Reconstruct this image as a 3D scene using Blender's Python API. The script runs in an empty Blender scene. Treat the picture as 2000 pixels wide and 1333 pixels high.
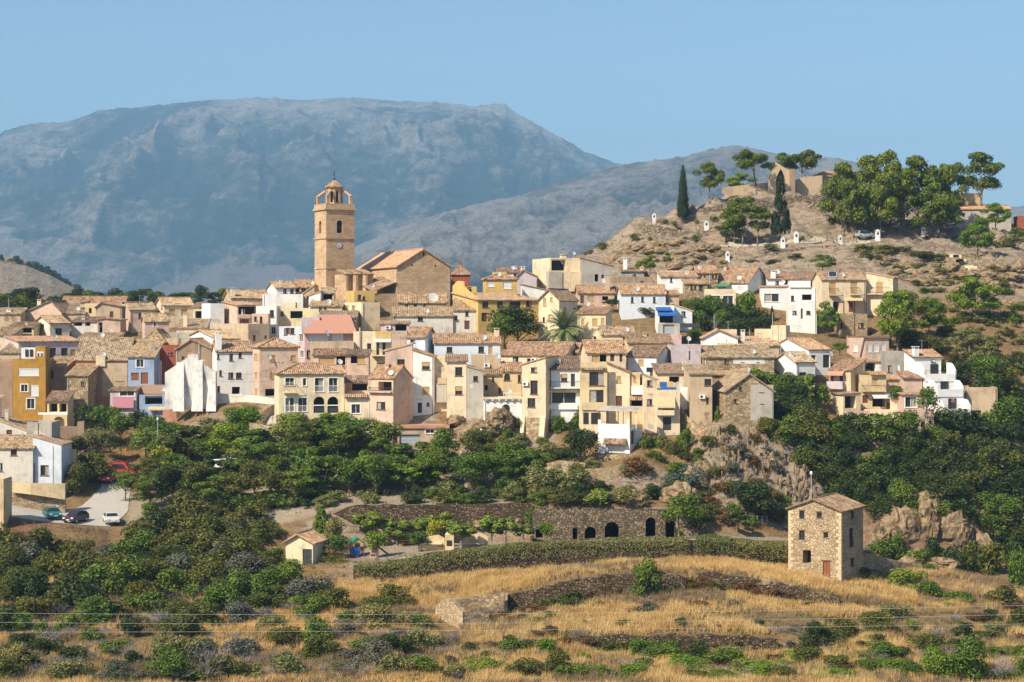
import bpy, math, random
import numpy as np
from mathutils import Vector, Matrix

random.seed(7)
RNG = np.random.default_rng(7)
SC = bpy.context.scene
COL = SC.collection
F, HY = 3623.0, 620.0          # focal length in pixels of the 2000 px photograph, row of the horizon

# ------------------------------------------------------------------ camera
cam = bpy.data.cameras.new('camera')
camo = bpy.data.objects.new('camera', cam); COL.objects.link(camo)
cam.sensor_width = 36.0
cam.lens = 36.0 * F / 2000.0
cam.shift_y = -(666.5 - HY) / 2000.0
cam.clip_start = 0.5; cam.clip_end = 40000
camo.location = (0, 0, 0); camo.rotation_euler = (math.radians(90), 0, 0)
SC.camera = camo

# ------------------------------------------------------------------ sky and sun
SUN_EL, SUN_AZ = math.radians(42), math.atan2(-0.68, -0.73)   # direction towards the sun
w = bpy.data.worlds.new('World'); SC.world = w; w.use_nodes = True
nt = w.node_tree
bg = nt.nodes['Background']; sky = nt.nodes.new('ShaderNodeTexSky')
sky.sky_type = 'NISHITA'; sky.sun_disc = False
sky.sun_elevation = SUN_EL
sky.sun_rotation = math.pi / 2 - SUN_AZ
sky.altitude = 0; sky.air_density = 1.0; sky.dust_density = 0.8; sky.ozone_density = 4.0
nt.links.new(sky.outputs[0], bg.inputs[0]); bg.inputs[1].default_value = 0.093
sl = bpy.data.lights.new('sun', 'SUN'); sl.energy = 5.0; sl.angle = math.radians(0.53); sl.color = (1.0, 0.885, 0.70)
so = bpy.data.objects.new('sun', sl); COL.objects.link(so)
sd = Vector((math.cos(SUN_EL) * math.cos(SUN_AZ), math.cos(SUN_EL) * math.sin(SUN_AZ), math.sin(SUN_EL)))
so.rotation_euler = sd.to_track_quat('Z', 'Y').to_euler()
so.location = sd * 300
SC.view_settings.view_transform = 'Standard'; SC.view_settings.look = 'None'
SC.view_settings.gamma = 1; SC.view_settings.use_curve_mapping = False
SC.view_settings.exposure = 0.68
SC.render.engine = 'CYCLES'
SC.cycles.use_denoising = True
SC.cycles.max_bounces = 5; SC.cycles.diffuse_bounces = 3; SC.cycles.glossy_bounces = 2
SC.cycles.transmission_bounces = 2; SC.cycles.volume_bounces = 0; SC.cycles.transparent_max_bounces = 6
SC.cycles.use_adaptive_sampling = True; SC.cycles.adaptive_threshold = 0.02

# ------------------------------------------------------------------ numpy noise
def _h(ix, iy, seed):
    n = (ix.astype(np.int64) * 374761393 + iy.astype(np.int64) * 668265263 + seed * 974711) & 0x7fffffff
    n = ((n ^ (n >> 13)) * 1274126177) & 0x7fffffff
    n = (n ^ (n >> 16)) & 0xffff
    return n / 65535.0
def vnoise(x, y, seed=0):
    x = np.asarray(x, float); y = np.asarray(y, float)
    ix = np.floor(x); iy = np.floor(y); fx = x - ix; fy = y - iy
    fx = fx * fx * (3 - 2 * fx); fy = fy * fy * (3 - 2 * fy)
    a = _h(ix, iy, seed); b = _h(ix + 1, iy, seed); c = _h(ix, iy + 1, seed); d = _h(ix + 1, iy + 1, seed)
    return (a * (1 - fx) + b * fx) * (1 - fy) + (c * (1 - fx) + d * fx) * fy
def fbm(x, y, oct=4, seed=0, ridged=False):
    s = 0; amp = 1; tot = 0
    for o in range(oct):
        n = vnoise(x, y, seed + o * 17)
        if ridged: n = 1 - np.abs(2 * n - 1)
        s = s + amp * n; tot += amp; amp *= 0.5; x = x * 2.03 + 5.1; y = y * 2.03 + 9.7
    return s / tot

# ------------------------------------------------------------------ mesh helpers
class MB:
    def __init__(s): s.v = []; s.f = []; s.uv = {}
    def poly(s, pts, uv=None):
        b = len(s.v); s.v.extend(tuple(p) for p in pts); s.f.append(tuple(range(b, b + len(pts))))
        if uv: s.uv[len(s.f) - 1] = uv
    def box(s, x0, y0, z0, x1, y1, z1):
        b = len(s.v)
        s.v += [(x0,y0,z0),(x1,y0,z0),(x1,y1,z0),(x0,y1,z0),(x0,y0,z1),(x1,y0,z1),(x1,y1,z1),(x0,y1,z1)]
        for q in ((0,3,2,1),(4,5,6,7),(0,1,5,4),(1,2,6,5),(2,3,7,6),(3,0,4,7)): s.f.append(tuple(b + i for i in q))
    def tube(s, p, q, r, r2=None, n=6, cap=True):
        p = Vector(p); q = Vector(q); d = q - p
        if d.length < 1e-6: return
        r2 = r if r2 is None else r2
        a = d.orthogonal().normalized(); c = d.normalized().cross(a)
        b = len(s.v)
        for i in range(n):
            t = 2 * math.pi * i / n; o = a * math.cos(t) + c * math.sin(t)
            s.v.append(tuple(p + o * r)); s.v.append(tuple(q + o * r2))
        for i in range(n):
            j = (i + 1) % n; s.f.append((b+2*i, b+2*j, b+2*j+1, b+2*i+1))
        if cap:
            s.f.append(tuple(b + 2*i for i in reversed(range(n)))); s.f.append(tuple(b + 2*i + 1 for i in range(n)))
    def path(s, pts, r, n=5, r2=None):
        k = len(pts) - 1
        for i in range(k):
            ra = r if r2 is None else r + (r2 - r) * i / k; rb = r if r2 is None else r + (r2 - r) * (i + 1) / k
            s.tube(pts[i], pts[i+1], ra, rb, n)
    def prism(s, pts2, y0, y1):                     # closed outline in x-z pushed along y
        n = len(pts2)
        s.poly([(x, y0, z) for x, z in pts2]); s.poly([(x, y1, z) for x, z in reversed(pts2)])
        for i in range(n):
            a = pts2[i]; c = pts2[(i+1) % n]
            s.poly([(a[0],y0,a[1]),(a[0],y1,a[1]),(c[0],y1,c[1]),(c[0],y0,c[1])])
    def lathe(s, prof, n=12, cx=0, cy=0):
        b = len(s.v)
        for r, z in prof:
            for i in range(n):
                t = 2*math.pi*i/n; s.v.append((cx + r*math.cos(t), cy + r*math.sin(t), z))
        for k in range(len(prof)-1):
            for i in range(n):
                j = (i+1) % n; s.f.append((b+k*n+i, b+k*n+j, b+(k+1)*n+j, b+(k+1)*n+i))
        s.f.append(tuple(b+i for i in reversed(range(n)))); s.f.append(tuple(b+(len(prof)-1)*n+i for i in range(n)))
    def mesh(s, name, mat, smooth=False):
        m = bpy.data.meshes.new(name); m.from_pydata(s.v, [], s.f)
        if s.uv:
            l = m.uv_layers.new(name='UVMap'); dat = np.zeros(len(m.loops) * 2)
            for p in m.polygons:
                u = s.uv.get(p.index)
                if u:
                    for k, li in enumerate(p.loop_indices): dat[2*li], dat[2*li+1] = u[k]
            l.data.foreach_set('uv', dat)
        if smooth: m.polygons.foreach_set('use_smooth', [True] * len(m.polygons))
        for mm in (mat if isinstance(mat, (list, tuple)) else [mat]): m.materials.append(mm)
        return m
def npmesh(name, V, Q, mat, smooth=False):
    """mesh from numpy arrays: V (n,3), Q (m,k) all faces of k corners"""
    m = bpy.data.meshes.new(name); k = Q.shape[1]
    m.vertices.add(len(V)); m.vertices.foreach_set('co', np.ascontiguousarray(V, np.float32).ravel())
    m.loops.add(Q.size); m.loops.foreach_set('vertex_index', np.ascontiguousarray(Q, np.int32).ravel())
    m.polygons.add(len(Q)); m.polygons.foreach_set('loop_start', np.arange(0, Q.size, k, dtype=np.int32))
    try: m.polygons.foreach_set('loop_total', np.full(len(Q), k, np.int32))
    except Exception: pass
    m.update(calc_edges=True)
    if smooth: m.polygons.foreach_set('use_smooth', np.ones(len(Q), bool))
    m.materials.append(mat)
    return m
def link(name, data, parent=None, loc=None):
    o = bpy.data.objects.new(name, data); COL.objects.link(o)
    if parent is not None: o.parent = parent
    if loc is not None: o.location = loc
    return o
def part(name, mb, mat, parent, smooth=False, loc=None):
    return link(name, mb.mesh(name, mat, smooth), parent, loc)
ALL_LABELS = {}
def tag(o, label=None, cat=None, group=None, kind=None):
    if label:
        o['label'] = label
    if cat: o['category'] = cat
    if group: o['group'] = group
    if kind: o['kind'] = kind
    return o
def thing(name, label, cat, loc=(0,0,0), rz=0, group=None):
    o = link(name, None, None, loc); o.rotation_euler = (0, 0, rz); o.empty_display_size = 0.3
    return tag(o, label, cat, group)

# pixel of the photograph + distance -> place
def X(px, D): return (px - 1000.0) / F * D
def Z(py, D): return (HY - py) / F * D
def P(px, py, D): return Vector((X(px, D), D, Z(py, D)))

# ------------------------------------------------------------------ materials
def new_mat(name):
    m = bpy.data.materials.new(name); m.use_nodes = True
    n = m.node_tree.nodes; l = m.node_tree.links; b = n['Principled BSDF']
    b.inputs['Specular IOR Level'].default_value = 0.25
    return m, n, l, b
def N(n, t, **k):
    o = n.new(t)
    for a, v in k.items():
        if a in o.inputs.keys() if isinstance(a, str) else False: o.inputs[a].default_value = v
        else: setattr(o, a, v)
    return o
def noise(n, l, vec, scale, detail=4, rough=0.6, dist=0.0):
    o = n.new('ShaderNodeTexNoise'); o.inputs['Scale'].default_value = scale; o.inputs['Detail'].default_value = detail
    o.inputs['Roughness'].default_value = rough; o.inputs['Distortion'].default_value = dist
    if vec is not None: l.new(vec, o.inputs['Vector'])
    return o
def ramp(n, l, fac, stops):
    o = n.new('ShaderNodeValToRGB'); e = o.color_ramp.elements
    while len(e) > 1: e.remove(e[-1])
    e[0].position = stops[0][0]; e[0].color = (*stops[0][1], 1)
    for p, c in stops[1:]:
        x = e.new(p); x.color = (*c, 1)
    l.new(fac, o.inputs[0]); return o
def mix(n, l, fac, a, b, mode='MIX'):
    o = n.new('ShaderNodeMix'); o.data_type = 'RGBA'; o.blend_type = mode
    for s, v in ((0, fac), (6, a), (7, b)):
        if hasattr(v, 'is_linked'): l.new(v, o.inputs[s])
        elif s == 0: o.inputs[0].default_value = v
        else: o.inputs[s].default_value = (*v, 1)
    return o.outputs[2]
def mth(n, l, op, a, b=None, c=None):
    o = n.new('ShaderNodeMath'); o.operation = op
    for i, v in enumerate((a, b, c)):
        if v is None: continue
        if hasattr(v, 'is_linked'): l.new(v, o.inputs[i])
        else: o.inputs[i].default_value = v
    return o.outputs[0]
def bump(n, l, b, h, strength=0.4, dist=0.05):
    o = n.new('ShaderNodeBump'); o.inputs['Strength'].default_value = strength; o.inputs['Distance'].default_value = dist
    l.new(h, o.inputs['Height']); l.new(o.outputs[0], b.inputs['Normal'])
def scl(c, k): return tuple(min(1, x * k) for x in c)

def plaster(name, c, wear=0.5):
    m, n, l, b = new_mat(name)
    tc = n.new('ShaderNodeTexCoord'); gp = n.new('ShaderNodeNewGeometry')
    oi = n.new('ShaderNodeObjectInfo')
    big = noise(n, l, gp.outputs['Position'], 0.5, 5, 0.65)
    mp = n.new('ShaderNodeMapping'); mp.inputs['Scale'].default_value = (3.0, 3.0, 0.35); l.new(gp.outputs['Position'], mp.inputs[0])
    st = noise(n, l, mp.outputs[0], 1.0, 4, 0.7)
    fine = noise(n, l, gp.outputs['Position'], 6.0, 4, 0.7)
    r1 = ramp(n, l, big.outputs[0], [(0.32, scl(c, 1 - 0.42 * wear)), (0.5, c), (0.75, scl(c, 1.06))])
    g = (c[0] * .48, c[1] * .46, c[2] * .44)
    r2 = ramp(n, l, st.outputs[0], [(0.50, (0, 0, 0)), (0.74, (1, 1, 1))])
    f = mth(n, l, 'MULTIPLY', r2.outputs[0], 0.6 * wear)
    c2 = mix(n, l, f, r1.outputs[0], g)
    r3 = ramp(n, l, fine.outputs[0], [(0.3, (.84, .84, .84)), (0.65, (1, 1, 1))])
    c3 = mix(n, l, 1.0, c2, r3.outputs[0], 'MULTIPLY')
    l.new(c3, b.inputs['Base Color']); b.inputs['Roughness'].default_value = 0.92
    bump(n, l, b, fine.outputs[0], 0.25, 0.03)
    return m
def stone(name, c1, c2, scale=2.6, mortar=(.30, .24, .17), mw=0.07, zs=1.5, dep=0.06):
    m, n, l, b = new_mat(name)
    gp = n.new('ShaderNodeNewGeometry')
    mp = n.new('ShaderNodeMapping'); mp.inputs['Scale'].default_value = (1, 1, zs); l.new(gp.outputs['Position'], mp.inputs[0])
    wn = noise(n, l, mp.outputs[0], 1.7, 3); 
    v = n.new('ShaderNodeTexVoronoi'); v.inputs['Scale'].default_value = scale; l.new(mp.outputs[0], v.inputs['Vector'])
    ve = n.new('ShaderNodeTexVoronoi'); ve.feature = 'DISTANCE_TO_EDGE'; ve.inputs['Scale'].default_value = scale; l.new(mp.outputs[0], ve.inputs['Vector'])
    sx = n.new('ShaderNodeSeparateColor'); l.new(v.outputs['Color'], sx.inputs[0])
    r = ramp(n, l, sx.outputs[0], [(0, scl(c1, .72)), (0.4, c1), (0.75, c2), (1, scl(c2, 1.22))])
    e = ramp(n, l, ve.outputs['Distance'], [(mw * 0.3, (0, 0, 0)), (mw, (1, 1, 1))])
    bn = noise(n, l, gp.outputs['Position'], 0.3, 5, 0.7)
    c = mix(n, l, e.outputs[0], mortar, r.outputs[0])
    rb = ramp(n, l, bn.outputs[0], [(0.3, (.66, .63, .58)), (0.6, (1, 1, 1))])
    c = mix(n, l, 1.0, c, rb.outputs[0], 'MULTIPLY')
    fn = noise(n, l, gp.outputs['Position'], 9, 4, 0.7)
    rf = ramp(n, l, fn.outputs[0], [(0.3, (.75, .75, .75)), (0.65, (1.0, 1.0, 1.0))])
    c = mix(n, l, 1.0, c, rf.outputs[0], 'MULTIPLY')
    l.new(c, b.inputs['Base Color']); b.inputs['Roughness'].default_value = 0.95
    h = mth(n, l, 'ADD', mth(n, l, 'MULTIPLY', e.outputs[0], 1.0), mth(n, l, 'MULTIPLY', fn.outputs[0], 0.5))
    bump(n, l, b, h, 0.8, dep)
    return m
def ashlar(name, c):
    m, n, l, b = new_mat(name)
    tc = n.new('ShaderNodeTexCoord'); gp = n.new('ShaderNodeNewGeometry')
    # courses of 0.45 m from the height, joints along the wall from the object coordinates
    sp = n.new('ShaderNodeSeparateXYZ'); l.new(tc.outputs['Object'], sp.inputs[0])
    cb = n.new('ShaderNodeCombineXYZ'); l.new(mth(n, l, 'ADD', sp.outputs[0], sp.outputs[1]), cb.inputs[0]); l.new(sp.outputs[2], cb.inputs[1])
    br = n.new('ShaderNodeTexBrick'); l.new(cb.outputs[0], br.inputs['Vector']); br.inputs['Scale'].default_value = 1.0
    br.inputs['Brick Width'].default_value = 0.95; br.inputs['Row Height'].default_value = 0.42; br.inputs['Mortar Size'].default_value = 0.022
    br.inputs['Color1'].default_value = (*scl(c, 1.1), 1); br.inputs['Color2'].default_value = (*scl(c, .84), 1); br.inputs['Mortar'].default_value = (*scl(c, .55), 1)
    bn = noise(n, l, gp.outputs['Position'], 0.35, 5, 0.7)
    rb = ramp(n, l, bn.outputs[0], [(0.3, (.74, .70, .66)), (0.6, (1, 1, 1))])
    c1 = mix(n, l, 1.0, br.outputs[0], rb.outputs[0], 'MULTIPLY')
    fn = noise(n, l, gp.outputs['Position'], 7, 4, 0.7)
    sp2 = ramp(n, l, noise(n, l, gp.outputs['Position'], 1.7, 3, .8).outputs[0], [(0.66, (0, 0, 0)), (0.72, (1, 1, 1))])
    c2 = mix(n, l, mth(n, l, 'MULTIPLY', sp2.outputs[0], .5), c1, scl(c, .4))
    l.new(c2, b.inputs['Base Color']); b.inputs['Roughness'].default_value = .9
    bump(n, l, b, mth(n, l, 'ADD', mth(n, l, 'MULTIPLY', br.outputs['Fac'], -1.0), fn.outputs[0]), 0.4, 0.03)
    return m
def tile_mat(name, cols, row=0.42, pitch=0.30):
    m, n, l, b = new_mat(name)
    uv = n.new('ShaderNodeUVMap'); gp = n.new('ShaderNodeNewGeometry'); oi = n.new('ShaderNodeObjectInfo')
    sp = n.new('ShaderNodeSeparateXYZ'); l.new(uv.outputs[0], sp.inputs[0])
    iu = mth(n, l, 'FLOOR', mth(n, l, 'DIVIDE', sp.outputs[0], pitch))
    vv = mth(n, l, 'DIVIDE', sp.outputs[1], row)
    off = mth(n, l, 'MULTIPLY', mth(n, l, 'SINE', mth(n, l, 'MULTIPLY', iu, 7.3)), .35)
    vv = mth(n, l, 'ADD', vv, off)
    iv = mth(n, l, 'FLOOR', vv)
    cb = n.new('ShaderNodeCombineXYZ'); l.new(iu, cb.inputs[0]); l.new(iv, cb.inputs[1]); l.new(oi.outputs['Random'], cb.inputs[2])
    wn = n.new('ShaderNodeTexWhiteNoise'); wn.noise_dimensions = '3D'; l.new(cb.outputs[0], wn.inputs['Vector'])
    r = ramp(n, l, wn.outputs['Value'], [(i / (len(cols) - 1), c) for i, c in enumerate(cols)])
    bn = noise(n, l, gp.outputs['Position'], 0.55, 5, 0.7)
    rb = ramp(n, l, bn.outputs[0], [(0.30, (.62, .58, .55)), (0.52, (1, 1, 1)), (.75, (1.12, 1.08, 1.0))])
    c = mix(n, l, 1.0, r.outputs[0], rb.outputs[0], 'MULTIPLY')
    ms = ramp(n, l, noise(n, l, gp.outputs['Position'], 1.3, 6, .8).outputs[0], [(.52, (1, 1, 1)), (.66, (.52, .50, .44))])
    c = mix(n, l, .8, c, ms.outputs[0], 'MULTIPLY')
    ot = ramp(n, l, oi.outputs['Random'], [(0, (.72, .70, .68)), (.35, (1, 1, 1)), (.7, (1.0, .90, .84)), (1, (1.12, 1.04, .94))])
    c = mix(n, l, 1.0, c, ot.outputs[0], 'MULTIPLY')
    l.new(c, b.inputs['Base Color']); b.inputs['Roughness'].default_value = .9
    fr = mth(n, l, 'FRACT', vv)
    bump(n, l, b, fr, 0.5, 0.05)
    return m
def plain(name, c, rough=.7, metal=0, var=.15):
    m, n, l, b = new_mat(name)
    gp = n.new('ShaderNodeNewGeometry'); f = noise(n, l, gp.outputs['Position'], 4, 4, .65)
    r = ramp(n, l, f.outputs[0], [(0.3, scl(c, 1 - var)), (0.7, scl(c, 1 + var * .5))])
    l.new(r.outputs[0], b.inputs['Base Color']); b.inputs['Roughness'].default_value = rough; b.inputs['Metallic'].default_value = metal
    return m
def leaf_mat(name, cols, trans=.3, rough=.6, isl=.55, ns=.9):
    m, n, l, b = new_mat(name)
    gp = n.new('ShaderNodeNewGeometry'); oi = n.new('ShaderNodeObjectInfo')
    f = noise(n, l, gp.outputs['Position'], ns, 3, .6)
    s = mth(n, l, 'ADD', mth(n, l, 'MULTIPLY', gp.outputs['Random Per Island'], isl), mth(n, l, 'MULTIPLY', f.outputs[0], 1 - isl))
    r = ramp(n, l, s, [(.15 + .7 * i / (len(cols) - 1), c) for i, c in enumerate(cols)])
    ot = ramp(n, l, oi.outputs['Random'], [(0, (.8, .9, .75)), (.5, (1, 1, 1)), (1, (1.25, 1.12, .95))])
    c = mix(n, l, 1.0 if isl > .5 else .15, r.outputs[0], ot.outputs[0], 'MULTIPLY')
    l.new(c, b.inputs['Base Color']); b.inputs['Roughness'].default_value = rough
    b.inputs['Specular IOR Level'].default_value = .3
    if trans:
        t = n.new('ShaderNodeBsdfTranslucent'); l.new(c, t.inputs[0])
        ms = n.new('ShaderNodeMixShader'); ms.inputs[0].default_value = trans
        out = n['Material Output']; l.new(b.outputs[0], ms.inputs[1]); l.new(t.outputs[0], ms.inputs[2]); l.new(ms.outputs[0], out.inputs[0])
    return m

CW = dict(white=(.80,.79,.76), oldwhite=(.64,.60,.52), cream=(.79,.65,.44), beige=(.71,.575,.395), tan=(.53,.405,.27), ochre=(.67,.52,.31),
          yellow=(.60,.42,.15), mustard=(.44,.245,.055), salmon=(.66,.48,.36), pink=(.68,.48,.44), brown=(.34,.24,.165), blue=(.31,.39,.52),
          bluewhite=(.66,.70,.75), grey=(.38,.35,.31), red=(.34,.10,.06), lavender=(.54,.46,.47), brick=(.50,.26,.17), paleyellow=(.72,.62,.41),
          concrete=(.47,.43,.36), pinktan=(.58,.42,.33))
M = {k: plaster('plaster_' + k, c, .45 if k in ('white', 'bluewhite', 'yellow') else .75) for k, c in CW.items()}
M['stain'] = plaster('plaster_weathered_white', (.70,.68,.64), 1.0)
M['rubble'] = stone('rubble_stone', (.40,.29,.17), (.55,.42,.26), 2.3)
M['mill'] = stone('mill_stone', (.56,.42,.255), (.65,.50,.32), 3.4, (.42,.31,.19), .09, 1.6, .14)
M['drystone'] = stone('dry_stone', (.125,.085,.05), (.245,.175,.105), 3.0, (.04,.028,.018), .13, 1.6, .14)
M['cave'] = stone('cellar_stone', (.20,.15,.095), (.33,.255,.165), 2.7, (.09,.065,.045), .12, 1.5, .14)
M['grarock'] = stone('hill_wall_stone', (.27,.215,.15), (.46,.37,.27), 1.9, (.10,.075,.05), .11, 1.5, .14)
M['church'] = ashlar('church_stone', (.56,.39,.24))
TC = [(.183,.125,.084), (.319,.202,.123), (.397,.273,.170), (.461,.344,.234), (.280,.163,.101), (.510,.400,.283)]
M['tile'] = tile_mat('clay_tile', TC)
M['tile_old'] = tile_mat('old_clay_tile', [(.169,.128,.087), (.337,.248,.151), (.431,.335,.218), (.494,.398,.267), (.260,.184,.116)])
M['tile_dark'] = tile_mat('brown_clay_tile', [(.123,.085,.064), (.214,.138,.097), (.291,.201,.140), (.355,.265,.196), (.182,.106,.075)])
M['tile_red'] = tile_mat('red_clay_tile', [(.40,.23,.135), (.48,.30,.185), (.53,.36,.235), (.44,.255,.155)])
M['sheet_red'] = plain('red_sheet_roof', (.50,.25,.17), .8)
M['flatroof'] = plain('terracotta_terrace', (.46,.28,.18), .9)
M['glass'] = plain('window_glass', (.025,.03,.035), .12, 0, .3); M['glass'].node_tree.nodes['Principled BSDF'].inputs['Specular IOR Level'].default_value = .5
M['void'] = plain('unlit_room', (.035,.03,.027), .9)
M['wood'] = plain('brown_wood', (.13,.065,.035), .6)
M['redwood'] = plain('red_brown_door', (.25,.085,.04), .6)
M['blind'] = plain('tan_roller_blind', (.50,.33,.15), .7)
M['wblind'] = plain('white_roller_blind', (.74,.74,.72), .6)
M['curtain'] = plain('window_curtain', (.34,.33,.30), .9, 0, .4)
M['steel'] = plain('grey_steel_door', (.36,.40,.43), .5)
M['wframe'] = plain('white_frame', (.78,.77,.74), .5)
M['iron'] = plain('dark_iron', (.05,.05,.055), .6)
M['galv'] = plain('galvanised_steel', (.45,.47,.48), .45, .3)
M['dish'] = plain('satellite_dish', (.62,.62,.60), .5)
M['awn_tan'] = plain('tan_awning', (.56,.42,.24), .8); M['awn_blue'] = plain('blue_awning', (.03,.12,.38), .7)
M['awn_white'] = plain('white_awning', (.74,.72,.66), .8); M['awn_brown'] = plain('brown_awning', (.30,.19,.13), .8)
M['pinkcloth'] = plain('pink_cloth', (.52,.24,.28), .8); M['greenmesh'] = plain('green_mesh', (.06,.22,.13), .8)
M['bark'] = plain('bark', (.20,.14,.10), .95, 0, .4); M['greybark'] = plain('grey_bark', (.23,.205,.19), .95, 0, .4)
# ------------------------------------------------------------------ terrain: what the hillside profile is, column by column: (distance, row)
COLS = {
 -400: [(120,1600),(175,1345),(200,1240),(222,1150),(240,1075),(246,1040),(256,1000),(262,975),(280,900),(300,820),(312,750),(330,695),(345,655),(365,622),(385,612),(410,612),(450,640),(640,700)],
 0:    [(120,1600),(175,1333),(200,1235),(222,1140),(240,1060),(245,1014),(249,1006),(256,980),(262,958),(266,940),(280,880),(300,808),(312,740),(330,690),(345,650),(365,622),(385,612),(410,612),(450,640),(640,700)],
 120:  [(120,1600),(175,1333),(200,1235),(222,1140),(240,1065),(247,1024),(250,1018),(258,996),(263,975),(268,940),(280,885),(300,808),(312,740),(330,690),(345,650),(365,622),(385,612),(410,612),(450,640),(640,700)],
 250:  [(120,1600),(175,1333),(200,1230),(222,1130),(240,1062),(248,1030),(253,1012),(262,975),(272,940),(280,912),(287,888),(291,874),(300,812),(312,740),(330,690),(345,650),(365,625),(385,612),(410,612),(450,640),(640,700)],
 420:  [(120,1600),(175,1333),(200,1228),(222,1130),(238,1068),(246,1020),(254,985),(262,950),(272,918),(280,905),(284,870),(288,800),(292,782),(300,778),(312,725),(330,675),(345,635),(365,610),(385,600),(410,604),(450,640),(640,700)],
 530:  [(120,1600),(175,1333),(200,1225),(222,1130),(236,1078),(241,1040),(246,995),(254,960),(262,930),(268,900),(270,862),(274,835),(284,800),(290,778),(300,772),(312,715),(330,665),(345,620),(365,600),(385,594),(410,600),(450,640),(640,700)],
 690:  [(120,1600),(175,1333),(200,1220),(215,1170),(226,1138),(227.6,1104),(234,1088),(240.3,1070),(242,992),(247,982),(256,940),(264,905),(268,868),(271,850),(280,800),(290,755),(300,705),(320,650),(345,600),(365,590),(385,592),(420,620),(640,700)],
 850:  [(120,1600),(175,1333),(200,1230),(207,1200),(215,1172),(226,1132),(227.6,1082),(234,1071),(240.3,1062),(242,988),(247,978),(256,935),(262,905),(265,884),(268,876),(273,815),(280,790),(290,740),(300,700),(320,650),(345,600),(365,590),(385,590),(420,620),(640,700)],
 1000: [(120,1600),(175,1333),(195,1235),(206.5,1198),(208,1158),(215,1145),(226,1118),(227.6,1064),(234,1062),(240.3,1059),(242,986),(247,972),(254,930),(260,892),(264,872),(267,842),(272,800),(280,762),(290,715),(300,690),(320,640),(345,585),(365,570),(385,572),(420,600),(640,700)],
 1130: [(120,1600),(175,1333),(189,1268),(192,1240),(206.5,1176),(208,1126),(215,1115),(226,1104),(227.6,1057),(240.3,1056),(242,986),(247,972),(251,930),(256,905),(260,880),(264,862),(268,820),(276,780),(285,735),(295,700),(312,655),(330,605),(345,565),(362,538),(378,508),(388,500),(400,505),(430,540),(470,580),(640,700)],
 1250: [(120,1600),(175,1333),(190,1272),(192.5,1238),(206.5,1166),(208,1116),(215,1108),(226,1098),(227.6,1056),(240.3,1050),(242,984),(247,974),(248.5,950),(250,893),(256,888),(262,852),(268,825),(285,725),(300,672),(320,620),(335,568),(350,540),(362,510),(378,482),(382.2,467),(384.2,439),(390,438),(410,450),(450,520),(640,700)],
 1340: [(120,1600),(175,1333),(190.5,1270),(193,1236),(207,1162),(208.5,1126),(217,1110),(226,1096),(227.6,1054),(240.3,1048),(242,990),(247,978),(250,940),(256,880),(262,848),(268,815),(285,712),(300,670),(320,612),(332,572),(345,545),(360,508),(374,484),(379.2,471),(381.5,451),(385.8,446),(388.6,414),(392,410),(410,420),(450,500),(640,700)],
 1400: [(120,1600),(175,1333),(191,1268),(193.2,1236),(207,1164),(212,1150),(213.5,1118),(218,1108),(226,1095),(227.6,1054),(240.3,1046),(243,1000),(246,985),(250,930),(257,848),(264,828),(270,800),(285,710),(300,670),(320,610),(332,570),(345,540),(359.5,522),(361.8,514),(370,494),(377.2,478),(379.5,460),(385.4,446),(387.8,399),(398,393),(410,395),(450,470),(640,700)],
 1550: [(120,1600),(175,1333),(191,1268),(193,1242),(207,1186),(210,1176),(212,1148),(218,1134),(226,1108),(228,1064),(240,1052),(247,1036),(252,960),(258,878),(264,838),(270,810),(285,720),(300,680),(320,645),(326,612),(340,545),(352,522),(361,511),(363.2,485),(374,474),(382,444),(387,430),(389,383),(398,381),(420,385),(470,480),(640,700)],
 1680: [(120,1600),(175,1333),(193,1255),(207,1195),(218,1150),(228,1124),(240,1095),(248,1062),(252,1010),(258,930),(264,868),(268,845),(275,800),(290,720),(300,690),(320,655),(330,600),(340,545),(352,515),(361.5,503),(364.2,480),(376,470),(384,440),(390,420),(400,400),(420,400),(470,480),(640,700)],
 1850: [(120,1600),(175,1333),(200,1240),(220,1165),(235,1125),(245,1110),(247.6,1005),(256,972),(264,890),(270,845),(285,775),(300,710),(315,655),(330,600),(345,550),(355,520),(365,500),(375,480),(385,465),(395,440),(410,420),(430,415),(470,460),(640,700)],
 1750: [(120,1600),(175,1333),(200,1242),(220,1160),(232,1125),(244,1098),(247.2,1018),(256,970),(264,880),(269,845),(280,785),(296,710),(312,660),(330,600),(342,548),(354,512),(362,490),(372,474),(384,450),(400,420),(425,408),(470,470),(640,700)],
 1935: [(120,1600),(175,1333),(200,1243),(220,1172),(240,1134),(247,1112),(250,1030),(258,985),(268,890),(280,815),(296,735),(315,655),(330,600),(346,552),(357,520),(370,493),(385,467),(398,440),(420,428),(470,466),(640,700)],
 2000: [(120,1600),(175,1333),(200,1245),(220,1180),(240,1140),(255,1085),(264,1000),(275,880),(290,780),(305,700),(320,640),(335,590),(348,555),(360,520),(375,490),(385,470),(400,440),(430,440),(470,470),(640,700)],
 2500: [(120,1600),(175,1333),(200,1255),(220,1195),(240,1150),(255,1100),(264,1020),(275,900),(290,800),(305,720),(320,660),(335,610),(348,575),(360,540),(375,510),(385,500),(400,500),(430,500),(470,520),(640,700)],
}
_cx = np.array(sorted(COLS)); _cd = [np.array([p[0] for p in COLS[k]], float) for k in _cx]; _cz = [np.array([(HY - p[1]) / F * p[0] for p in COLS[k]], float) for k in _cx]
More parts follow.
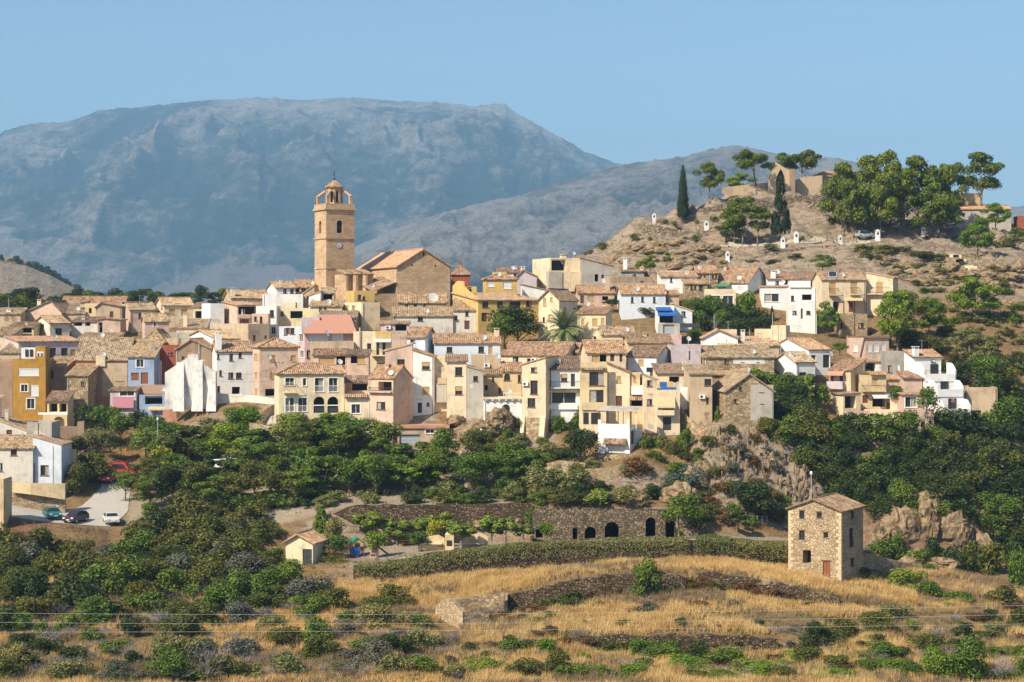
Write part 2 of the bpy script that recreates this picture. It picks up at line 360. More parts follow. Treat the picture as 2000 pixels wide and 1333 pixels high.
def _base(px, D):
    px = np.asarray(px, float); D = np.asarray(D, float)
    zs = np.stack([np.interp(D, d, z) for d, z in zip(_cd, _cz)])       # columns x n
    i = np.clip(np.searchsorted(_cx, px) - 1, 0, len(_cx) - 2)
    t = np.clip((px - _cx[i]) / (_cx[i+1] - _cx[i]), 0, 1); ts = t * t * (3 - 2 * t) * .5 + t * .5
    k = np.arange(len(px.ravel()))
    z0 = zs.reshape(len(_cx), -1)[i.ravel(), k]; z1 = zs.reshape(len(_cx), -1)[i.ravel() + 1, k]
    return (z0 * (1 - ts.ravel()) + z1 * ts.ravel()).reshape(px.shape)
def sstep(a, b, x): t = np.clip((x - a) / (b - a), 0, 1); return t * t * (3 - 2 * t)
def rough(px, D):
    """height of natural unevenness: low on roads, terraces and under the village, high on rock"""
    rock = sstep(1080, 1250, px) * sstep(335, 350, D) * (1 - sstep(388, 395, D) * .7)
    cliff = sstep(1320, 1420, px) * sstep(243, 249, D) * (1 - sstep(263, 267, D))
    rub = sstep(380, 420, px) * (1 - sstep(520, 560, px)) * sstep(268, 272, D) * (1 - sstep(284, 288, D))
    crag = sstep(840, 900, px) * (1 - sstep(1020, 1060, px)) * sstep(262, 264, D) * (1 - sstep(270, 272, D))
    field = (1 - sstep(215, 225, D))
    return np.maximum.reduce([rock * 1.25, cliff * 1.6, rub * .8, crag * 1.4, field * .7, np.full_like(px, .07)])
def heights(x, y):
    px = x / y * F + 1000; z = _base(px, y)
    r = rough(px, y)
    n1 = fbm(x * .16, y * .16, 4, 3) - .5
    n2 = fbm(x * .42 + y * .1, y * .42, 4, 11, True) - .5
    s = fbm((x + z * 1.2) * .12, (y * .25 + z * 2.2) * .45, 4, 21, True) - .5        # strata
    rk = sstep(.9, 1.2, r)
    return z + r * (n1 * 1.5 * (1 - .4 * rk) + n2 * .9 + s * 2.8 * rk)
def ground(x, y):
    return float(heights(np.array([x], float), np.array([y], float))[0])
def gpx(px, D): return ground(X(px, D), D)
_RD = np.concatenate([np.arange(176, 300, .25), np.arange(300, 470, .6)])
def hit(px, py):
    """where the line of sight through a point of the photograph meets the hillside"""
    x = (px - 1000) / F * _RD; z = heights(x, _RD); r = (HY - py) / F * _RD
    k = np.nonzero(z >= r)[0]
    if len(k) == 0: D = 400.0
    else: D = float(_RD[k[0]])
    return X(px, D), D, ground(X(px, D), D)

_d = np.unique(np.concatenate([np.arange(120, 176, 2.5), np.arange(176, 244, .8), np.arange(244, 300, .75), np.arange(300, 345, 1.6), np.arange(345, 400, .8), np.arange(400, 470, 3), np.arange(470, 641, 10),
                               [206.5, 208, 208.5, 226, 227.6, 228, 240.3, 242, 248.5, 250]]))
_p = np.concatenate([np.arange(-1400, -400, 20.0), np.arange(-400, 2501, 5.0)])
GP, GD = np.meshgrid(_p, _d)
GX = (GP - 1000) / F * GD; GZ = heights(GX, GD)
V = np.stack([GX.ravel(), GD.ravel(), GZ.ravel()], 1)
nr, nc = GP.shape
idx = np.arange(nr * nc).reshape(nr, nc)
Q = np.stack([idx[:-1, :-1].ravel(), idx[:-1, 1:].ravel(), idx[1:, 1:].ravel(), idx[1:, :-1].ravel()], 1)
def ground_material():
    m, n, l, b = new_mat('hillside_earth')
    gp = n.new('ShaderNodeNewGeometry'); sp = n.new('ShaderNodeSeparateXYZ'); l.new(gp.outputs['Normal'], sp.inputs[0])
    at = n.new('ShaderNodeVertexColor'); at.layer_name = 'zone'
    zs = n.new('ShaderNodeSeparateColor'); l.new(at.outputs[0], zs.inputs[0])
    big = noise(n, l, gp.outputs['Position'], .12, 5, .65); mid = noise(n, l, gp.outputs['Position'], .9, 6, .7); fin = noise(n, l, gp.outputs['Position'], 5, 5, .75)
    soil = ramp(n, l, mid.outputs[0], [(.25, (.13, .085, .045)), (.45, (.27, .17, .075)), (.6, (.38, .25, .11)), (.8, (.22, .16, .09))])
    soil2 = ramp(n, l, mid.outputs[0], [(.3, (.23, .18, .13)), (.5, (.34, .27, .205)), (.7, (.45, .375, .295))])         # pale bare earth
    mp = n.new('ShaderNodeMapping'); mp.inputs['Scale'].default_value = (.35, .5, 1.5); mp.inputs['Rotation'].default_value = (0, .35, 0); l.new(gp.outputs['Position'], mp.inputs[0])
    rn = noise(n, l, mp.outputs[0], 1.1, 7, .72, .6)
    rk = ramp(n, l, rn.outputs[0], [(.30, (.10, .075, .055)), (.42, (.30, .22, .15)), (.52, (.50, .38, .27)), (.64, (.42, .37, .31)), (.78, (.62, .52, .41))])  # darkest stop puts the shade of crevices into the rock colour
    steep = ramp(n, l, sp.outputs[2], [(.55, (1, 1, 1)), (.80, (0, 0, 0))])
    brk = ramp(n, l, mid.outputs[0], [(.38, (0, 0, 0)), (.48, (1, 1, 1))])
    rock_f = mth(n, l, 'MAXIMUM', steep.outputs[0], mth(n, l, 'MULTIPLY', brk.outputs[0], zs.outputs[0]))
    c = mix(n, l, zs.outputs[0], soil.outputs[0], soil2.outputs[0])
    c = mix(n, l, rock_f, c, rk.outputs[0])
    red = ramp(n, l, mid.outputs[0], [(.3, (.20, .10, .055)), (.7, (.36, .20, .11))])
    c = mix(n, l, zs.outputs[2], c, red.outputs[0])
    sand = ramp(n, l, mid.outputs[0], [(.3, (.40, .31, .21)), (.7, (.55, .45, .33))])
    c = mix(n, l, zs.outputs[1], c, sand.outputs[0])
    fr = ramp(n, l, fin.outputs[0], [(.3, (.68, .68, .68)), (.65, (1.05, 1.05, 1.05))])
    c = mix(n, l, 1.0, c, fr.outputs[0], 'MULTIPLY')
    l.new(c, b.inputs['Base Color']); b.inputs['Roughness'].default_value = .97
    bump(n, l, b, mth(n, l, 'ADD', mth(n, l, 'MULTIPLY', rn.outputs[0], 1.4), fin.outputs[0]), .95, .45)
    return m
M['ground'] = ground_material()
me = npmesh('terrain', V, Q, M['ground'])
gp_, gd_ = GP.ravel(), GD.ravel()
zone = np.zeros((len(V), 4), np.float32); zone[:, 3] = 1
zone[:, 0] = np.clip(sstep(1080, 1200, gp_) * sstep(330, 345, gd_) + sstep(1330, 1400, gp_) * sstep(243, 248, gd_) * (1 - sstep(262, 266, gd_)) + sstep(390, 420, gp_) * (1 - sstep(840, 860, gp_)) * sstep(264, 270, gd_) * (1 - sstep(284, 288, gd_))
                     + sstep(840, 900, gp_) * (1 - sstep(1060, 1100, gp_)) * sstep(258, 263, gd_) * (1 - sstep(270, 272, gd_)), 0, 1)
zone[:, 1] = (sstep(660, 690, gp_) * (1 - sstep(1590, 1640, gp_)) * sstep(227, 227.6, gd_) * (1 - sstep(240, 240.6, gd_))
              + sstep(230, 260, gp_) * (1 - sstep(1000, 1060, gp_)) * sstep(242, 243, gd_) * (1 - sstep(262, 266, gd_)))
zone[:, 2] = np.clip((1 - sstep(60, 140, gp_)) * sstep(232, 240, gd_) * (1 - sstep(246, 247, gd_)) + .6 * sstep(1640, 1700, gp_) * sstep(243, 245, gd_) * (1 - sstep(262, 266, gd_)) + sstep(1855, 1880, gp_) * (1 - sstep(1930, 1990, gp_)) * sstep(262, 268, gd_) * (1 - sstep(285, 290, gd_)) * .8, 0, 1)
ca = me.color_attributes.new('zone', 'FLOAT_COLOR', 'POINT'); ca.data.foreach_set('color', zone.ravel())
tag(link('hillside', me), 'terraced hillside that carries the village', None, None, 'structure')
# valley floor far and wide, below everything
mb = MB(); mb.poly([(-7900, -300, -52), (7900, -300, -52), (7900, 12000, -52), (-7900, 12000, -52)])
def valley_mat():
    m, n, l, b = new_mat('valley_scrub'); gp = n.new('ShaderNodeNewGeometry')
    f = noise(n, l, gp.outputs['Position'], .02, 6, .7)
    r = ramp(n, l, f.outputs[0], [(.3, (.05, .07, .03)), (.5, (.14, .12, .06)), (.7, (.28, .21, .12))])
    l.new(r.outputs[0], b.inputs['Base Color']); b.inputs['Roughness'].default_value = 1; return m
tag(part('valley_ground', mb, valley_mat(), None), 'scrubby valley floor reaching to the mountains', None, None, 'structure')

# ------------------------------------------------------------------ mountains
def mountain_mat(name, forest, rocks, fs, bias):
    m, n, l, b = new_mat(name); gp = n.new('ShaderNodeNewGeometry')
    at = n.new('ShaderNodeVertexColor'); at.layer_name = 'relief'
    zs = n.new('ShaderNodeSeparateColor'); l.new(at.outputs[0], zs.inputs[0])
    mp = n.new('ShaderNodeMapping'); mp.inputs['Scale'].default_value = (1, .35, 1.7); l.new(gp.outputs['Position'], mp.inputs[0])
    a = noise(n, l, mp.outputs[0], .0035 * fs, 9, .66, .3); d = noise(n, l, mp.outputs[0], .022 * fs, 6, .75)
    v = mth(n, l, 'ADD', mth(n, l, 'MULTIPLY', a.outputs[0], .44), mth(n, l, 'MULTIPLY', d.outputs[0], .60))
    v = mth(n, l, 'ADD', v, mth(n, l, 'MULTIPLY', mth(n, l, 'SUBTRACT', zs.outputs[0], .5), .30))
    f = ramp(n, l, v, [(bias, forest), (bias + .045, scl(forest, 1.5)), (bias + .09, rocks[0]), (bias + .14, rocks[1]), (bias + .24, rocks[2])])
    sp = noise(n, l, gp.outputs['Position'], .20 * fs, 4, .85)
    s = ramp(n, l, sp.outputs[0], [(.53, (1, 1, 1)), (.60, (.14, .18, .13))])
    c = mix(n, l, .9, f.outputs[0], s.outputs[0], 'MULTIPLY')
    l.new(c, b.inputs['Base Color']); b.inputs['Roughness'].default_value = 1; b.inputs['Specular IOR Level'].default_value = 0
    bump(n, l, b, mth(n, l, 'ADD', d.outputs[0], mth(n, l, 'MULTIPLY', sp.outputs[0], .3)), 1.0, 45 / fs)
    return m
def mountain(name, label, ridge, Dr, depth, base, mat, amp, seed, step=4, rows=110, prof=.85, jag=2.0, extra=None):
    px = np.arange(ridge[0][0], ridge[-1][0] + 1, step, dtype=float)
    ry = np.interp(px, [r[0] for r in ridge], [r[1] for r in ridge])
    ry = ry + (fbm(px * .05, px * 0 + seed, 5, seed) - .5) * jag * 3 - (vnoise(px * .6, px * 0 + seed, seed + 3) ** 4) * jag * 1.6
    t = np.concatenate([np.linspace(0, 1, rows), np.linspace(1.01, 1.25, 10)])
    T, PX = np.meshgrid(t, px, indexing='ij'); RY = np.meshgrid(t, ry, indexing='ij')[1]
    front = np.minimum(T, 1)
    D = Dr - depth * (1 - T)
    PXw = (PX - 1000) / F * D
    wp = (fbm(PXw * 9.0 / Dr, D * 9.0 / Dr, 3, seed + 8) - .5) * .5
    g = fbm(PXw * 15.0 / Dr + wp, D * 4.5 / Dr + seed + wp, 6, seed, True)
    g2 = fbm(PXw * 55.0 / Dr + wp * 2, D * 20.0 / Dr, 5, seed + 5, True)
    zr = (HY - RY) / F * Dr; zb = (HY - base) / F * (Dr - depth)
    z = zb + (zr - zb) * front ** prof
    env = np.sin(np.pi * np.clip(front, 0, 1)) ** .7 * (T < 1) * (1 - front ** 8)
    rel = (g - .55) + .75 * (g2 - .5)
    z = z + rel * amp * (zr - zb) * env * np.where(rel > 0, np.clip((1 - front) * 3, .12, 1), 1)
    z = np.where(T > 1, zr - (T - 1) * (zr - zb) * 1.6, z)
    Vv = np.stack([PXw.ravel(), D.ravel(), z.ravel()], 1)
    r_, c_ = T.shape; ii = np.arange(r_ * c_).reshape(r_, c_)
    Qq = np.stack([ii[:-1, :-1].ravel(), ii[:-1, 1:].ravel(), ii[1:, 1:].ravel(), ii[1:, :-1].ravel()], 1)
    me = npmesh(name, Vv, Qq, mat)
    colr = np.zeros((len(Vv), 4), np.float32); colr[:, 3] = 1
    hfrac = front
    k = np.clip(.5 + rel * .9, 0, 1)
    if extra is not None: k = np.clip(k + extra(PX, RY, T), 0, 1)
    colr[:, 0] = k.ravel(); ca = me.color_attributes.new('relief', 'FLOAT_COLOR', 'POINT'); ca.data.foreach_set('color', colr.ravel())
    return tag(link(name, me), label, None, None, 'structure')
FO = (.022, .040, .022)
RK1 = [(.115, .105, .072), (.25, .215, .17), (.50, .43, .37)]
RK2 = [(.135, .11, .075), (.235, .195, .155), (.42, .365, .31)]
big_m = mountain_mat('mountain_far', FO, RK1, .6, .46)
def mextra(PX, RY, T):
    e = -.30 * np.exp(-((T - .30) / .20) ** 2) * (1 - sstep(150, 60, PX) * .2)             # pine woods on the lower flank
    e = e + .55 * np.exp(-(((PX - 985) / 60) ** 2)) * sstep(.75, .98, T)                     # pale bare summit
    e = e + .45 * np.exp(-(((PX - 480) / 70) ** 2)) * sstep(.90, 1.0, T)
    e = e + .30 * np.exp(-(((PX - 720) / 50) ** 2)) * np.exp(-((T - .72) / .12) ** 2)
    e = e - .15 * sstep(560, 900, PX) * np.exp(-((T - .7) / .3) ** 2)
    return e
mountain('mountain', 'long blue mountain ridge with bare rock bands', [(-1700,520),(-1100,400),(-500,330),(-300,300),(0,262),(40,246),(80,240),(130,240),(160,230),(190,216),(300,208),(400,198),(500,191),(600,196),(700,191),(760,196),(850,201),(930,208),(960,203),(985,203),(1010,222),(1060,250),(1130,290),(1200,318),(1230,324),(1300,340),(1400,372),(1600,430),(2400,600)], 9000, 3300, 645, big_m, .30, 31, 4, 150, .80, 2.2, mextra)
mountain('mountain', 'grey rocky mountain shoulder behind the castle hill', [(560,570),(640,525),(680,487),(750,457),(850,420),(950,395),(1050,372),(1130,347),(1200,324),(1240,318),(1290,313),(1340,305),(1380,293),(1430,284),(1470,291),(1520,300),(1580,308),(1640,310),(1700,325),(1800,352),(1900,392),(1960,406),(2000,412),(2400,500)], 5400, 1900, 642,
         mountain_mat('mountain_mid', (.035, .05, .03), RK2, 1.0, .44), .34, 57, 4, 130, .8, 2.2, lambda PX, RY, T: .18 - .7 * np.exp(-((T - .12) / .12) ** 2))
mountain('hill', 'round bare brown hill below the mountain', [(120,650),(180,600),(240,548),(330,482),(400,456),(430,449),(480,456),(560,471),(640,492),(700,522),(800,570),(900,640)], 6600, 1200, 644,
         mountain_mat('hill_bare', (.075, .07, .045), [(.15,.115,.08),(.20,.155,.12),(.28,.22,.18)], 1.0, .30), .10, 77, 4, 60, .75, 1.0, lambda PX, RY, T: .15)
mountain('hill', 'dim rocky spur at the mountain foot', [(-1400,470),(-500,400),(-300,405),(0,434),(40,440),(100,475),(130,510),(200,562),(280,640)], 6600, 1200, 644,
         mountain_mat('hill_spur', (.05, .06, .04), RK2, .85, .42), .18, 91, 4, 60, .8, 1.5, lambda PX, RY, T: .1)
mountain('hill', 'near stony hill with dark trees along its crest', [(-1400,520),(-500,470),(-300,480),(0,500),(50,508),(100,530),(150,560),(200,585),(300,625),(420,660)], 1300, 420, 650,
         mountain_mat('hill_near', (.05, .06, .03), [(.26,.19,.12),(.40,.31,.22),(.52,.43,.33)], 3.2, .36), .14, 113, 3, 80, .8, 1.0, lambda PX, RY, T: .18)
mountain('hill', 'faint distant hills by the sea of houses', [(1700,640),(1850,500),(1930,430),(1960,408),(2000,402),(2100,412),(2400,440)], 8000, 1400, 645, big_m, .12, 119, 5, 30, .8, 1.0)
mountain('wooded_slope', 'low green wooded slope behind the roofs', [(-1500,585),(-500,570),(-300,575),(0,585),(120,592),(250,594),(420,600),(560,620),(700,650)], 760, 220, 660,
         mountain_mat('hill_wood', (.035, .055, .02), [(.07,.09,.035),(.13,.12,.06),(.28,.22,.13)], 6, .62), .05, 133, 4, 40, .8, 1.0)

# ------------------------------------------------------------------ haze: one closed box of thin air round everything
mb = MB(); mb.box(-8200, -400, -55, 8200, 12400, 1180)
m = bpy.data.materials.new('haze'); m.use_nodes = True; nn = m.node_tree.nodes
nn.remove(nn['Principled BSDF']); pv = nn.new('ShaderNodeVolumePrincipled')
pv.inputs['Color'].default_value = (.36, .67, 1.0, 1); pv.inputs['Density'].default_value = 1.15e-4; pv.inputs['Anisotropy'].default_value = .0
m.node_tree.links.new(pv.outputs[0], nn['Material Output'].inputs['Volume'])
tag(part('haze', mb, m, None), 'thin blue summer haze over the valley', None, None, 'stuff')
# ------------------------------------------------------------------ house builder
def clip(poly, a, b):
    """keep the part of an (x, z) polygon under the line through a and b (a left of b)"""
    out = []
    def side(p): return (b[0]-a[0])*(p[1]-a[1]) - (b[1]-a[1])*(p[0]-a[0])
    for i in range(len(poly)):
        p, q = poly[i], poly[(i+1) % len(poly)]; sp, sq = side(p), side(q)
        if sp <= 1e-9: out.append(p)
        if (sp < -1e-9 and sq > 1e-9) or (sp > 1e-9 and sq < -1e-9):
            t = sp / (sp - sq); out.append((p[0]+(q[0]-p[0])*t, p[1]+(q[1]-p[1])*t))
    return out
def wall_face(mb, W, z0, top, holes, to3, rev=1):
    """one wall: width W from z0 up to the outline TOP [(x,z),...], HOLES [(x0,x1,z0,z1,arched,depth)]; to3(x, depth, z) -> point"""
    xs = sorted({0.0, W, *[h[0] for h in holes], *[h[1] for h in holes]})
    zt = max(p[1] for p in top)
    zs = sorted({z0, zt, *[h[2] for h in holes], *[h[3] for h in holes]})
    xs = [x for x in xs if -1e-6 <= x <= W + 1e-6]; zs = [z for z in zs if z0 - 1e-6 <= z <= zt + 1e-6]
    for i in range(len(xs)-1):
        for k in range(len(zs)-1):
            cx, cz = (xs[i]+xs[i+1])/2, (zs[k]+zs[k+1])/2
            if any(h[0] < cx < h[1] and h[2] < cz < h[3] for h in holes): continue
            pg = [(xs[i],zs[k]),(xs[i+1],zs[k]),(xs[i+1],zs[k+1]),(xs[i],zs[k+1])]
            for a, b in zip(top, top[1:]):
                if len(pg) > 2: pg = clip(pg, a, b)
            if len(pg) > 2: mb.poly([to3(x, 0, z) for x, z in pg])
    for x0, x1, a, b, ar, dp in holes:
        if ar:
            r = (x1-x0)/2; cx = (x0+x1)/2; zc = b - r; n = 8
            arc = [(cx - r*math.cos(math.pi*i/n), zc + r*math.sin(math.pi*i/n)) for i in range(n+1)]
            for i in range(n):
                p, q = arc[i], arc[i+1]; s = (x0, b) if i < n/2 else (x1, b)
                mb.poly([to3(p[0],0,p[1]), to3(q[0],0,q[1]), to3(s[0],0,s[1])])
                mb.poly([to3(p[0],0,p[1]), to3(p[0],dp,p[1]), to3(q[0],dp,q[1]), to3(q[0],0,q[1])])
            mb.poly([to3(x0,0,b), to3(cx,0,b), to3(x1,0,b)]) if False else None
            edges = [((x0,a),(x0,zc)), ((x1,zc),(x1,a)), ((x1,a),(x0,a))]
        else: edges = [((x0,a),(x0,b)), ((x0,b),(x1,b)), ((x1,b),(x1,a)), ((x1,a),(x0,a))]
        for p, q in edges: mb.poly([to3(p[0],0,p[1]), to3(p[0],dp,p[1]), to3(q[0],dp,q[1]), to3(q[0],0,q[1])])
PITCH = .30
def roof_sheet(mb, e0, e1, r1, r0, th=.13, pitch=PITCH, rib=.085):
    """tiled slope between the eave e0-e1 and the ridge r0-r1, with a half-round row every PITCH m"""
    e0, e1, r1, r0 = map(Vector, (e0, e1, r1, r0))
    U = e1 - e0; L = U.length; U.normalize()
    nrm = U.cross((r0 + r1) / 2 - (e0 + e1) / 2).normalized()
    if nrm.z < 0: nrm = -nrm
    S = nrm.cross(U); 
    if S.z < 0: S = -S
    a0, b0 = (r0-e0).dot(U), (r0-e0).dot(S); a1, b1 = (r1-e0).dot(U), (r1-e0).dot(S)
    def vtop(u):
        if a0 > 1e-3 and u < a0: return b0 * u / a0
        if a1 < L - 1e-3 and u > a1: return b1 * (L - u) / (L - a1)
        if a1 - a0 < 1e-3: return max(b0, b1)
        return b0 + (b1 - b0) * (u - a0) / (a1 - a0)
    umin, umax = min(0, a0), max(L, a1)
    k = max(2, int(round((umax - umin) / pitch))); m = 4
    us = [umin + (umax-umin) * i / (k*m) for i in range(k*m+1)]
    def vbot(u):
        if u < 0: return b0 * u / a0 if a0 < -1e-6 else 0
        if u > L: return b1 * (u - L) / (a1 - L) if a1 > L + 1e-6 else 0
        return 0.0
    prev = None
    for i, u in enumerate(us):
        h = rib * abs(math.sin(math.pi * (i % m) / m)); j = random.uniform(-.012, .012)
        v0, v1 = vbot(u), max(vbot(u), vtop(u))
        sag = -.05 * math.sin(math.pi * u / max(L, .1)) if L > 5 else 0
        row = []
        for t in (0, .5, 1):
            v = v0 + (v1 - v0) * t
            row.append(e0 + U*u + S*v + nrm*(h + j + sag * (1 if t == .5 else .4)))
        low = e0 + U*u + S*v0 - nrm*th
        if prev:
            pr, pl, pu, pv0, pv1 = prev
            for t in range(2):
                va, vb = pv0 + (pv1-pv0)*t/2, pv0 + (pv1-pv0)*(t+1)/2; vc, vd = v0 + (v1-v0)*(t+1)/2, v0 + (v1-v0)*t/2
                mb.poly([pr[t], row[t], row[t+1], pr[t+1]], [(pu,va),(u,vd),(u,vc),(pu,vb)])
            mb.poly([pl, low, row[0], pr[0]], [(pu,0),(u,0),(u,.1),(pu,.1)])
        prev = (row, low, u, v0, v1)
    b = [e0 + U*umin + S*vbot(umin) , e1 if umax <= L + 1e-6 else e0 + U*umax + S*vbot(umax), r1, r0]
    mb.poly([p - nrm*th for p in (e0, e1, r1, r0)], [(0,0)]*4)
    for p, q in ((e1, r1), (r0, e0)):
        mb.poly([p, q, q - nrm*th, p - nrm*th], [(0,0)]*4)
def ridge_cap(mb, p, q, r=.11):
    p, q = Vector(p), Vector(q); d = (q-p); L = d.length
    if L < .1: return
    d.normalize(); s = d.cross(Vector((0,0,1))).normalized(); up = s.cross(d); k = max(1, int(L / .42)); prev = None
    for i in range(k+1):
        c = p + d * (L*i/k) + up * (random.uniform(-.015, .02))
        ring = [c + s*(r*math.cos(t)) + up*(r*math.sin(t)*1.1) for t in (0, .79, 1.57, 2.36, 3.14)]
        if prev:
            for a in range(4): mb.poly([prev[a], ring[a], ring[a+1], prev[a+1]], [(i*.3,0),(i*.3,.4),(i*.3,.4),(i*.3,0)])
        prev = ring

LOG = []; HOUSES = []
class House:
    """A building given by its front wall on the photograph: columns x0..x1, rows yb (foot) and ye (eave), distance D of the nearer front corner, th = turn of the front."""
    def __init__(s, label, x0, x1, yb, ye, roof='gx', yr=None, D=None, th=6, xs=None, dp=8.0, col='cream', f=(), sd=(), tile='tile', name='house', cat='house', group=None, over=.28, wmat=None, sink=.6, pk=.5, deep=None):
        th = math.radians(th); s.th = th; c, sn = math.cos(th), math.sin(th)
        near = x0 if th >= 0 else x1
        if D is None: D = hit(min(max(near, 5), 1995), yb)[1] + .2
        pm = [x0 + (x1 - x0) * q for q in (.1, .5, .9)]; k0 = D
        while k0 - D < 24 and min(HY - gpx(q, D - .1) / D * F for q in pm) < yb - 3: D -= .5     # not sunk into the slope
        if k0 - D > 3: LOG.append((round(k0 - D, 1), round(D, 1), label))
        s.D = D
        near3 = Vector((X(near, D), D)); a = lambda px: (px - 1000) / F
        u = Vector((c, sn)); v = Vector((-sn, c)); s.u, s.v = u, v
        if th >= 0:
            O = near3; s.W = (a(x1)*O.y - O.x) / (c - a(x1)*sn)
        else:
            k = (a(x0)*near3.y - near3.x) / (c - a(x0)*sn); s.W = -k; O = near3 + u * k
        s.O = O
        if xs is not None:
            o2 = O if th >= 0 else O + u*s.W
            dp = (a(xs)*o2.y - o2.x) / (-sn - a(xs)*c)
            dp = max(1.5, min(22, abs(dp)))
        s.d = dp
        zb = Z(yb, D); s.z0w = zb
        gl = [ground(*(O + u*p*s.W + v*q*dp)) for p in (0, .5, 1) for q in (0, .5, 1)]
        zfoot = min(min(gl), zb) - sink; 
        if deep: zfoot = max(zfoot, zb - deep)
        s.base = zb
        zrel = lambda py, d=D: Z(py, d) - zb
        s.ze = zrel(ye); s.zf = zfoot - zb
        s.top = thing(name, label, cat, (O.x, O.y, zb), th, group)
        s.wm = M[col] if wmat is None else wmat; s.tile = M[tile]
        W, d, ze = s.W, s.d, s.ze; s.roof_kind = roof; s.over = over
        ym = lambda q: D + q * dp * c                     # distance part way back
        def zr(q, xm=None): return max(ze + .15, Z(yr, ym(q)) - zb)
        fl = [(0, ze), (W, ze)]; bl = list(fl); ll = [(0, ze), (d, ze)]; rl = list(ll); s.zr = ze
        if roof == 'gx':
            h = zr(pk) if yr else ze + .3*d/2; ll = [(0, ze), (d*pk, h), (d, ze + (h-ze)*0 if pk >= .5 else ze)]; rl = list(ll); s.zr = h
        elif roof == 'gy':
            h = zr(0) if yr else ze + .3*W/2; fl = [(0, ze), (W*pk, h), (W, ze)]; bl = list(fl); s.zr = h
        elif roof == 'sf':
            h = zr(1) if yr else ze + .3*d; ll = [(0, ze), (d, h)]; rl = list(ll); bl = [(0, h), (W, h)]; s.zr = h
        elif roof == 'sb':
            h = ze - (.22*d); ll = [(0, ze), (d, h)]; rl = list(ll); bl = [(0, h), (W, h)]; s.zr = ze
        elif roof == 'sx':
            h = Z(yr, D) - zb; fl = [(0, ze), (W, h)]; bl = list(fl); ll = [(0, ze), (d, ze)]; rl = [(0, h), (d, h)]; s.zr = max(h, ze)
        elif roof == 'hip':
            s.zr = zr(.5) if yr else ze + .3*d/2
        elif roof == 'tower':
            pass
        s.fl, s.ll, s.rl, s.bl = fl, ll, rl, bl
        mb = MB(); s.fh, s.sh = [], []; s.units = []
        for face, lst in (('f', f), ('s', sd)):
            for o in lst: s._opening(face, *o)
        T_f = lambda x, q, z: (x, q, z); T_b = lambda x, q, z: (W - x, d - q, z)
        T_l = lambda x, q, z: (q, x, z); T_r = lambda x, q, z: (W - q, x, z)
        wall_face(mb, W, s.zf, fl, s.fh, T_f, 1)
        wall_face(mb, W, s.zf, [(W-x, z) for x, z in reversed(bl)], [], T_b, 1)
        wall_face(mb, d, s.zf, ll, s.sh if th >= 0 else [], T_l, 1)
        wall_face(mb, d, s.zf, rl, s.sh if th < 0 else [], T_r, 1)
        if roof in ('flat', 'terrace'):
            t, ph = .22, (.0 if roof == 'flat' else .9)
            mb.poly([(0,0,ze),(W,0,ze),(W,t,ze),(0,t,ze)]); mb.poly([(0,d-t,ze),(W,d-t,ze),(W,d,ze),(0,d,ze)])
            mb.poly([(0,t,ze),(t,t,ze),(t,d-t,ze),(0,d-t,ze)]); mb.poly([(W-t,t,ze),(W,t,ze),(W,d-t,ze),(W-t,d-t,ze)])
            zi = ze - .45
            for p, q in (((t,t),(W-t,t)), ((W-t,t),(W-t,d-t)), ((W-t,d-t),(t,d-t)), ((t,d-t),(t,t))):
                mb.poly([(*p, ze), (*q, ze), (*q, zi), (*p, zi)])
        s.wall = part('wall', mb, s.wm, s.top)
        s._roof()
        for q in s.units: s._unit(*q)
        s.col = col; s.label = label; HOUSES.append(s)
    # ---- photograph -> wall
    def fx(s, px):
        a = (px - 1000) / F; return (a*s.O.y - s.O.x) / (s.u.x - a*s.u.y)
    def sx(s, px):
        a = (px - 1000) / F; o = s.O if s.th >= 0 else s.O + s.u*s.W
        return (a*o.y - o.x) / (s.v.x - a*s.v.y)
    def fz(s, px, py): return Z(py, s.O.y + s.fx(px)*s.u.y) - s.base
    def sz(s, px, py):
        o = s.O if s.th >= 0 else s.O + s.u*s.W
        return Z(py, o.y + s.sx(px)*s.v.y) - s.base
    def _opening(s, face, px, py, w, h, t='w'):
        X_, Z_, L = (s.fx, s.fz, s.W) if face == 'f' else (s.sx, s.sz, s.d)
        xa, xb = X_(px - w/2), X_(px + w/2)
        if xa > xb: xa, xb = xb, xa
        z1, z0 = Z_(px, py - h/2), Z_(px, py + h/2)
        xa = max(.12, xa); xb = min(L - .12, xb)
        if xb - xa < .2: return
        top = (s.fl if face == 'f' else (s.ll if s.th >= 0 else s.rl))
        zt = min(np.interp(xa, [p[0] for p in top], [p[1] for p in top]), np.interp(xb, [p[0] for p in top], [p[1] for p in top]))
        z1 = min(z1, zt - .1)
        if z1 - z0 < .2: return
        ar = t.lower() in ('a', 'v'); dp = {'o': 1.6, 'v': 1.6, 'g': .3, 'r': .25}.get(t.lower(), .18)
        (s.fh if face == 'f' else s.sh).append((xa, xb, z0, z1, ar, dp))
        s.units.append((face, xa, xb, z0, z1, t, dp))
    def _to3(s, face):
        if face == 'f': return lambda x, q, z: (x, q, z)
        if s.th >= 0: return lambda x, q, z: (q, x, z)
        W = s.W; return lambda x, q, z: (W - q, x, z)
    def _unit(s, face, xa, xb, z0, z1, t, dp):
        T = s._to3(face); lo = t.lower()
        def bar(mb, x0, x1, a, b, q0, q1):
            p, q = T(x0, q0, a), T(x1, q1, b)
            mb.box(min(p[0],q[0]), min(p[1],q[1]), a, max(p[0],q[0]), max(p[1],q[1]), b)
        w, h = xb - xa, z1 - z0
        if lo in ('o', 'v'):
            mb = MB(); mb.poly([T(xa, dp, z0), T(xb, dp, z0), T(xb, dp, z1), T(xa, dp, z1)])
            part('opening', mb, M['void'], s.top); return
        fm = M['wframe'] if t.isupper() else M['wood']
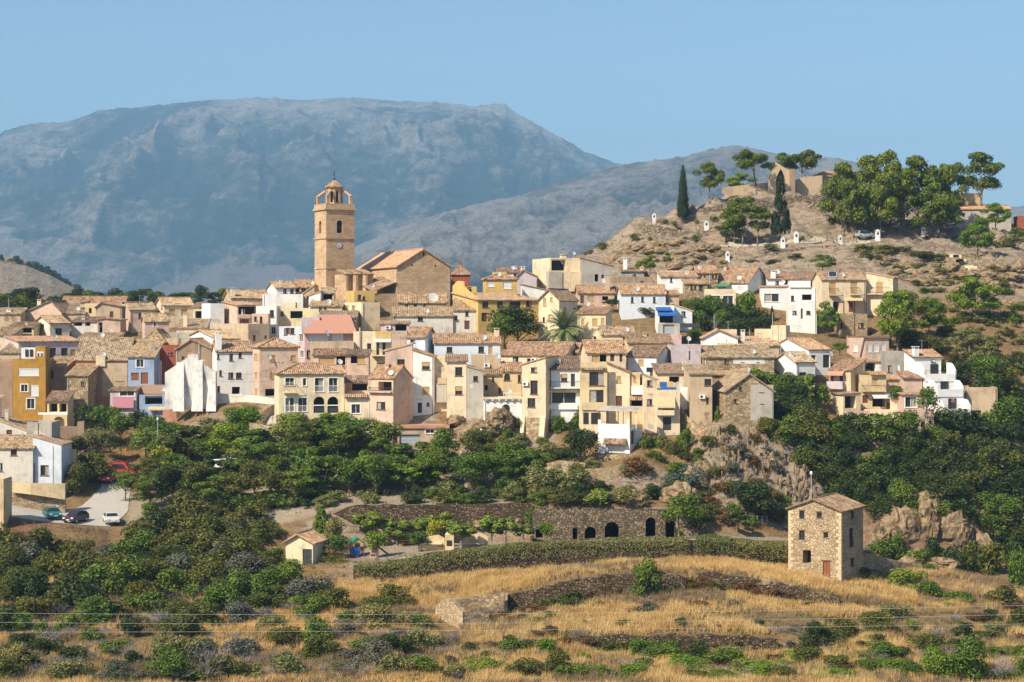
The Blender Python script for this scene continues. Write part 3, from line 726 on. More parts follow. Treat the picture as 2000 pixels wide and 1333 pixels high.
        if lo in ('w', 'a', 'r', 'b'):
            fr = MB(); k = .055
            q0, q1 = dp - .07, dp - .01
            bar(fr, xa, xa+k, z0, z1, q0, q1); bar(fr, xb-k, xb, z0, z1, q0, q1)
            bar(fr, xa+k, xb-k, z0, z0+k, q0, q1); bar(fr, xa+k, xb-k, z1-k, z1, q0, q1)
            if w > .7: bar(fr, (xa+xb)/2-k/2, (xa+xb)/2+k/2, z0+k, z1-k, q0, q1)
            if t.isupper() and lo != 'a':                   # painted surround, proud of the wall
                e = .14
                bar(fr, xa-e, xa-.002, z0-e, z1+e, -.035, .01); bar(fr, xb+.002, xb+e, z0-e, z1+e, -.035, .01)
                bar(fr, xa-.002, xb+.002, z1+.002, z1+e, -.035, .01)
            bar(fr, xa-.10, xb+.10, z0-.08, z0-.002, -.09, .02)
            wo = part('window', fr, fm, s.top)
            g = MB(); g.poly([T(xa, dp, z0), T(xb, dp, z0), T(xb, dp, z1), T(xa, dp, z1)]); part('pane', g, M['glass'], wo)
            if lo in ('w', 'r') and w > .5 and random.random() < .45:     # curtain drawn at one side
                g = MB(); q = random.uniform(.3, .5)*w; x0_ = xa+k if random.random() < .5 else xb-k-q; bar(g, x0_, x0_+q, z0+k, z1-k, dp-.012, dp-.004); part('curtain', g, M['curtain'], wo)
            if lo == 'b':                                    # blind half down
                g = MB(); bar(g, xa+k, xb-k, z0+h*.45, z1-k, dp-.12, dp-.075); part('blind', g, M['blind'], wo)
            if lo == 'r':                                    # french window with a low railing
                g = MB(); bar(g, xa+.02, xb-.02, z0+h*.42, z0+h*.45, -.02, .03)
                for i in range(int(w/.16)+1):
                    x = xa + .04 + (w-.08)*i/max(1, int(w/.16)); bar(g, x-.012, x+.012, z0+.02, z0+h*.42, -.008, .018)
                part('railing', g, fm if t.isupper() else M['iron'], wo)
        elif lo in ('s',):
            mb = MB(); n = max(2, int(h/.12)); k = .05
            bar(mb, xa, xb, z1-.16, z1, dp-.14, dp-.02)
            for i in range(n):
                a = z0 + (h-.16)*i/n; bar(mb, xa, xb, a, a + (h-.16)/n*.86, dp-.09, dp-.05)
            bar(mb, xa-.08, xb+.08, z0-.08, z0-.002, -.08, .02)
            part('shutter', mb, M['wblind'] if t.isupper() else M['blind'], s.top)
        elif lo in ('d', 'k', 'g'):
            mb = MB(); mat = {'d': M['wood'], 'k': M['iron'], 'g': M['steel']}[lo]
            if t == 'D': mat = M['redwood']
            if t == 'G': mat = M['wframe']
            bar(mb, xa, xb, z0, z1, dp-.03, dp+.03)
            n = 2 if lo != 'g' else 4
            for i in range(n):
                for j in range(2 if lo != 'g' else 1):
                    wj = (w-.1)/(2 if lo != 'g' else 1)
                    bar(mb, xa+.08+wj*j, xa+wj*(j+1)-.02, z0+.1+(h-.1)*i/n, z0+(h-.06)*(i+1)/n, dp-.06, dp-.031)
            do = part('garage_door' if lo == 'g' else 'door', mb, mat, s.top)
            g = MB(); bar(g, xb-.16, xb-.11, z0+h*.42, z0+h*.48, dp-.11, dp-.061); part('handle', g, M['galv'], do)
    # ---- roof
    def _roof(s):
        W, d, ze, zr, o, k = s.W, s.d, s.ze, s.zr, s.over, s.roof_kind
        mb = MB(); th = .13
        up = .10
        if k == 'gx':
            y = s.ll[1][0]; sf = (zr-ze)/y; sb = (zr-ze)/max(.1, d-y)
            roof_sheet(mb, (-o,-o,ze-sf*o+up), (W+o,-o,ze-sf*o+up), (W+o,y,zr+up), (-o,y,zr+up))
            roof_sheet(mb, (W+o,d+o,ze-sb*o+up), (-o,d+o,ze-sb*o+up), (-o,y,zr+up), (W+o,y,zr+up))
            ridge_cap(mb, (-o,y,zr+up+.05), (W+o,y,zr+up+.05))
        elif k == 'gy':
            x = s.fl[1][0]; a = (zr-ze)/x; b = (zr-ze)/max(.1, W-x)
            roof_sheet(mb, (-o,d+o,ze-a*o+up), (-o,-o,ze-a*o+up), (x,-o,zr+up), (x,d+o,zr+up))
            roof_sheet(mb, (W+o,-o,ze-b*o+up), (W+o,d+o,ze-b*o+up), (x,d+o,zr+up), (x,-o,zr+up))
            ridge_cap(mb, (x,-o,zr+up+.05), (x,d+o,zr+up+.05))
        elif k == 'sf':
            a = (zr-ze)/d
            roof_sheet(mb, (-o,-o,ze-a*o+up), (W+o,-o,ze-a*o+up), (W+o,d+.05,zr+up), (-o,d+.05,zr+up))
        elif k == 'sb':
            a = .22
            roof_sheet(mb, (W+o,d+o,ze-a*(d+o)+up), (-o,d+o,ze-a*(d+o)+up), (-o,-.1,ze+.02+up), (W+o,-.1,ze+.02+up))
        elif k == 'sx':
            h0, h1 = s.fl[0][1], s.fl[1][1]; a = (h1-h0)/W; o2 = .12
            if h0 < h1: roof_sheet(mb, (-o,d+o2,h0-a*o+up), (-o,-o2,h0-a*o+up), (W+.05,-o2,h1+up), (W+.05,d+o2,h1+up))
            else: roof_sheet(mb, (W+o,-o2,h1+a*o+up), (W+o,d+o2,h1+a*o+up), (-.05,d+o2,h0+up), (-.05,-o2,h0+up))
        elif k == 'hip':
            r = min(W, d)/2
            if W >= d: A, B = (r, d/2, zr+up), (W-r, d/2, zr+up)
            else: A, B = (W/2, r, zr+up), (W/2, d-r, zr+up)
            q = (zr-ze)/r; z = ze - q*o + up
            c = [(-o,-o,z), (W+o,-o,z), (W+o,d+o,z), (-o,d+o,z)]
            if W >= d:
                roof_sheet(mb, c[0], c[1], B, A); roof_sheet(mb, c[1], c[2], B, B); roof_sheet(mb, c[2], c[3], A, B); roof_sheet(mb, c[3], c[0], A, A)
                hips = ((c[0],A),(c[3],A),(c[1],B),(c[2],B))
            else:
                roof_sheet(mb, c[0], c[1], A, A); roof_sheet(mb, c[1], c[2], B, A); roof_sheet(mb, c[2], c[3], B, B); roof_sheet(mb, c[3], c[0], A, B)
                hips = ((c[0],A),(c[1],A),(c[2],B),(c[3],B))
            ridge_cap(mb, Vector(A)+Vector((0,0,.05)), Vector(B)+Vector((0,0,.05)))
            for p, q_ in hips: ridge_cap(mb, Vector(p)+Vector((0,0,.07)), Vector(q_)+Vector((0,0,.05)))
        elif k in ('flat', 'terrace'):
            zi = ze - .45; t = .22
            fb = MB(); fb.poly([(t,t,zi),(W-t,t,zi),(W-t,d-t,zi),(t,d-t,zi)])
            s.roof = part('roof_terrace', fb, M['flatroof'], s.top); return
        else: s.roof = s.top; return
        s.roof = part('roof', mb, s.tile, s.top)
    def roof_z(s, x, y):
        k, W, d = s.roof_kind, s.W, s.d
        if k == 'gx': return float(np.interp(y, [p[0] for p in s.ll], [p[1] for p in s.ll]))
        if k in ('gy', 'sx'): return float(np.interp(x, [p[0] for p in s.fl], [p[1] for p in s.fl]))
        if k in ('sf', 'sb'): return float(np.interp(y, [p[0] for p in s.ll], [p[1] for p in s.ll]))
        if k == 'hip': r = min(W, d)/2; return s.ze + (s.zr-s.ze)*min(1, max(0, min(x, y, W-x, d-y)/r))
        return s.ze - .45
    # ---- add-ons
    def chimney(s, px, pt, w=.6, q=.45, col=None, cap='tile'):
        y = s.d*q; D = s.D + y*math.cos(s.th); x = s.fx(px) if q == 0 else (X(px, D) - s.O.x + y*math.sin(s.th))/math.cos(s.th)
        x = max(.4, min(s.W-.4, x)); zt = max(Z(pt, D) - s.base, s.roof_z(x, y) + .7); zb = s.roof_z(x, y) - .3
        mb = MB(); mb.box(x-w/2, y-w/2, zb, x+w/2, y+w/2, zt-.45)
        for a in (-1, 1):
            for b in (-1, 1): mb.box(x+a*w*.38-.06, y+b*w*.38-.06, zt-.45, x+a*w*.38+.06, y+b*w*.38+.06, zt-.16)
        mb.box(x-w*.6, y-w*.6, zt-.16, x+w*.6, y+w*.6, zt-.08)
        c = part('chimney', mb, M[col] if col else s.wm, s.roof if s.roof is not s.top else s.top)
        return s
    def balcony(s, xa, xb, yt, yb, style='rail', out=.9, col=None):
        """slab and parapet or railing in front of the facade"""
        x0, x1 = s.fx(xa), s.fx(xb); zt, zb = s.fz((xa+xb)/2, yt), s.fz((xa+xb)/2, yb)
        mb = MB(); mb.box(x0, -out, zb-.15, x1, -.003, zb)
        t = .10
        if style == 'wall':
            mb.box(x0, -out, zb, x1, -out+t, zt); mb.box(x0, -out+t, zb, x0+t, -.003, zt); mb.box(x1-t, -out+t, zb, x1, -.003, zt)
        b = part('balcony', mb, M[col] if col else s.wm, s.top)
        if style == 'rail':
            r = MB(); r.box(x0, -out, zt-.05, x1, -out+.05, zt); r.box(x0, -out+.05, zt-.05, x0+.05, 0, zt); r.box(x1-.05, -out+.05, zt-.05, x1, 0, zt)
            n = max(3, int((x1-x0)/.15))
            for i in range(n+1):
                x = x0+.02+(x1-x0-.04)*i/n; r.box(x-.012, -out+.01, zb, x+.012, -out+.035, zt-.05)
            part('railing', r, M['iron'], b)
        return s
    def awning(s, xa, xb, yt, yb, mat='awn_tan', out=1.3):
        x0, x1 = s.fx(xa), s.fx(xb); zt, zb = s.fz((xa+xb)/2, yt), s.fz((xa+xb)/2, yb)
        mb = MB(); n = max(3, int((x1-x0)/.35))
        for i in range(n):
            a, b = x0+(x1-x0)*i/n, x0+(x1-x0)*(i+1)/n; k = .03*(i % 2)
            mb.poly([(a,-.02,zt+k),(b,-.02,zt+k),(b,-out,zb+k),(a,-out,zb+k)]); mb.poly([(a,-out,zb+k),(b,-out,zb+k),(b,-out-.01,zb-.22),(a,-out-.01,zb-.22)])
        a = part('awning', mb, M[mat], s.top)
        r = MB(); r.tube((x0+.05,-.02,zb), (x0+.05,-out,zb), .02); r.tube((x1-.05,-.02,zb), (x1-.05,-out,zb), .02); part('arm', r, M['galv'], a)
        return s
    def hood(s, xa, xb, yt, yb, out=.9, tile=None):
        """small tiled canopy on the facade"""
        x0, x1 = s.fx(xa), s.fx(xb); zt, zb = s.fz((xa+xb)/2, yt), s.fz((xa+xb)/2, yb)
        mb = MB(); roof_sheet(mb, (x0,-out,zb), (x1,-out,zb), (x1,-.01,max(zt, zb+.1)), (x0,-.01,max(zt, zb+.1)), .08)
        part('tile_hood', mb, M[tile] if tile else s.tile, s.top); return s
    def dish(s, px, py, r=.4, face='f'):
        z = s.fz(px, py); x = s.fx(px); mb = MB(); n = 12
        c = Vector((x, -.35, z)); ax = Vector((.45, -.75, .45)).normalized(); a = ax.orthogonal().normalized(); b = ax.cross(a)
        ring = [c + a*(r*math.cos(2*math.pi*i/n)) + b*(r*math.sin(2*math.pi*i/n)) + ax*.10 for i in range(n)]
        for i in range(n): mb.poly([c, ring[i], ring[(i+1) % n]])
        mb.tube(c, c + ax*.38, .012); mb.tube(c + ax*.36, c + ax*.44, .035); mb.tube(c, (x, .02, z-.1), .03)
        part('satellite_dish', mb, M['dish'], s.top); return s
    def roof_dish(s, px, py, r=.45, q=.2):
        y = s.d*q; D = s.D + y; x = (X(px, D) - s.O.x)/math.cos(s.th); x = max(.2, min(s.W-.2, x)); z = Z(py, D) - s.base
        mb = MB(); n = 14; c = Vector((x, y, z)); ax = Vector((.35, -.8, .45)).normalized(); a = ax.orthogonal().normalized(); b = ax.cross(a)
        ring = [c + a*(r*math.cos(2*math.pi*i/n)) + b*(r*math.sin(2*math.pi*i/n)) + ax*.12 for i in range(n)]
        for i in range(n): mb.poly([c, ring[i], ring[(i+1) % n]])
        mb.tube(c, c + ax*.4, .012); mb.tube(c + ax*.38, c + ax*.46, .04); mb.tube(c, (x, y+.1, s.roof_z(x, y)-.1), .035)
        part('satellite_dish', mb, M['dish'], s.top); return s
    def aerial(s, px, pt, q=.4):
        y = s.d*q; D = s.D + y; x = (X(px, D) - s.O.x)/math.cos(s.th); x = max(.2, min(s.W-.2, x)); zt = Z(pt, D) - s.base; zb = s.roof_z(x, y) - .1
        if zt < zb + .6: zt = zb + 2.2
        mb = MB(); mb.tube((x,y,zb), (x,y,zt), .03, .025); k = random.choice((-1, 1))
        mb.tube((x-.55,y,zt-.12), (x+.55,y,zt-.12), .014)
        for i in range(5): mb.tube((x-.5+.25*i,y-.28+.03*i,zt-.12), (x-.5+.25*i,y+.28-.03*i,zt-.12), .01)
        part('aerial', mb, M['galv'], s.top); return s
    def aircon(s, px, py, face='f'):
        T = s._to3(face); x, z = (s.fx(px), s.fz(px, py)) if face == 'f' else (s.sx(px), s.sz(px, py))
        mb = MB(); p, q = T(x-.42, -.32, z-.28), T(x+.42, -.04, z+.28)
        mb.box(min(p[0],q[0]), min(p[1],q[1]), p[2], max(p[0],q[0]), max(p[1],q[1]), q[2])
        a = part('air_conditioner', mb, M['wframe'], s.top)
        g = MB(); c = T(x-.1, -.325, z); n = T(x-.1, -.34, z); g.tube(c, n, .2, .2, 12); part('fan_grille', g, M['iron'], a); return s
    def parapet(s, x0, x1, yt, yb, col=None, out=0, t=.18, name='parapet'):
        """a piece of wall standing on the roof line of the facade"""
        a, b = s.fx(x0), s.fx(x1); mb = MB(); mb.box(a, -out-.004, s.fz(x0, yb), b, -out+t, s.fz(x0, yt)); part(name, mb, M[col] if col else s.wm, s.top); return s
    def box(s, name, x0, x1, yt, yb, q0, q1, mat):
        """solid added part: columns x0..x1, rows yt..yb on the facade plane, from q0 to q1 metres inwards"""
        a, b = s.fx(x0), s.fx(x1); mb = MB(); mb.box(a, q0, s.fz((x0+x1)/2, yb), b, q1, s.fz((x0+x1)/2, yt)); part(name, mb, M[mat], s.top); return s
H = House

PATCH = dict(tan='brown', brown='tan', beige='concrete', concrete='oldwhite', oldwhite='concrete', pinktan='beige', stain='tan', brick='tan', white='oldwhite', bluewhite='oldwhite', cream='beige', salmon='pinktan', ochre='tan', paleyellow='beige', lavender='concrete', grey='concrete')
def weather(hh, r):
    """downpipes, patched render and damp feet on the facade, clear of the openings; aerials on the roof"""
    W, top = hh.W, min(p[1] for p in hh.fl)
    free = lambda x0, x1, a, b: not any(x1 > h[0]-.25 and x0 < h[1]+.25 and b > h[2]-.25 and a < h[3]+.25 for h in hh.fh)
    if W > 3 and r.random() < .5:
        x = r.choice((.22, W-.22)) if r.random() < .7 else W*r.uniform(.3, .7)
        if free(x-.06, x+.06, 0, top):
            mb = MB(); mb.tube((x, -.07, min(0, hh.zf)), (x, -.07, top-.1), .045, .045, 6)
            for z in (.25, .6, .9): mb.box(x-.07, -.05, top*z, x+.07, -.001, top*z+.05)
            part('downpipe', mb, M[r.choice(('galv', 'tile_dark', 'wframe'))], hh.top)
    if hh.col in PATCH and hh.wm is M.get(hh.col):
        for i in range(r.choice((0, 1, 1, 2, 3))):
            w_, h_ = r.uniform(.5, 1.8), r.uniform(.3, 1.2); x = r.uniform(.2, max(.3, W-w_-.2)); z = r.choice((r.uniform(-.2, top*.3), r.uniform(0, max(.1, top-h_-.2))))
            if x + w_ < W-.05 and z + h_ < top-.05 and free(x, x+w_, z, z+h_):
                n = 9; pts = [(x+w_/2+w_/2*math.cos(6.2832*k/n)*r.uniform(.7, 1.05), -.004-.003*i, z+h_/2+h_/2*math.sin(6.2832*k/n)*r.uniform(.6, 1.05)) for k in range(n)]
                mb = MB(); mb.poly(pts); part('render_patch', mb, M[PATCH[hh.col]], hh.top)
    if hh.roof_kind in ('gx', 'sf', 'hip', 'gy', 'flat') and W > 3.5:
        px = (hh.O.x + hh.u.x*W*r.uniform(.25, .75)) / (hh.D + 2) * F + 1000
        if r.random() < .42: hh.aerial(px, 9999, .5)
        if hh.roof_kind != 'flat' and r.random() < .34 and not any(ch.name.startswith('chimney') for ch in hh.roof.children):
            hh.chimney(px + r.uniform(-12, 12), 9999, .55, .42)
        if r.random() < .22 and hh.roof_kind != 'gy': hh.roof_dish(px + 6, HY - F*(hh.base + hh.ze + .9)/hh.D, .4, .1)
# ------------------------------------------------------------------ the village, left to right within each row
# --- left edge, below the road bend
h = H('small white house with an old tiled front roof at the bottom left', -22, 64, 952, 876, 'sf', 851, D=262, th=0, dp=4, col='oldwhite', f=[(27,884,12,12,'w'),(1,913,8,16,'w')], tile='tile_old')
h = H('tall bluish white wing with one grilled window beside the yellow wall', 64.5, 120, 952, 853, 'sx', 869, D=262.6, th=0, dp=6, col='bluewhite', f=[(87,919,16,20,'w')])
h.box('pipe', 66, 67.5, 905, 950, -.12, -.02, 'iron')
h = H('white upper house with a brown shuttered window under a slanting roof', -22, 52, 862, 815, 'sx', 842, D=268, th=0, dp=6, col='oldwhite', f=[(18,848,11,16,'d')])
h.chimney(14, 800, .5); h.chimney(-5, 776, .9)
h = H('plain grey white cube between the white house and the terrace wall', 52.6, 101, 872, 825, 'flat', D=266.5, th=0, dp=5, col='concrete')
H('yellow house corner at the left edge of the road', -40, 7, 1040, 936, 'flat', D=244, th=0, dp=4, col='ochre')
# --- mustard house and its neighbours
h = H('mustard house with white shutters and two white niches on top', 25, 89, 805, 702, 'flat', D=296, th=4, dp=8, col='mustard', sink=2,
      f=[(56,727,40,15,'S'),(47.5,758.5,13,14,'W'),(67.5,763,16,22,'S'),(60,789,15,20,'W')])
h.box('attic', 68.5, 88.5, 677, 702, .004, 4, 'mustard'); h.box('attic_front', 40, 68, 680, 701, .6, 4, 'white'); h.box('attic_window', 48, 54, 683, 697, .5, .598, 'glass'); h.box('attic_window', 57, 63, 683, 697, .5, .598, 'glass')
for x in (75, 82): h.box('niche', x-3, x+3, 687, 696, -.02, .002, 'wframe'); h.box('niche_window', x-1.6, x+1.6, 690, 696, -.035, -.021, 'glass')
h = H('open porch with a tiled lean-to roof under the mustard house', 92, 132, 806, 784, 'sf', 765, D=291.5, th=0, dp=4, col='ochre', sink=2, tile='tile_dark', f=[(104,797,16,16,'o'),(123,797,14,16,'o')])
h.box('terrace_edge', 76, 133, 806, 810, -.5, .0, 'wframe'); 
h = H('ochre basement with a dark arch below the porch', 84, 131, 836, 810.5, 'flat', D=290, th=0, dp=5, col='ochre', f=[(115,824,22,20,'v')])
h = H('brown plastered house with a ragged tile roof right of the mustard house', 89.5, 130, 800, 716, 'sf', 697, D=301, th=0, dp=7, col='brown', f=[(100,732,9,14,'o')], tile='tile_old')
h = H('crumbling stained house with one tiny window and patched plaster', 130.6, 172, 806, 734, 'sf', 706, D=296.5, th=-4, dp=8, col='tan', f=[(161,750,6,8,'w')], wmat=M['rubble'], tile='tile_old')
h = H('old house of pink brick and grey render under a big hipped roof', 148, 249, 800, 704, 'gx', 662, D=302, th=3, dp=12, col='brick', f=[(234,740,15,10,'w')], tile='tile_old')
h.box('render_panel', 200, 249, 710, 775, -.05, -.004, 'tan'); h.box('chimney_stack', 188, 206, 695, 716, -.3, 1.0, 'beige')
h = H('blue house with white window surrounds and brown shutters', 250, 301, 800, 698, 'sf', 664, D=301, th=0, dp=9, col='blue', f=[(273.5,710,14,15,'W'),(263.5,736,15,15,'D'),(282,739,14,22,'D')], tile='tile_old')
h.awning(270, 326, 752, 768, 'awn_brown', 1.8)
h = H('lavender veranda with a glazed front below the brick house', 215, 266, 800, 763, 'sf', 757, D=297.5, th=0, dp=3.5, col='lavender', f=[(248,769,28,10,'W')])
h.box('hanging_cloth', 222, 262, 775, 797, -.5, -.45, 'pinkcloth')
h = H('dark blue lean-to with a striped awning on the slope', 272, 330, 815, 772, 'flat', D=296.5, th=0, dp=4, col='blue', f=[(300,782,34,16,'o')])
h.awning(290, 332, 795, 799, 'awn_tan', .6)
h = H('white shed packed with rubbish between the blue and the red house', 301.5, 314, 770, 705, 'flat', D=305, th=0, dp=5, col='stain')
h = H('red brick house behind the ruined white gable', 312, 346, 745, 675, 'flat', D=306, th=0, dp=6, col='red', f=[(333,692,9,6,'w')])
h = H('big windowless brown gable rising behind the ruined white wall', 343, 415, 745, 683, 'gy', 664, D=305, th=0, dp=12, col='brown', pk=.42, f=[(358,699,6,5,'w')], sd=())
h.box('drainpipe', 387, 390, 668, 725, -.15, -.02, 'concrete')
# --- the ruined white gable: one leaning wall with buttresses
def ruin_gable():
    D = 289; t = thing('ruined_gable', 'ruined white gable wall with sloping buttresses standing alone', 'ruin', (X(372, D), D, Z(790, D)))
    zz = lambda py: Z(py, D) - Z(790, D); xx = lambda px: X(px, D) - X(372, D)
    mb = MB(); mb.prism([(xx(322), zz(800)), (xx(322), zz(728)), (xx(366), zz(699)), (xx(367), zz(693)), (xx(386), zz(691)), (xx(388), zz(706)), (xx(422), zz(727)), (xx(423), zz(800))], 0, .9)
    part('wall', mb, M['stain'], t)
    for px, w, py in ((352, 14, 708), (388, 15, 704), (415, 12, 726)):
        mb = MB(); a, b = xx(px - w/2), xx(px + w/2); z1, z0 = zz(py), zz(803)
        mb.poly([(a, -.02, z1), (b, -.02, z1), (b + .3, -1.5, z0), (a - .3, -1.5, z0)]); mb.poly([(a, -.02, z1), (a - .3, -1.5, z0), (a, -.02, z0)]); mb.poly([(b, -.02, z1), (b, -.02, z0), (b + .3, -1.5, z0)])
        part('buttress', mb, M['stain'], t)
    mb = MB(); mb.box(xx(366), .1, zz(694), xx(381), .7, zz(688)); part('brick_stub', mb, M['brick'], t)
ruin_gable()
h = H('white house with small dark windows behind the low white wall', 423, 493.5, 778, 687, 'gx', 668, D=299, th=16, xs=415, col='white', f=[(426,697,5,9,'w'),(451.5,698,7,14,'w'),(469,693.5,6,11,'w'),(431,729,5,11,'w'),(451,734,10,12,'w'),(466.5,734,11,12,'w'),(461,763,16,14,'o'),(427,761,6,13,'w')])
h.chimney(424, 648, .9, .12, 'white')
h = H('salmon house with a hipped roof and brown blinds next to the white house', 507, 582, 782, 679, 'hip', 662, D=297, th=18, xs=493.5, col='salmon', f=[(533,700,10,12,'s'),(573,700,10,12,'s'),(533,733,10,13,'s'),(528,767,20,14,'o')], sd=[(500,697,6,12,'s'),(500,733,6,12,'s'),(500,764,6,11,'s')], tile='tile')
h.dish(525, 698, .45)
# --- cream apartment house in the middle of the front row
h = H('large cream house with white balconies and two dark arches', 545, 672, 858, 731, 'hip', 712, th=13, D=271, xs=536, col='cream', sink=1.5,
      f=[(566,746,17,15,'R'),(595,746.5,7,15,'W'),(623.5,752,17,27,'R'),(651,752,17,27,'R'),(566,791,17,27,'R'),(591,791,17,27,'R'),(623.5,791,22,32,'v'),(650.5,791,22,32,'v'),(590.5,824,14,16,'W'),(637,832,46,26,'o')], sd=())
h.chimney(547, 705, .8, .2, 'pinktan'); h.balcony(553, 579, 752, 766, 'rail', .9)
for x0, x1 in ((612.5, 634.5), (639.5, 661.5)): h.box('balcony_rail', x0, x1, 791, 793, -.05, .02, 'wframe'); h.box('flower_rail', x0+1, x1-1, 793, 805, .1, .16, 'iron')
h = H('low cream house with a loggia roof and a grey garage', 672.8, 720, 856, 776, 'terrace', D=270.3, th=2, dp=6, col='cream', f=[(695,799,17,18,'W'),(698,845,35,13,'g'),(696,823,11,5,'w')])
h.hood(672, 719, 770, 776.5, .5)
h = H('salmon loggia with a tiled roof above the low cream house', 672.6, 721, 776, 748, 'sf', 735, D=274.2, th=2, dp=5, col='salmon', f=[(680,757,9,12,'s'),(702,757,30,13,'o')], tile='tile_dark')
h = H('salmon house with a plant-filled balcony and a broad plain flank', 719, 768, 858, 741, 'gx', 716, th=-27, D=268.5, xs=806, col='salmon', f=[(744,793,17,15,'w'),(752,755,26,18,'o')], over=.15, tile='tile')
h.balcony(722, 766, 757, 765, 'rail', .5)
# --- pink house row above the cream house
h = H('pink house with a red sheet roof and white blinds', 595, 690, 705, 652, 'flat', D=302, th=16, xs=582, col='pink', f=[(622,661,38,17,'S'),(659,661,22,17,'S'),(603,692,8,15,'w')], sd=[(588,660,9,16,'W'),(590,692,7,14,'W')])
def red_roof():
    mb = MB(); W, d, z = h.W, h.d, h.ze
    roof_sheet(mb, (-.5,-.6,z+.05), (W+.5,-.6,z+.05), (W*1.25, 13, z+3.1), (W*.45+1, 13, z+3.1), .1, .5, .03)
    part('roof', mb, M['sheet_red'], h.top)
red_roof(); h.dish(639, 651, .5)
h = H('khaki terrace wall crossing in front of the pink house', 606, 691, 690, 668, 'flat', D=291, th=3, dp=4, col='tan')
h = H('pinkish house with an open gallery under a short tiled roof', 612, 676, 740, 695, 'sf', 681, D=286.5, th=2, dp=5, col='salmon', f=[(638,705,30,14,'s'),(667,704,20,18,'o')], tile='tile_dark')
h.dish(684 - 20, 707, .45)
h = H('narrow salmon house with a small tiled gable roof', 676.6, 720, 745, 694, 'sf', 684, D=285.5, th=2, dp=5, col='salmon', f=[(691,703,12,14,'o'),(705,704,16,14,'s')], tile='tile_dark')
h = H('cream block with french windows above a small balcony', 690, 764, 735, 648, 'flat', D=295, th=2, dp=7, col='cream', f=[(721,677,8,12,'w'),(738,681,6,25,'k'),(750,681,6,25,'k'),(744,722,17,25,'d')])
h.box('yellow_parapet', 733, 764, 647.5, 661, -.12, -.003, 'yellow'); h.awning(730, 764, 662, 666, 'awn_white', .8); h.balcony(726, 752, 685, 694, 'rail', .8)
h.box('chimney_stack', 701, 704, 640, 690, -.25, -.01, 'pinktan')
h = H('plain salmon cube beside the yellow parapet', 764.5, 795, 735, 647, 'flat', D=294, th=2, dp=6, col='pinktan')
h = H('pale pink top floor with an air conditioner under a sheet roof', 743, 800, 650, 633, 'sf', 628, D=303, th=4, dp=5, col='pink', f=[(783,640,22,13,'o')]); h.aircon(758, 640)
h = H('mauve grey house with a slanting top and one window', 752, 805.6, 800, 686, 'sx', 672, D=281, th=2, dp=7, col='pinktan', f=[(783,709,15,14,'w')])
h = H('white house with slanting roof line and two brown blinds', 806, 848, 812, 684, 'sx', 698, D=276, th=1, dp=9, col='white', f=[(832,715,15,15,'b'),(832,763,14,15,'s'),(820,797,8,20,'k'),(836,790,5,7,'w')], sink=2)
h.aerial(813, 655)
h = H('recessed beige house with small stained balconies beside the white house', 848.6, 873, 806, 697, 'flat', D=280, th=0, dp=6, col='beige', f=[(869,762,4,7,'w')])
h.balcony(855, 872.5, 738, 748, 'wall', .9, 'tan'); h.box('lower_balcony', 853, 872.5, 749, 786, -.8, -.01, 'concrete')
h = H('long grey garage with a blue door below the salmon house', 776, 874, 872, 838, 'flat', D=268.6, th=3, dp=6, col='tan', f=[(800,861,40,24,'g'),(840,843,17,8,'W'),(863,843,18,8,'W')], xs=None)
h.box('brick_edge', 774, 878, 831, 837, -.25, 5.8, 'brick'); h.box('brick_pier', 876, 882, 838, 888, -.02, .5, 'brick')
h = H('slim cream tower house with two windows above the rock', 872.5, 911, 818, 707, 'sf', 694, D=270.8, th=2, dp=7, col='cream', f=[(896,726,14,17,'w'),(896,763,14,16,'b')])
h = H('rough grey rendered annex leaning on the cream tower house', 911.6, 944, 818, 716, 'sx', 725, D=270.6, th=2, dp=5, col='concrete', f=[(929,740,9,10,'w')])
h = H('ochre house with an arched window behind a roof terrace', 944.5, 982, 782, 733, 'sf', 719, D=276.4, th=2, dp=6, col='ochre', f=[(963,741,4,10,'w'),(976,764,5,12,'d'),(950,758,5,10,'o')], tile='tile')
h = H('ochre wing with arch and tiled roof left of the tall beige house', 982.4, 1019, 782, 726, 'sf', 709, D=278, th=2, dp=6, col='ochre', f=[(990.5,737,12,13,'a'),(1015,740,7,15,'w')], tile='tile')
h = H('white basement wall with an arched window and peeling plaster', 944.3, 1019.5, 832, 778, 'flat', D=271.3, th=1, dp=5.5, col='white', f=[(988,797,16,14,'a')])
h.box('terrace_lip', 943, 1020, 776, 780, -.35, .02, 'cream')
for i in range(6): h.box('corbel', 947 + i*13, 951 + i*13, 780, 783, -.33, .0, 'cream')
h.box('peeled_patch', 946, 962, 804, 815, -.012, -.002, 'tan'); h.box('peeled_patch', 960, 975, 807, 812, -.014, -.003, 'concrete'); h.box('peeled_patch', 980, 1001, 806, 818, -.013, -.002, 'concrete')
h.box('balustrade', 982, 1017, 767, 769, -.3, -.2, 'cream')
for i in range(10): h.box('baluster', 983+i*3.6, 984.4+i*3.6, 769, 776, -.28, -.22, 'cream')
h = H('tall beige house with balcony door and flared stone foot', 1019.8, 1066, 852, 713, 'sx', 699, D=268, th=-17, xs=1090, col='beige', f=[(1043,723,12,10,'w'),(1043,757,14,27,'r'),(1038,787,15,18,'w')])
h.aircon(1027, 750); h.box('stone_foot', 1020, 1060, 815, 868, -.4, .0, 'rubble') if False else None
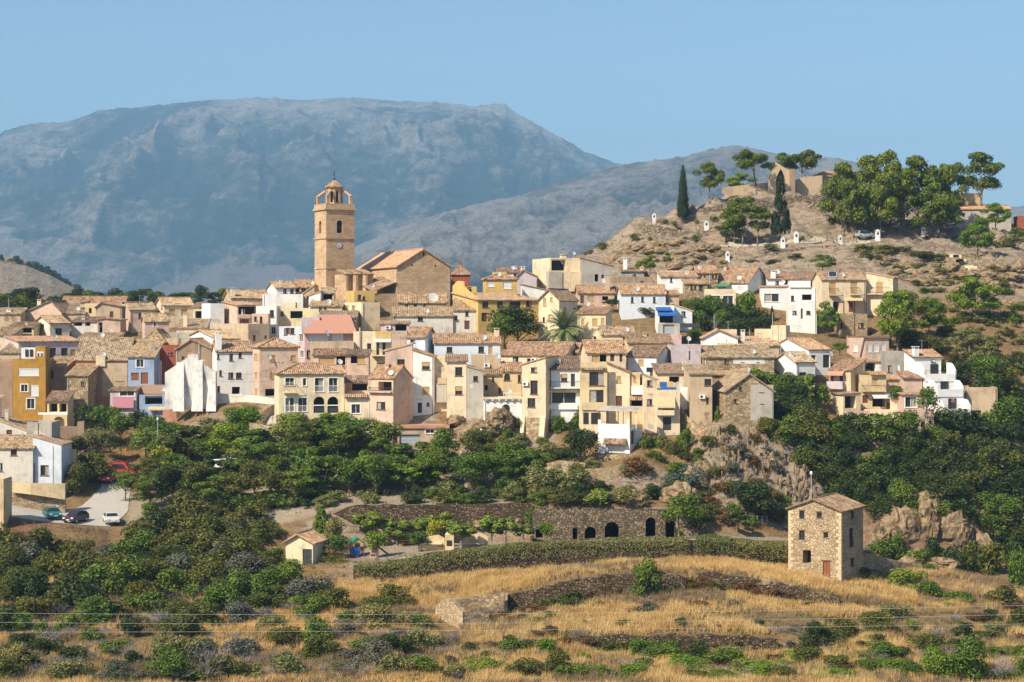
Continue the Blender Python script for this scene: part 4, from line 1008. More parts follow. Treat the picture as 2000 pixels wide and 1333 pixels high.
def flared_foot(hh):
    mb = MB(); a, b = hh.fx(1019), hh.fx(1066); z1, z0 = hh.fz(1043, 812), hh.fz(1043, 868)
    for p, q in ((a, hh.fx(1026)), (hh.fx(1056), b)):
        mb.poly([(p,-.05,z1),(q,-.05,z1),(q,-1.6,z0),(p,-1.6,z0)]); mb.poly([(p,-.05,z1),(p,-1.6,z0),(p,1,z0)]); mb.poly([(q,-.05,z1),(q,1,z0),(q,-1.6,z0)])
    part('buttress', mb, M['beige'], hh.top)
    mb = MB(); mb.poly([(hh.fx(1026),-.06,hh.fz(1043,816)),(hh.fx(1056),-.06,hh.fz(1043,816)),(hh.fx(1056),-.7,z0),(hh.fx(1026),-.7,z0)]); part('stone_foot', mb, M['rubble'], hh.top)
flared_foot(h)
h = H('white house with a long balcony and a glazed veranda below it', 1076, 1133, 832, 722, 'sf', 697, D=271, th=1, dp=8, col='white', f=[(1102,738,12,15,'b'),(1119,743,8,25,'k'),(1100,775,50,27,'W')], tile='tile_dark')
h.balcony(1074, 1132, 745, 757, 'rail', .9); h.box('veranda_sill', 1073, 1128, 790, 800, -.25, -.002, 'white'); h.box('green_lintel', 1072, 1130, 762, 767, -.3, -.01, 'ochre')
h = H('yellowish house with two large glazed windows beside the ivy', 1133.6, 1186, 845, 723, 'flat', D=268.4, th=2, dp=5, col='ochre', f=[(1165,740,28,27,'w'),(1165,775,28,26,'w')], sink=2)
h.hood(1133, 1186, 719, 723, .3)
h.parapet(1133.8, 1185.8, 708, 718.6)
h.box('lower_room', 1131, 1180, 792, 845, -3.2, -.01, 'cream'); h.box('lower_window', 1136, 1146, 804, 826, -3.25, -3.201, 'void'); h.box('lower_window', 1151, 1169, 804, 826, -3.25, -3.201, 'void'); h.box('terrace_wall', 1133, 1181, 784, 799, -3.4, -3.26, 'ochre')
h = H('broad roofed house with an open upper terrace under dark tiles', 1147, 1222, 730, 690, 'gx', 667, D=274.5, th=4, dp=9, col='beige', f=[(1163,700,14,13,'s'),(1178,700,14,14,'o'),(1196,699,8,14,'d'),(1213,699,6,16,'d')], tile='tile')
h.chimney(1226, 668, .5, .3)
h = H('cream house with a slanting roof line above the pergola', 1186.5, 1230, 832, 711, 'sx', 729, D=268.2, th=-2, dp=9, col='cream', f=[(1209,741,9,13,'s'),(1209,785,12,23,'d')], tile='tile_dark', sink=2)
h = H('narrow yellow house with a white box oriel and tile hood', 1230.6, 1258, 832, 730, 'flat', D=269.5, th=0, dp=6, col='ochre', f=[(1240,740,5,13,'s'),(1253,742,6,22,'o'),(1245,788,24,12,'o')])
h.box('oriel', 1233, 1257, 755, 771, -.5, -.003, 'white'); h.hood(1229, 1258, 771, 782, .7)
h = H('white house with a small solar panel and a tiled gable roof', 1223, 1282, 760, 698, 'gx', 678, D=277, th=-20, xs=1316, dp=9, col='white', f=[(1252,708,11,12,'s')], over=.2)
h.box('solar_panel', 1265, 1281, 718, 727, -.7, -.6, 'glass')
h = H('white terrace house with a wooden pergola and a roller door', 1168, 1230, 888, 838, 'flat', D=259.6, th=-22, xs=1254, dp=6, col='white', f=[(1201,879,38,16,'G')], sd=[(1236,855,7,26,'d')])
h.parapet(1168, 1174, 820, 838); h.parapet(1225, 1229.5, 820, 838); h.parapet(1174.3, 1224.7, 828, 838)
h.hood(1180, 1225, 857, 868, .8, 'tile_dark')
def pergola(hh):
    a, b = hh.fx(1168), hh.fx(1246); z0, z1 = hh.fz(1200, 838), hh.fz(1200, 803)
    for x in (a+.1, a+1.4, (a+b)/2, b-2.2, b-.3):
        m_ = MB(); m_.tube((x, .15, z0), (x, .15, z1), .06); part('post', m_, M['wood'] if x < b-.5 else M['wframe'], hh.top)
    m_ = MB(); n = 8
    for i in range(n):
        p, q = a-.2+(b-a+.2)*i/n, a-.2+(b-a+.2)*(i+1)/n - .04
        m_.poly([(p,-.2,z1+.05),(q,-.2,z1+.05),(q,3.4,z1+.55),(p,3.4,z1+.55)]); m_.poly([(p,-.2,z1-.02),(q,-.2,z1-.02),(q,-.2,z1+.05),(p,-.2,z1+.05)])
    part('pergola_roof', m_, M['concrete'], hh.top)
pergola(h)
h = H('beige house with two grilled windows and a rusty lean roof', 1258.5, 1283, 848, 733, 'sx', 742, D=266.4, th=0, dp=6, col='beige', f=[(1269,749,10,12,'w'),(1269,786,10,12,'w')], tile='tile')
h = H('beige house with a striped awning over its little balcony', 1283.5, 1328, 852, 762, 'terrace', D=265.8, th=0, dp=6, col='beige', f=[(1303,828,16,26,'k'),(1300,797,34,8,'o')])
h.awning(1283, 1318, 775, 794, 'awn_tan', .9); h.balcony(1282, 1316, 801, 809, 'wall', .9)
h.box('hanging_laundry', 1290, 1304, 747, 757, 1.2, 1.24, 'awn_blue'); h.box('hanging_laundry', 1306, 1316, 746, 756, 1.2, 1.24, 'yellow'); h.box('blue_sheet', 1291, 1322, 757, 762, .6, .66, 'awn_blue')
h.dish(1325, 752, .5)
h = H('cream house with a carved gable roof behind the laundry terrace', 1284, 1344, 800, 730, 'sf', 711, D=272.5, th=2, dp=6, col='cream', f=[(1317,742,20,12,'o')], tile='tile_dark'); h.chimney(1347, 705, .5, .3)
h = H('white painted end wall covering the stone house flank', 1329, 1347, 796, 757, 'flat', D=265.5, th=-3, dp=1.2, col='white', deep=.3, sink=0)
h = H('tan house with a grey framed window behind the stone ruin', 1348, 1391, 838, 731, 'sf', 714, D=272, th=2, dp=7, col='tan', f=[(1383,747,14,13,'w'),(1382,784,5,14,'d')], tile='tile_old'); h.aircon(1371, 775)
h = H('rubble stone barn with a gable front and tiny windows on the cliff', 1417, 1511, 840, 765, 'gy', 731, D=262.5, th=5, xs=1386, col='tan', wmat=M['rubble'], f=[(1446,759,6,7,'w'),(1436,784,5,7,'w'),(1487,760,8,13,'w'),(1488,785,5,8,'w')], tile='tile_old', pk=.5, sink=2)
h.box('lime_render', 1466, 1510.5, 752, 822, -.03, -.003, 'concrete')
h = H('long rubble house with small windows and a wide old roof', 1375, 1512, 745, 699, 'gx', 678, D=285, th=5, xs=1351, col='tan', wmat=M['rubble'], f=[(1419,706,8,9,'w'),(1451,705,4,6,'w'),(1480,705,4,6,'w')], tile='tile_old')
h.chimney(1389, 675, .6, .35); h.box('limewash', 1432, 1495, 701, 711, -.03, -.004, 'stain')
h = H('low tiled outhouse in front of the long rubble house', 1438, 1492, 760, 735, 'sf', 709, D=276.5, th=4, dp=7, col='tan', wmat=M['rubble'], tile='tile_old')
h = H('low lean-to roof between the tan house and the stone barn', 1362, 1437, 760, 733, 'sf', 715, D=277.5, th=4, dp=6, col='tan', tile='tile_old', wmat=M['rubble'])
# --- second row in the middle
h = H('long white house with a brown tiled roof below the big tree', 849, 977, 715, 671, 'gx', 654, D=287, th=3, dp=9, col='bluewhite', f=[(878,683.5,11,11,'w'),(940,683,11,12,'w'),(958,684,8,17,'s')], tile='tile'); h.chimney(979, 640, .8, .4, 'beige')
h = H('long house with the broadest tiled roof in front of the palm', 978, 1103, 730, 695, 'gx', 671, D=283, th=-17, xs=1136, dp=10, col='cream', f=[(1007,703,11,12,'w'),(1033,704,7,7,'w'),(1095,700,5,7,'w')], tile='tile'); h.aircon(1043, 703)
h = H('small pink wall house with a tiled roof and a tiny window', 795, 829, 700, 660, 'sx', 660, D=291, th=-25, xs=849, col='pink', f=[(806,667,9,5,'w')]) if False else H('small house with a pink front and a white end gable', 795, 830, 710, 660, 'gx', 641, D=291, th=-12, xs=852, col='bluewhite', f=[(806,667,9,6,'w')], tile='tile')
h = H('tan garden wall house above the roof terrace with the parasol', 921, 976, 735, 694, 'flat', D=281, th=2, dp=4, col='tan'); h.dish(972, 696, .5); h.aircon(951, 714)
h = H('tiled roof house with a yellow gutter line behind the white house', 1228, 1312, 715, 671, 'gx', 655, D=290, th=3, dp=8, col='ochre', tile='tile')
h = H('house under the pale tiled roof left of the solar tank', 1176, 1240, 700, 655, 'gx', 640, D=294, th=2, dp=8, col='beige', tile='tile')
h = H('lavender block with a plain wall behind the tiled roofs', 1312, 1369, 735, 674, 'flat', D=288, th=2, dp=7, col='lavender', f=[(1347,695,3,18,'d')])
h = H('small pink wall block next to the clipped green bush', 1297, 1331, 690, 654, 'flat', D=296, th=2, dp=5, col='pink')
h = H('low tiled roof house right of the palm', 1128, 1178, 710, 690, 'sf', 671, D=285.5, th=2, dp=8, col='beige', tile='tile')
# --- houses between centre and right
h = H('white gabled house with a low tiled roof and tall aerial', 1372, 1441, 700, 661, 'gy', 645, D=298, th=-4, dp=9, col='white', pk=.45); h.aerial(1396, 628)
h.box('upper_wall', 1398, 1441, 644, 659, 3, 6, 'beige'); h.box('small_window', 1410, 1416, 651, 656, 2.95, 2.999, 'void')
h = H('wide old tiled roof house beside the cream cubes', 1408, 1522, 705, 676, 'sf', 658, D=294.5, th=2, dp=9, col='tan', tile='tile_old'); h.chimney(1451, 643, .6, .5, 'stain')
h = H('lower cream cube with a rounded corner above the old roof', 1484, 1512, 690, 643, 'flat', D=305, th=2, dp=5, col='cream')
h = H('taller cream cube with a flat top below the white tower house', 1506, 1535, 700, 636, 'flat', D=306, th=-22, xs=1543, dp=5, col='cream')
h = H('bright white gabled house with a shaded beige front', 1580, 1622, 735, 684, 'gx', 662, D=290, th=24, xs=1500, col='white', f=[(1589,701,9,14,'d'),(1614,706,13,25,'k')], tile='tile', over=.2)
h.box('front_render', 1581, 1622, 684, 735, -.03, -.003, 'beige') if False else None
h.dish(1636-17, 690, .6)
h = H('pale house with a gravelly pink roof between white walls', 1555, 1592, 760, 708, 'gx', 690, D=281, th=22, xs=1511, col='white', f=[(1568,731,14,7,'w')], tile='tile_old'); h.chimney(1538, 691, .5, .3, 'white')
# --- right cluster
h = H('pink brown cube house with three blinds and a tiled edge', 1690, 1736, 715, 659, 'flat', D=300, th=14, xs=1654, col='pinktan', f=[(1698,680,8,16,'S'),(1711,680,11,16,'S'),(1725,680,9,16,'S')], sd=[(1671,680,9,14,'S')])
h.box('tile_edge', 1654, 1736, 656, 660, -.3, .3, 'tile'); h.box('terrace_front', 1691, 1730, 690, 706, -2.0, -1.8, 'beige'); h.box('stone_porch', 1662, 1685, 702, 716, -.6, -.1, 'rubble')
h = H('dark grey unplastered tower block with white louvres', 1730, 1766, 770, 687, 'flat', D=289, th=-4, dp=6, col='grey', f=[(1738,721,7,14,'w'),(1755,719,6,13,'S')])
h = H('tile topped white gallery left of the grey block', 1681, 1728, 728, 707, 'sf', 701, D=292, th=2, dp=4, col='white', f=[(1699,718,22,17,'o')]); h.dish(1721, 721, .5)
def stepped():
    T = 'stepped white terrace house with rounded parapets on the right edge'
    hh = H(T, 1785, 1838, 800, 698, 'sf', 684, D=282, th=16, xs=1766, dp=6, col='white', f=[(1822,704,6,8,'w')], tile='tile'); hh.chimney(1764+4, 676, .8, .1, 'white')
    hh.roof_dish(1824, 703, .5, 0)
    def tier(xl, xr, yt, yb, q0, q1):                # terrace with curved side walls, coming forward
        def fx(px, q=(q0+q1)/2): o = hh.O + hh.v*q; a_ = (px-1000)/F; return (a_*o.y - o.x)/(hh.u.x - a_*hh.u.y)
        fz = lambda px, py, q=(q0+q1)/2: Z(py, hh.O.y + hh.v.y*q + fx(px)*hh.u.y) - hh.base
        for px in (xl, xr):
            x = fx(px); z0, z1 = fz(px, yb + 40), fz(px, yt); L = q0 - q1; pts = []
            for i in range(9):
                t = i/8; pts.append((q1 + L*t, z1 - (z1-fz(px, yt+14)) * (1 - math.sin(math.pi/2*min(1, t*1.6)))))
            mb = MB(); o = [(q1, z0)] + pts + [(q0, z0)]
            mb.poly([(x-.09, q, z) for q, z in o]); mb.poly([(x+.09, q, z) for q, z in reversed(o)])
            for p, q in zip(o, o[1:]): mb.poly([(x-.09, p[0], p[1]), (x+.09, p[0], p[1]), (x+.09, q[0], q[1]), (x-.09, q[0], q[1])])
            part('side_wall', mb, M['white'], hh.top)
        a, b = fx(xl)+.1, fx(xr)-.1; zf, zt = fz((xl+xr)/2, yb), fz((xl+xr)/2, yb - 8)
        mb = MB(); mb.box(a, q1, hh.zf, b, q0 - .01, zf - .05); part('terrace_block', mb, M['white'], hh.top)
        mb = MB(); mb.box(a, q1 - .12, zf - .5, b, q1 - .003, zt); part('parapet', mb, M['white'], hh.top)
        r = MB(); r.tube((a, q1 - .06, zt + .5), (b, q1 - .06, zt + .5), .025); r.tube((a, q1 - .06, zt + .27), (b, q1 - .06, zt + .27), .015); part('railing', r, M['iron'], hh.top)
        d = MB(); x = (a + b)/2; d.box(x - .2, q0 - .09, zf, x + 1.1, q0 - .013, zf + 2.0); part('terrace_door', d, M['glass'], hh.top)
    tier(1797, 1858, 709, 738, 0, -2.6); tier(1822, 1873, 743, 768, -2.61, -5.2); tier(1836, 1888, 780, 806, -5.21, -7.6)
    fq = lambda px: ((px-1000)/F*(hh.O.y-7.6*hh.v.y) - (hh.O.x-7.6*hh.v.x))/(hh.u.x - (px-1000)/F*hh.u.y)
    r = MB(); a, b = fq(1838), fq(1888); r.box(a+.3, -7.75, hh.zf, a+.7, -7.61, hh.fz(1840, 812)); r.box(b-.9, -7.75, hh.zf, b-.5, -7.61, hh.fz(1880, 812)); part('pillar', r, M['white'], hh.top)
    r = MB(); r.box(a+.75, -7.7, hh.fz(1860, 832), b-.95, -7.62, hh.fz(1860, 812)); part('lower_opening', r, M['void'], hh.top)
stepped()
h = H('tan flat-roofed annex overgrown with red creeper right of the white steps', 1888, 1948, 830, 757, 'flat', D=282.5, th=-6, dp=8, col='tan', f=[(1905,815,22,26,'o')])
h = H('small tile roofed shelter behind the tan annex', 1864, 1897, 770, 742, 'sf', 734, D=292, th=4, dp=4, col='brown', f=[(1886,751,18,15,'o')])
h = H('ochre house with a red canopy over a furnished balcony', 1620, 1662, 790, 724, 'sf', 703, D=283, th=-30, xs=1690, dp=9, col='ochre', f=[(1624,742,8,22,'o'),(1643,738,7,14,'k')], tile='tile'); h.awning(1620, 1650, 724, 731, 'sheet_red', .9); h.balcony(1619, 1650, 745, 758, 'wall', 1.0, 'lavender')
h = H('cream house with a long balcony and a red flower box', 1681, 1731, 800, 733, 'flat', D=281, th=3, dp=6, col='ochre', f=[(1708,745,11,13,'s'),(1690,780,11,15,'d'),(1720,784,32,22,'o')]); h.balcony(1683, 1727, 752, 763, 'rail', 1.0); h.awning(1701, 1740, 769, 775, 'awn_white', 1.5)
h.hood(1698, 1732, 726, 733, .5)
h = H('little pink pavilion with a tile cap and an arch', 1732, 1759, 790, 742, 'sf', 735, D=280, th=2, dp=4, col='pinktan', f=[(1744,762,13,18,'v')], tile='tile')
h = H('pale shed with a sloped roof and a black open side', 1647, 1681, 822, 771, 'sx', 769, D=276, th=22, xs=1626, col='beige', f=[(1661,786,22,24,'o')]); h.box('terrace_front', 1641, 1688, 802, 820, -1.5, -1.3, 'beige')
h = H('terrace of the cream house with white chairs and a slanting wall', 1690, 1760, 822, 800, 'terrace', D=275, th=2, dp=5, col='cream', f=[(1707,812,20,8,'o')])
h.box('slanting_wall', 1740, 1756, 779, 800, .2, .5, 'cream')
h = H('grey stained retaining house base above the thorn slope', 1655, 1759, 855, 821, 'flat', D=271, th=2, dp=5, col='concrete', sink=2)
h = H('wing with white louvres half hidden by the climbing plant', 1766, 1802, 815, 772, 'sf', 768, D=267.5, th=0, dp=5, col='pinktan', f=[(1779,786,22,20,'W')])
h = H('ruined pink pillars house below the climbing plant', 1793, 1824, 838, 800, 'flat', D=265, th=0, dp=3, col='pinktan', f=[(1803,829,9,12,'v'),(1817,826,6,8,'o')])
h = H('pink annex with a tiled lean-to left of the white steps', 1767, 1801, 770, 740, 'sf', 726, D=276, th=3, dp=4, col='pinktan', tile='tile_dark')
# --- upper right, below the rock
h = H('white balcony house with blue tinted windows above a stone wall', 1488, 1541, 604, 561, 'flat', D=326.5, th=-3, dp=5, col='white', f=[(1507,582,29,16,'W')]); h.box('terrace_tiles', 1486, 1541, 558, 561, -.2, 4, 'flatroof')
h = H('white cottage set back on the terrace with a dish on its chimney', 1501, 1553, 565, 546, 'sf', 533, D=333, th=0, dp=6, col='white', f=[(1518,553,7,8,'w'),(1535,552,8,9,'o')], tile='tile_dark'); h.chimney(1510, 527, .8, .1, 'white'); h.roof_dish(1518, 531, .5, .1)
h = H('tall white house with a slit window and a stepped top terrace', 1540, 1595, 652, 562, 'flat', D=324.5, th=-4, dp=5, col='white', f=[(1548,583,6,10,'w'),(1576,581,19,11,'o'),(1552,611,8,7,'w'),(1566,613,4,20,'d'),(1579,611,8,7,'w')], sink=2)
h.box('terrace_front', 1542, 1583, 549, 562, -.25, .0, 'white')
h = H('white upper floor with two arched windows under dark tiles', 1555, 1608, 575, 547, 'sf', 534, D=332, th=0, dp=6, col='white', f=[(1572,556,8,11,'s'),(1585,555,6,10,'a'),(1594,555,6,10,'a')], tile='tile_dark')
h = H('beige villa with brown shutters and a solar panel on the roof', 1606, 1691, 625, 547, 'gx', 532, D=325, th=5, dp=7, col='beige', f=[(1626,563,13,23,'s'),(1668,562,13,23,'s'),(1633,600,12,20,'o'),(1664,600,12,20,'D')], tile='tile', sink=3)
h.balcony(1618, 1635, 563, 576, 'rail', .9); h.balcony(1659, 1677, 562, 575, 'rail', .9)
def villa_extras(hh):
    a, b = hh.fx(1619), hh.fx(1644); z0 = hh.ze + .55; s = (hh.zr-hh.ze)/(hh.d/2)
    m_ = MB(); m_.poly([(a,.6,z0+.0),(b-.6,.6,z0),(b,2.9,z0+2.3*s+.05),(a+.6,2.9,z0+2.3*s+.05)]); m_.poly([(a,.6,z0-.12),(b-.6,.6,z0-.12),(b-.6,.6,z0),(a,.6,z0)]); p = part('solar_panel', m_, M['galv'], hh.roof)
    m_ = MB(); m_.poly([(a+.25,.8,z0+.09),(b-.75,.8,z0+.09),(b-.3,2.7,z0+2.1*s+.10),(a+.7,2.7,z0+2.1*s+.10)]); part('collector_glass', m_, M['glass'], hh.roof)
    m_ = MB(); zt, zb = hh.fz(1665, 581), hh.fz(1665, 588); m_.poly([(hh.fx(1650),-.1,zt),(hh.fx(1685),-.1,zt),(hh.fx(1678),-2.4,zb),(hh.fx(1641),-2.4,zb)]); part('shade_cloth', m_, M['awn_tan'], hh.top)
    for px in (1641, 1660, 1676):
        m_ = MB(); m_.tube((hh.fx(px),-2.4,hh.fz(px,613)),(hh.fx(px),-2.4,zb),.1); part('post', m_, M['wood'], hh.top)
villa_extras(h)
h = H('stone base with square windows under the beige villa', 1640, 1694, 662, 613, 'terrace', D=321.5, th=3, dp=4, col='tan', wmat=M['mill'], f=[(1646,636,9,10,'w'),(1682,636,11,10,'w')], sink=3)
h = H('sunlit cream wing of the villa with one brown shutter', 1692, 1744, 620, 533, 'sx', 543, D=327, th=-25, xs=1754, dp=6, col='beige', f=[(1718,562,13,22,'s')]); h.balcony(1694, 1738, 561, 574, 'rail', .9)
# --- upper middle-right: houses at the foot of the rock
h = H('white low house with a roof terrace at the foot of the rock', 1291, 1362, 575, 541, 'sf', 530, D=334, th=2, dp=6, col='white', f=[(1311,547,4,9,'w'),(1339,547,7,8,'s')], tile='tile'); h.box('roof_parapet', 1297, 1337, 528, 534, 5.2, 6, 'white')
h = H('upper stone cottage with two pairs of tiny arches', 1363, 1402, 570, 534, 'gx', 521, D=341, th=3, dp=7, col='tan', wmat=M['rubble'], f=[(1369,542,4,7,'a'),(1376,541,4,7,'a'),(1392,541,4,7,'a'),(1399,541,4,7,'a')], tile='tile'); h.chimney(1367, 519, .5, .3, 'white')
h = H('stone cottage with a dark door half hidden by trees', 1338, 1382, 590, 555, 'sf', 545, D=333, th=0, dp=6, col='tan', wmat=M['rubble'], f=[(1351,562,4,9,'w'),(1358,562,4,9,'w'),(1369,562,7,15,'k')], tile='tile')
h = H('white gabled house with a wide two-step tiled roof and green awning', 1396, 1460, 575, 553, 'gx', 523, D=333, th=-30, xs=1502, dp=11, col='white', f=[(1412,558,12,8,'o')], tile='tile'); h.awning(1398, 1428, 553, 558, 'greenmesh', .9); h.chimney(1419, 516, .5, .4, 'tan')
h = H('cream terrace house with glazed doors above the dark trees', 1380, 1437, 610, 565, 'terrace', D=329, th=0, dp=4, col='cream', f=[(1397,588,20,20,'W'),(1422,588,20,20,'W')])
h = H('blue white house with three small windows below the brown block', 1214, 1300, 622, 575, 'gx', 558, D=322.5, th=2, dp=8, col='bluewhite', f=[(1235,586,5,11,'w'),(1255,585,5,10,'w'),(1278,586,5,11,'w')], tile='tile')
h = H('small tan house with one window right of the blue white house', 1300.5, 1326, 615, 577, 'sf', 568, D=323.5, th=0, dp=6, col='tan', f=[(1303,585,4,9,'w')])
h = H('white shop with two blue awnings', 1284, 1317, 655, 597, 'flat', D=318.5, th=0, dp=5, col='white', f=[(1303,624,30,14,'o')]); h.awning(1280, 1309, 600, 605, 'awn_blue', 1.0); h.awning(1284, 1320, 607, 615, 'awn_blue', 1.6)
h = H('white brick shed with one dark window right of the blue awnings', 1317.5, 1352, 650, 596, 'sx', 608, D=318, th=0, dp=6, col='bluewhite', f=[(1335,614,8,11,'w')])
h = H('grey garage under the white shop', 1290, 1328, 680, 632, 'flat', D=311, th=0, dp=5, col='concrete', f=[(1306,643,22,18,'g')]); h.box('dark_canopy', 1328, 1367, 632, 640, -.2, 2, 'iron')
h = H('brown flat-topped block with a red window under the balustrade', 1198, 1275, 575, 541, 'flat', D=338, th=2, dp=6, col='brown', f=[(1254,553,6,8,'D')])
h.box('grey_band', 1199, 1274.6, 553, 561, -.03, -.004, 'grey')
h = H('grey flank house topped with a tiled balustrade', 1137, 1196, 575, 505, 'sx', 520, D=349.5, th=2, dp=7, col='grey', f=[(1165,543,7,14,'o'),(1177,543,5,12,'w')])
for i in range(14): h.box('baluster', 1155+i*3, 1157+i*3, 508, 515, 5.2, 5.4, 'brick')
h = H('modern beige house with a recessed roof terrace and a big dish', 1073, 1136, 575, 504, 'flat', D=350, th=16, xs=1040, col='cream', f=[(1091,518,28,22,'o'),(1129,553,7,14,'s')])
h.box('grey_block', 1067, 1093, 531, 570, -1.6, -.004, 'concrete'); h.box('beige_block', 1093.3, 1135, 532, 570, -1.4, -.004, 'cream'); h.roof_dish(1103, 512, .7, .1); h.chimney(1100, 496, 1.0, .2)
h = H('dark roofed house with white chimneys below the rock', 1214, 1258, 555, 531, 'sf', 521, D=351, th=0, dp=7, col='grey', f=[(1239,538,6,4,'w')], tile='tile'); h.chimney(1221, 503, .7, .3, 'white'); h.chimney(1255, 524, .6, .2, 'white')
h = H('tan house with a tall stone chimney and a shady porch', 1130, 1200, 600, 573, 'gx', 559, D=329, th=2, dp=8, col='pinktan', f=[(1137,585,7,16,'d'),(1154,582,12,10,'s'),(1182,583,12,8,'o')], tile='tile'); h.chimney(1187, 536, .8, .2, 'tan'); h.roof_dish(1179, 549, .5, .3)
h = H('cream gabled house behind the palm', 1052, 1092, 675, 586, 'gy', 566, D=317, th=-22, xs=1128, dp=9, col='cream', f=[(1064,590,6,16,'s'),(1077,585,5,8,'s'),(1073,621,4,13,'s'),(1062,625,4,10,'w')], tile='tile')
h = H('small tiled annex below the cream gabled house', 1112, 1160, 625, 605, 'sf', 596, D=312, th=0, dp=6, col='beige', tile='tile')
h = H('pale yellow house with tan blinds right of the palm', 1128, 1183, 690, 613, 'sf', 601, D=303, th=-15, xs=1195, dp=7, col='paleyellow', f=[(1138,630,6,14,'s'),(1162,629,10,14,'s'),(1177,628,7,13,'s'),(1162,664,5,13,'w'),(1176,659,6,8,'s')], tile='tile')
h = H('large yellow house with four windows behind the round tree', 934, 1053, 668, 587, 'sf', 573, D=316, th=22, xs=884, col='yellow', f=[(948,595,12,11,'w'),(976.5,594.5,11,11,'w'),(1006,596,21,13,'w'),(1033,594,11,11,'w'),(946,620,11,17,'d')], sd=[(900,580,5,13,'w')], tile='tile')
def side_parapet(hh):
    e, dd, mb = hh.ze, hh.d, MB(); o = [(0, e-.3), (0, e+.3), (dd*.3, e+1.3), (dd*.55, e+2.4), (dd*.56, e+3.3), (dd*.8, e+3.4), (dd, e+2.6), (dd, e-.3)]
    mb.poly([(-.03, y, z) for y, z in o]); mb.poly([(.22, y, z) for y, z in reversed(o)])
    for p, q in zip(o, o[1:]): mb.poly([(-.03, *p), (.22, *p), (.22, *q), (-.03, *q)])
    part('side_parapet', mb, hh.wm, hh.top)
side_parapet(h)
h = H('yellow upper storey with a white blind and a tiled crown', 949, 1010, 580, 546, 'hip', 535, D=325, th=6, dp=6, col='yellow', f=[(959,556,13,9,'S'),(991,557,16,15,'S')]); h.box('roof_block', 966, 992, 531, 540, 2, 4, 'yellow')
h = H('yellow parapet room left of the upper storey', 911, 931, 590, 560, 'flat', D=325, th=0, dp=5, col='yellow', f=[(916,565,10,11,'o')])
h = H('red house with a tiled hip roof right of the church', 880, 917, 560, 536, 'hip', 521, D=352, th=2, dp=6, col='red'); h.chimney(900, 508, .5, .5)
h = H('white house with a slanted tiled roof behind the yellow house', 1020, 1066, 590, 557, 'sx', 567, D=333, th=2, dp=6, col='white', tile='tile')
h = H('lavender white gable behind the yellow house', 1010, 1048, 575, 540, 'gy', 528, D=342, th=0, dp=7, col='lavender', pk=.3); h.chimney(1021, 520, .7, .1, 'white')
h = H('grey roofed white house at the back of the hill', 972, 1022, 560, 533, 'gx', 525, D=356, th=0, dp=8, col='bluewhite', tile='tile_dark', f=[(1006,537,5,6,'w')])
# --- centre, under the church
h = H('old house with a row of attic windows and a large dish', 768, 885, 665, 618, 'sf', 601, D=309, th=3, dp=6, col='oldwhite', f=[(821,623,10,9,'w')], tile='tile_old')
h = H('attic storey with small square windows under the church gable', 779, 872, 612, 592, 'gx', 575, D=316, th=3, dp=7, col='tan', f=[(794,598,6,7,'w'),(811,597,6,7,'w'),(828,597,6,7,'w')], tile='tile_old'); h.roof_dish(847, 582, .9, .1)
h = H('pale house with a tumbled tiled roof left of the yellow house', 886, 933, 670, 607, 'sf', 583, D=310, th=0, dp=9, col='oldwhite', f=[(912,613,6,9,'w'),(912,635,10,17,'d'),(890,621,7,9,'w')], tile='tile_old')
h = H('mustard cube with two windows in front of the church wall', 692, 732, 600, 568, 'flat', D=332, th=18, xs=676, dp=5, col='yellow', f=[(702,581,7,10,'w'),(711,583,5,7,'w')])
h = H('cream flat-roofed house with a tan flank below the mustard cube', 706, 742, 635, 591, 'flat', D=321, th=26, xs=668, col='paleyellow', sd=[(678,602,6,12,'s'),(690,602,5,10,'w')])
h = H('small ochre house with a tiled roof at the tower foot', 626, 652, 600, 574, 'sf', 563, D=334, th=2, dp=5, col='ochre', f=[(640,580,18,11,'o')], tile='tile_old')
h = H('white parapet house left of the tower foot', 603, 626, 610, 578, 'sx', 570, D=331, th=0, dp=5, col='white')
h = H('row house with small windows under mossy tiles', 606, 668, 625, 599, 'sf', 587, D=326, th=2, dp=6, col='paleyellow', f=[(626,604,6,9,'w'),(635,601,4,6,'w')], tile='tile_old'); h.chimney(644, 586, .4, .2)
h = H('tiled row house with two dark openings above the lavender wall', 624, 695, 650, 621, 'sf', 608, D=316, th=2, dp=6, col='pinktan', f=[(640,630,32,16,'o'),(682,625,12,6,'o')], tile='tile_old')
h = H('plain lavender wall block above the pink house', 589, 624, 660, 620, 'flat', D=311, th=0, dp=5, col='lavender')
# --- upper left
h = H('white house with a terrace and two dark windows on the crest', 540, 577, 600, 563, 'gx', 552, D=347, th=20, xs=522, col='white', f=[(556.5,568.5,7,8,'w'),(570,569,7,8,'w')], tile='tile_old')
h = H('wide white terrace block below the crest house', 513, 592, 612, 575, 'terrace', D=341, th=8, dp=5, col='white')
h = H('ochre house with a tiled roof touching the bell tower', 575, 613, 595, 562, 'sf', 547, D=352, th=3, dp=6, col='ochre', f=[(581,565,6,11,'o'),(593,566,9,8,'w')], tile='tile')
h = H('open tiled shed roof left of the bell tower', 592, 614, 600, 574, 'sx', 558, D=345, th=0, dp=6, col='tan', f=[(605,582,12,9,'o')])
h = H('tan house with a long mottled roof left of the crest house', 452, 524, 610, 583, 'gx', 568, D=347, th=18, xs=437, col='tan', tile='tile_old'); h.chimney(450, 561, .7, .1, 'oldwhite')
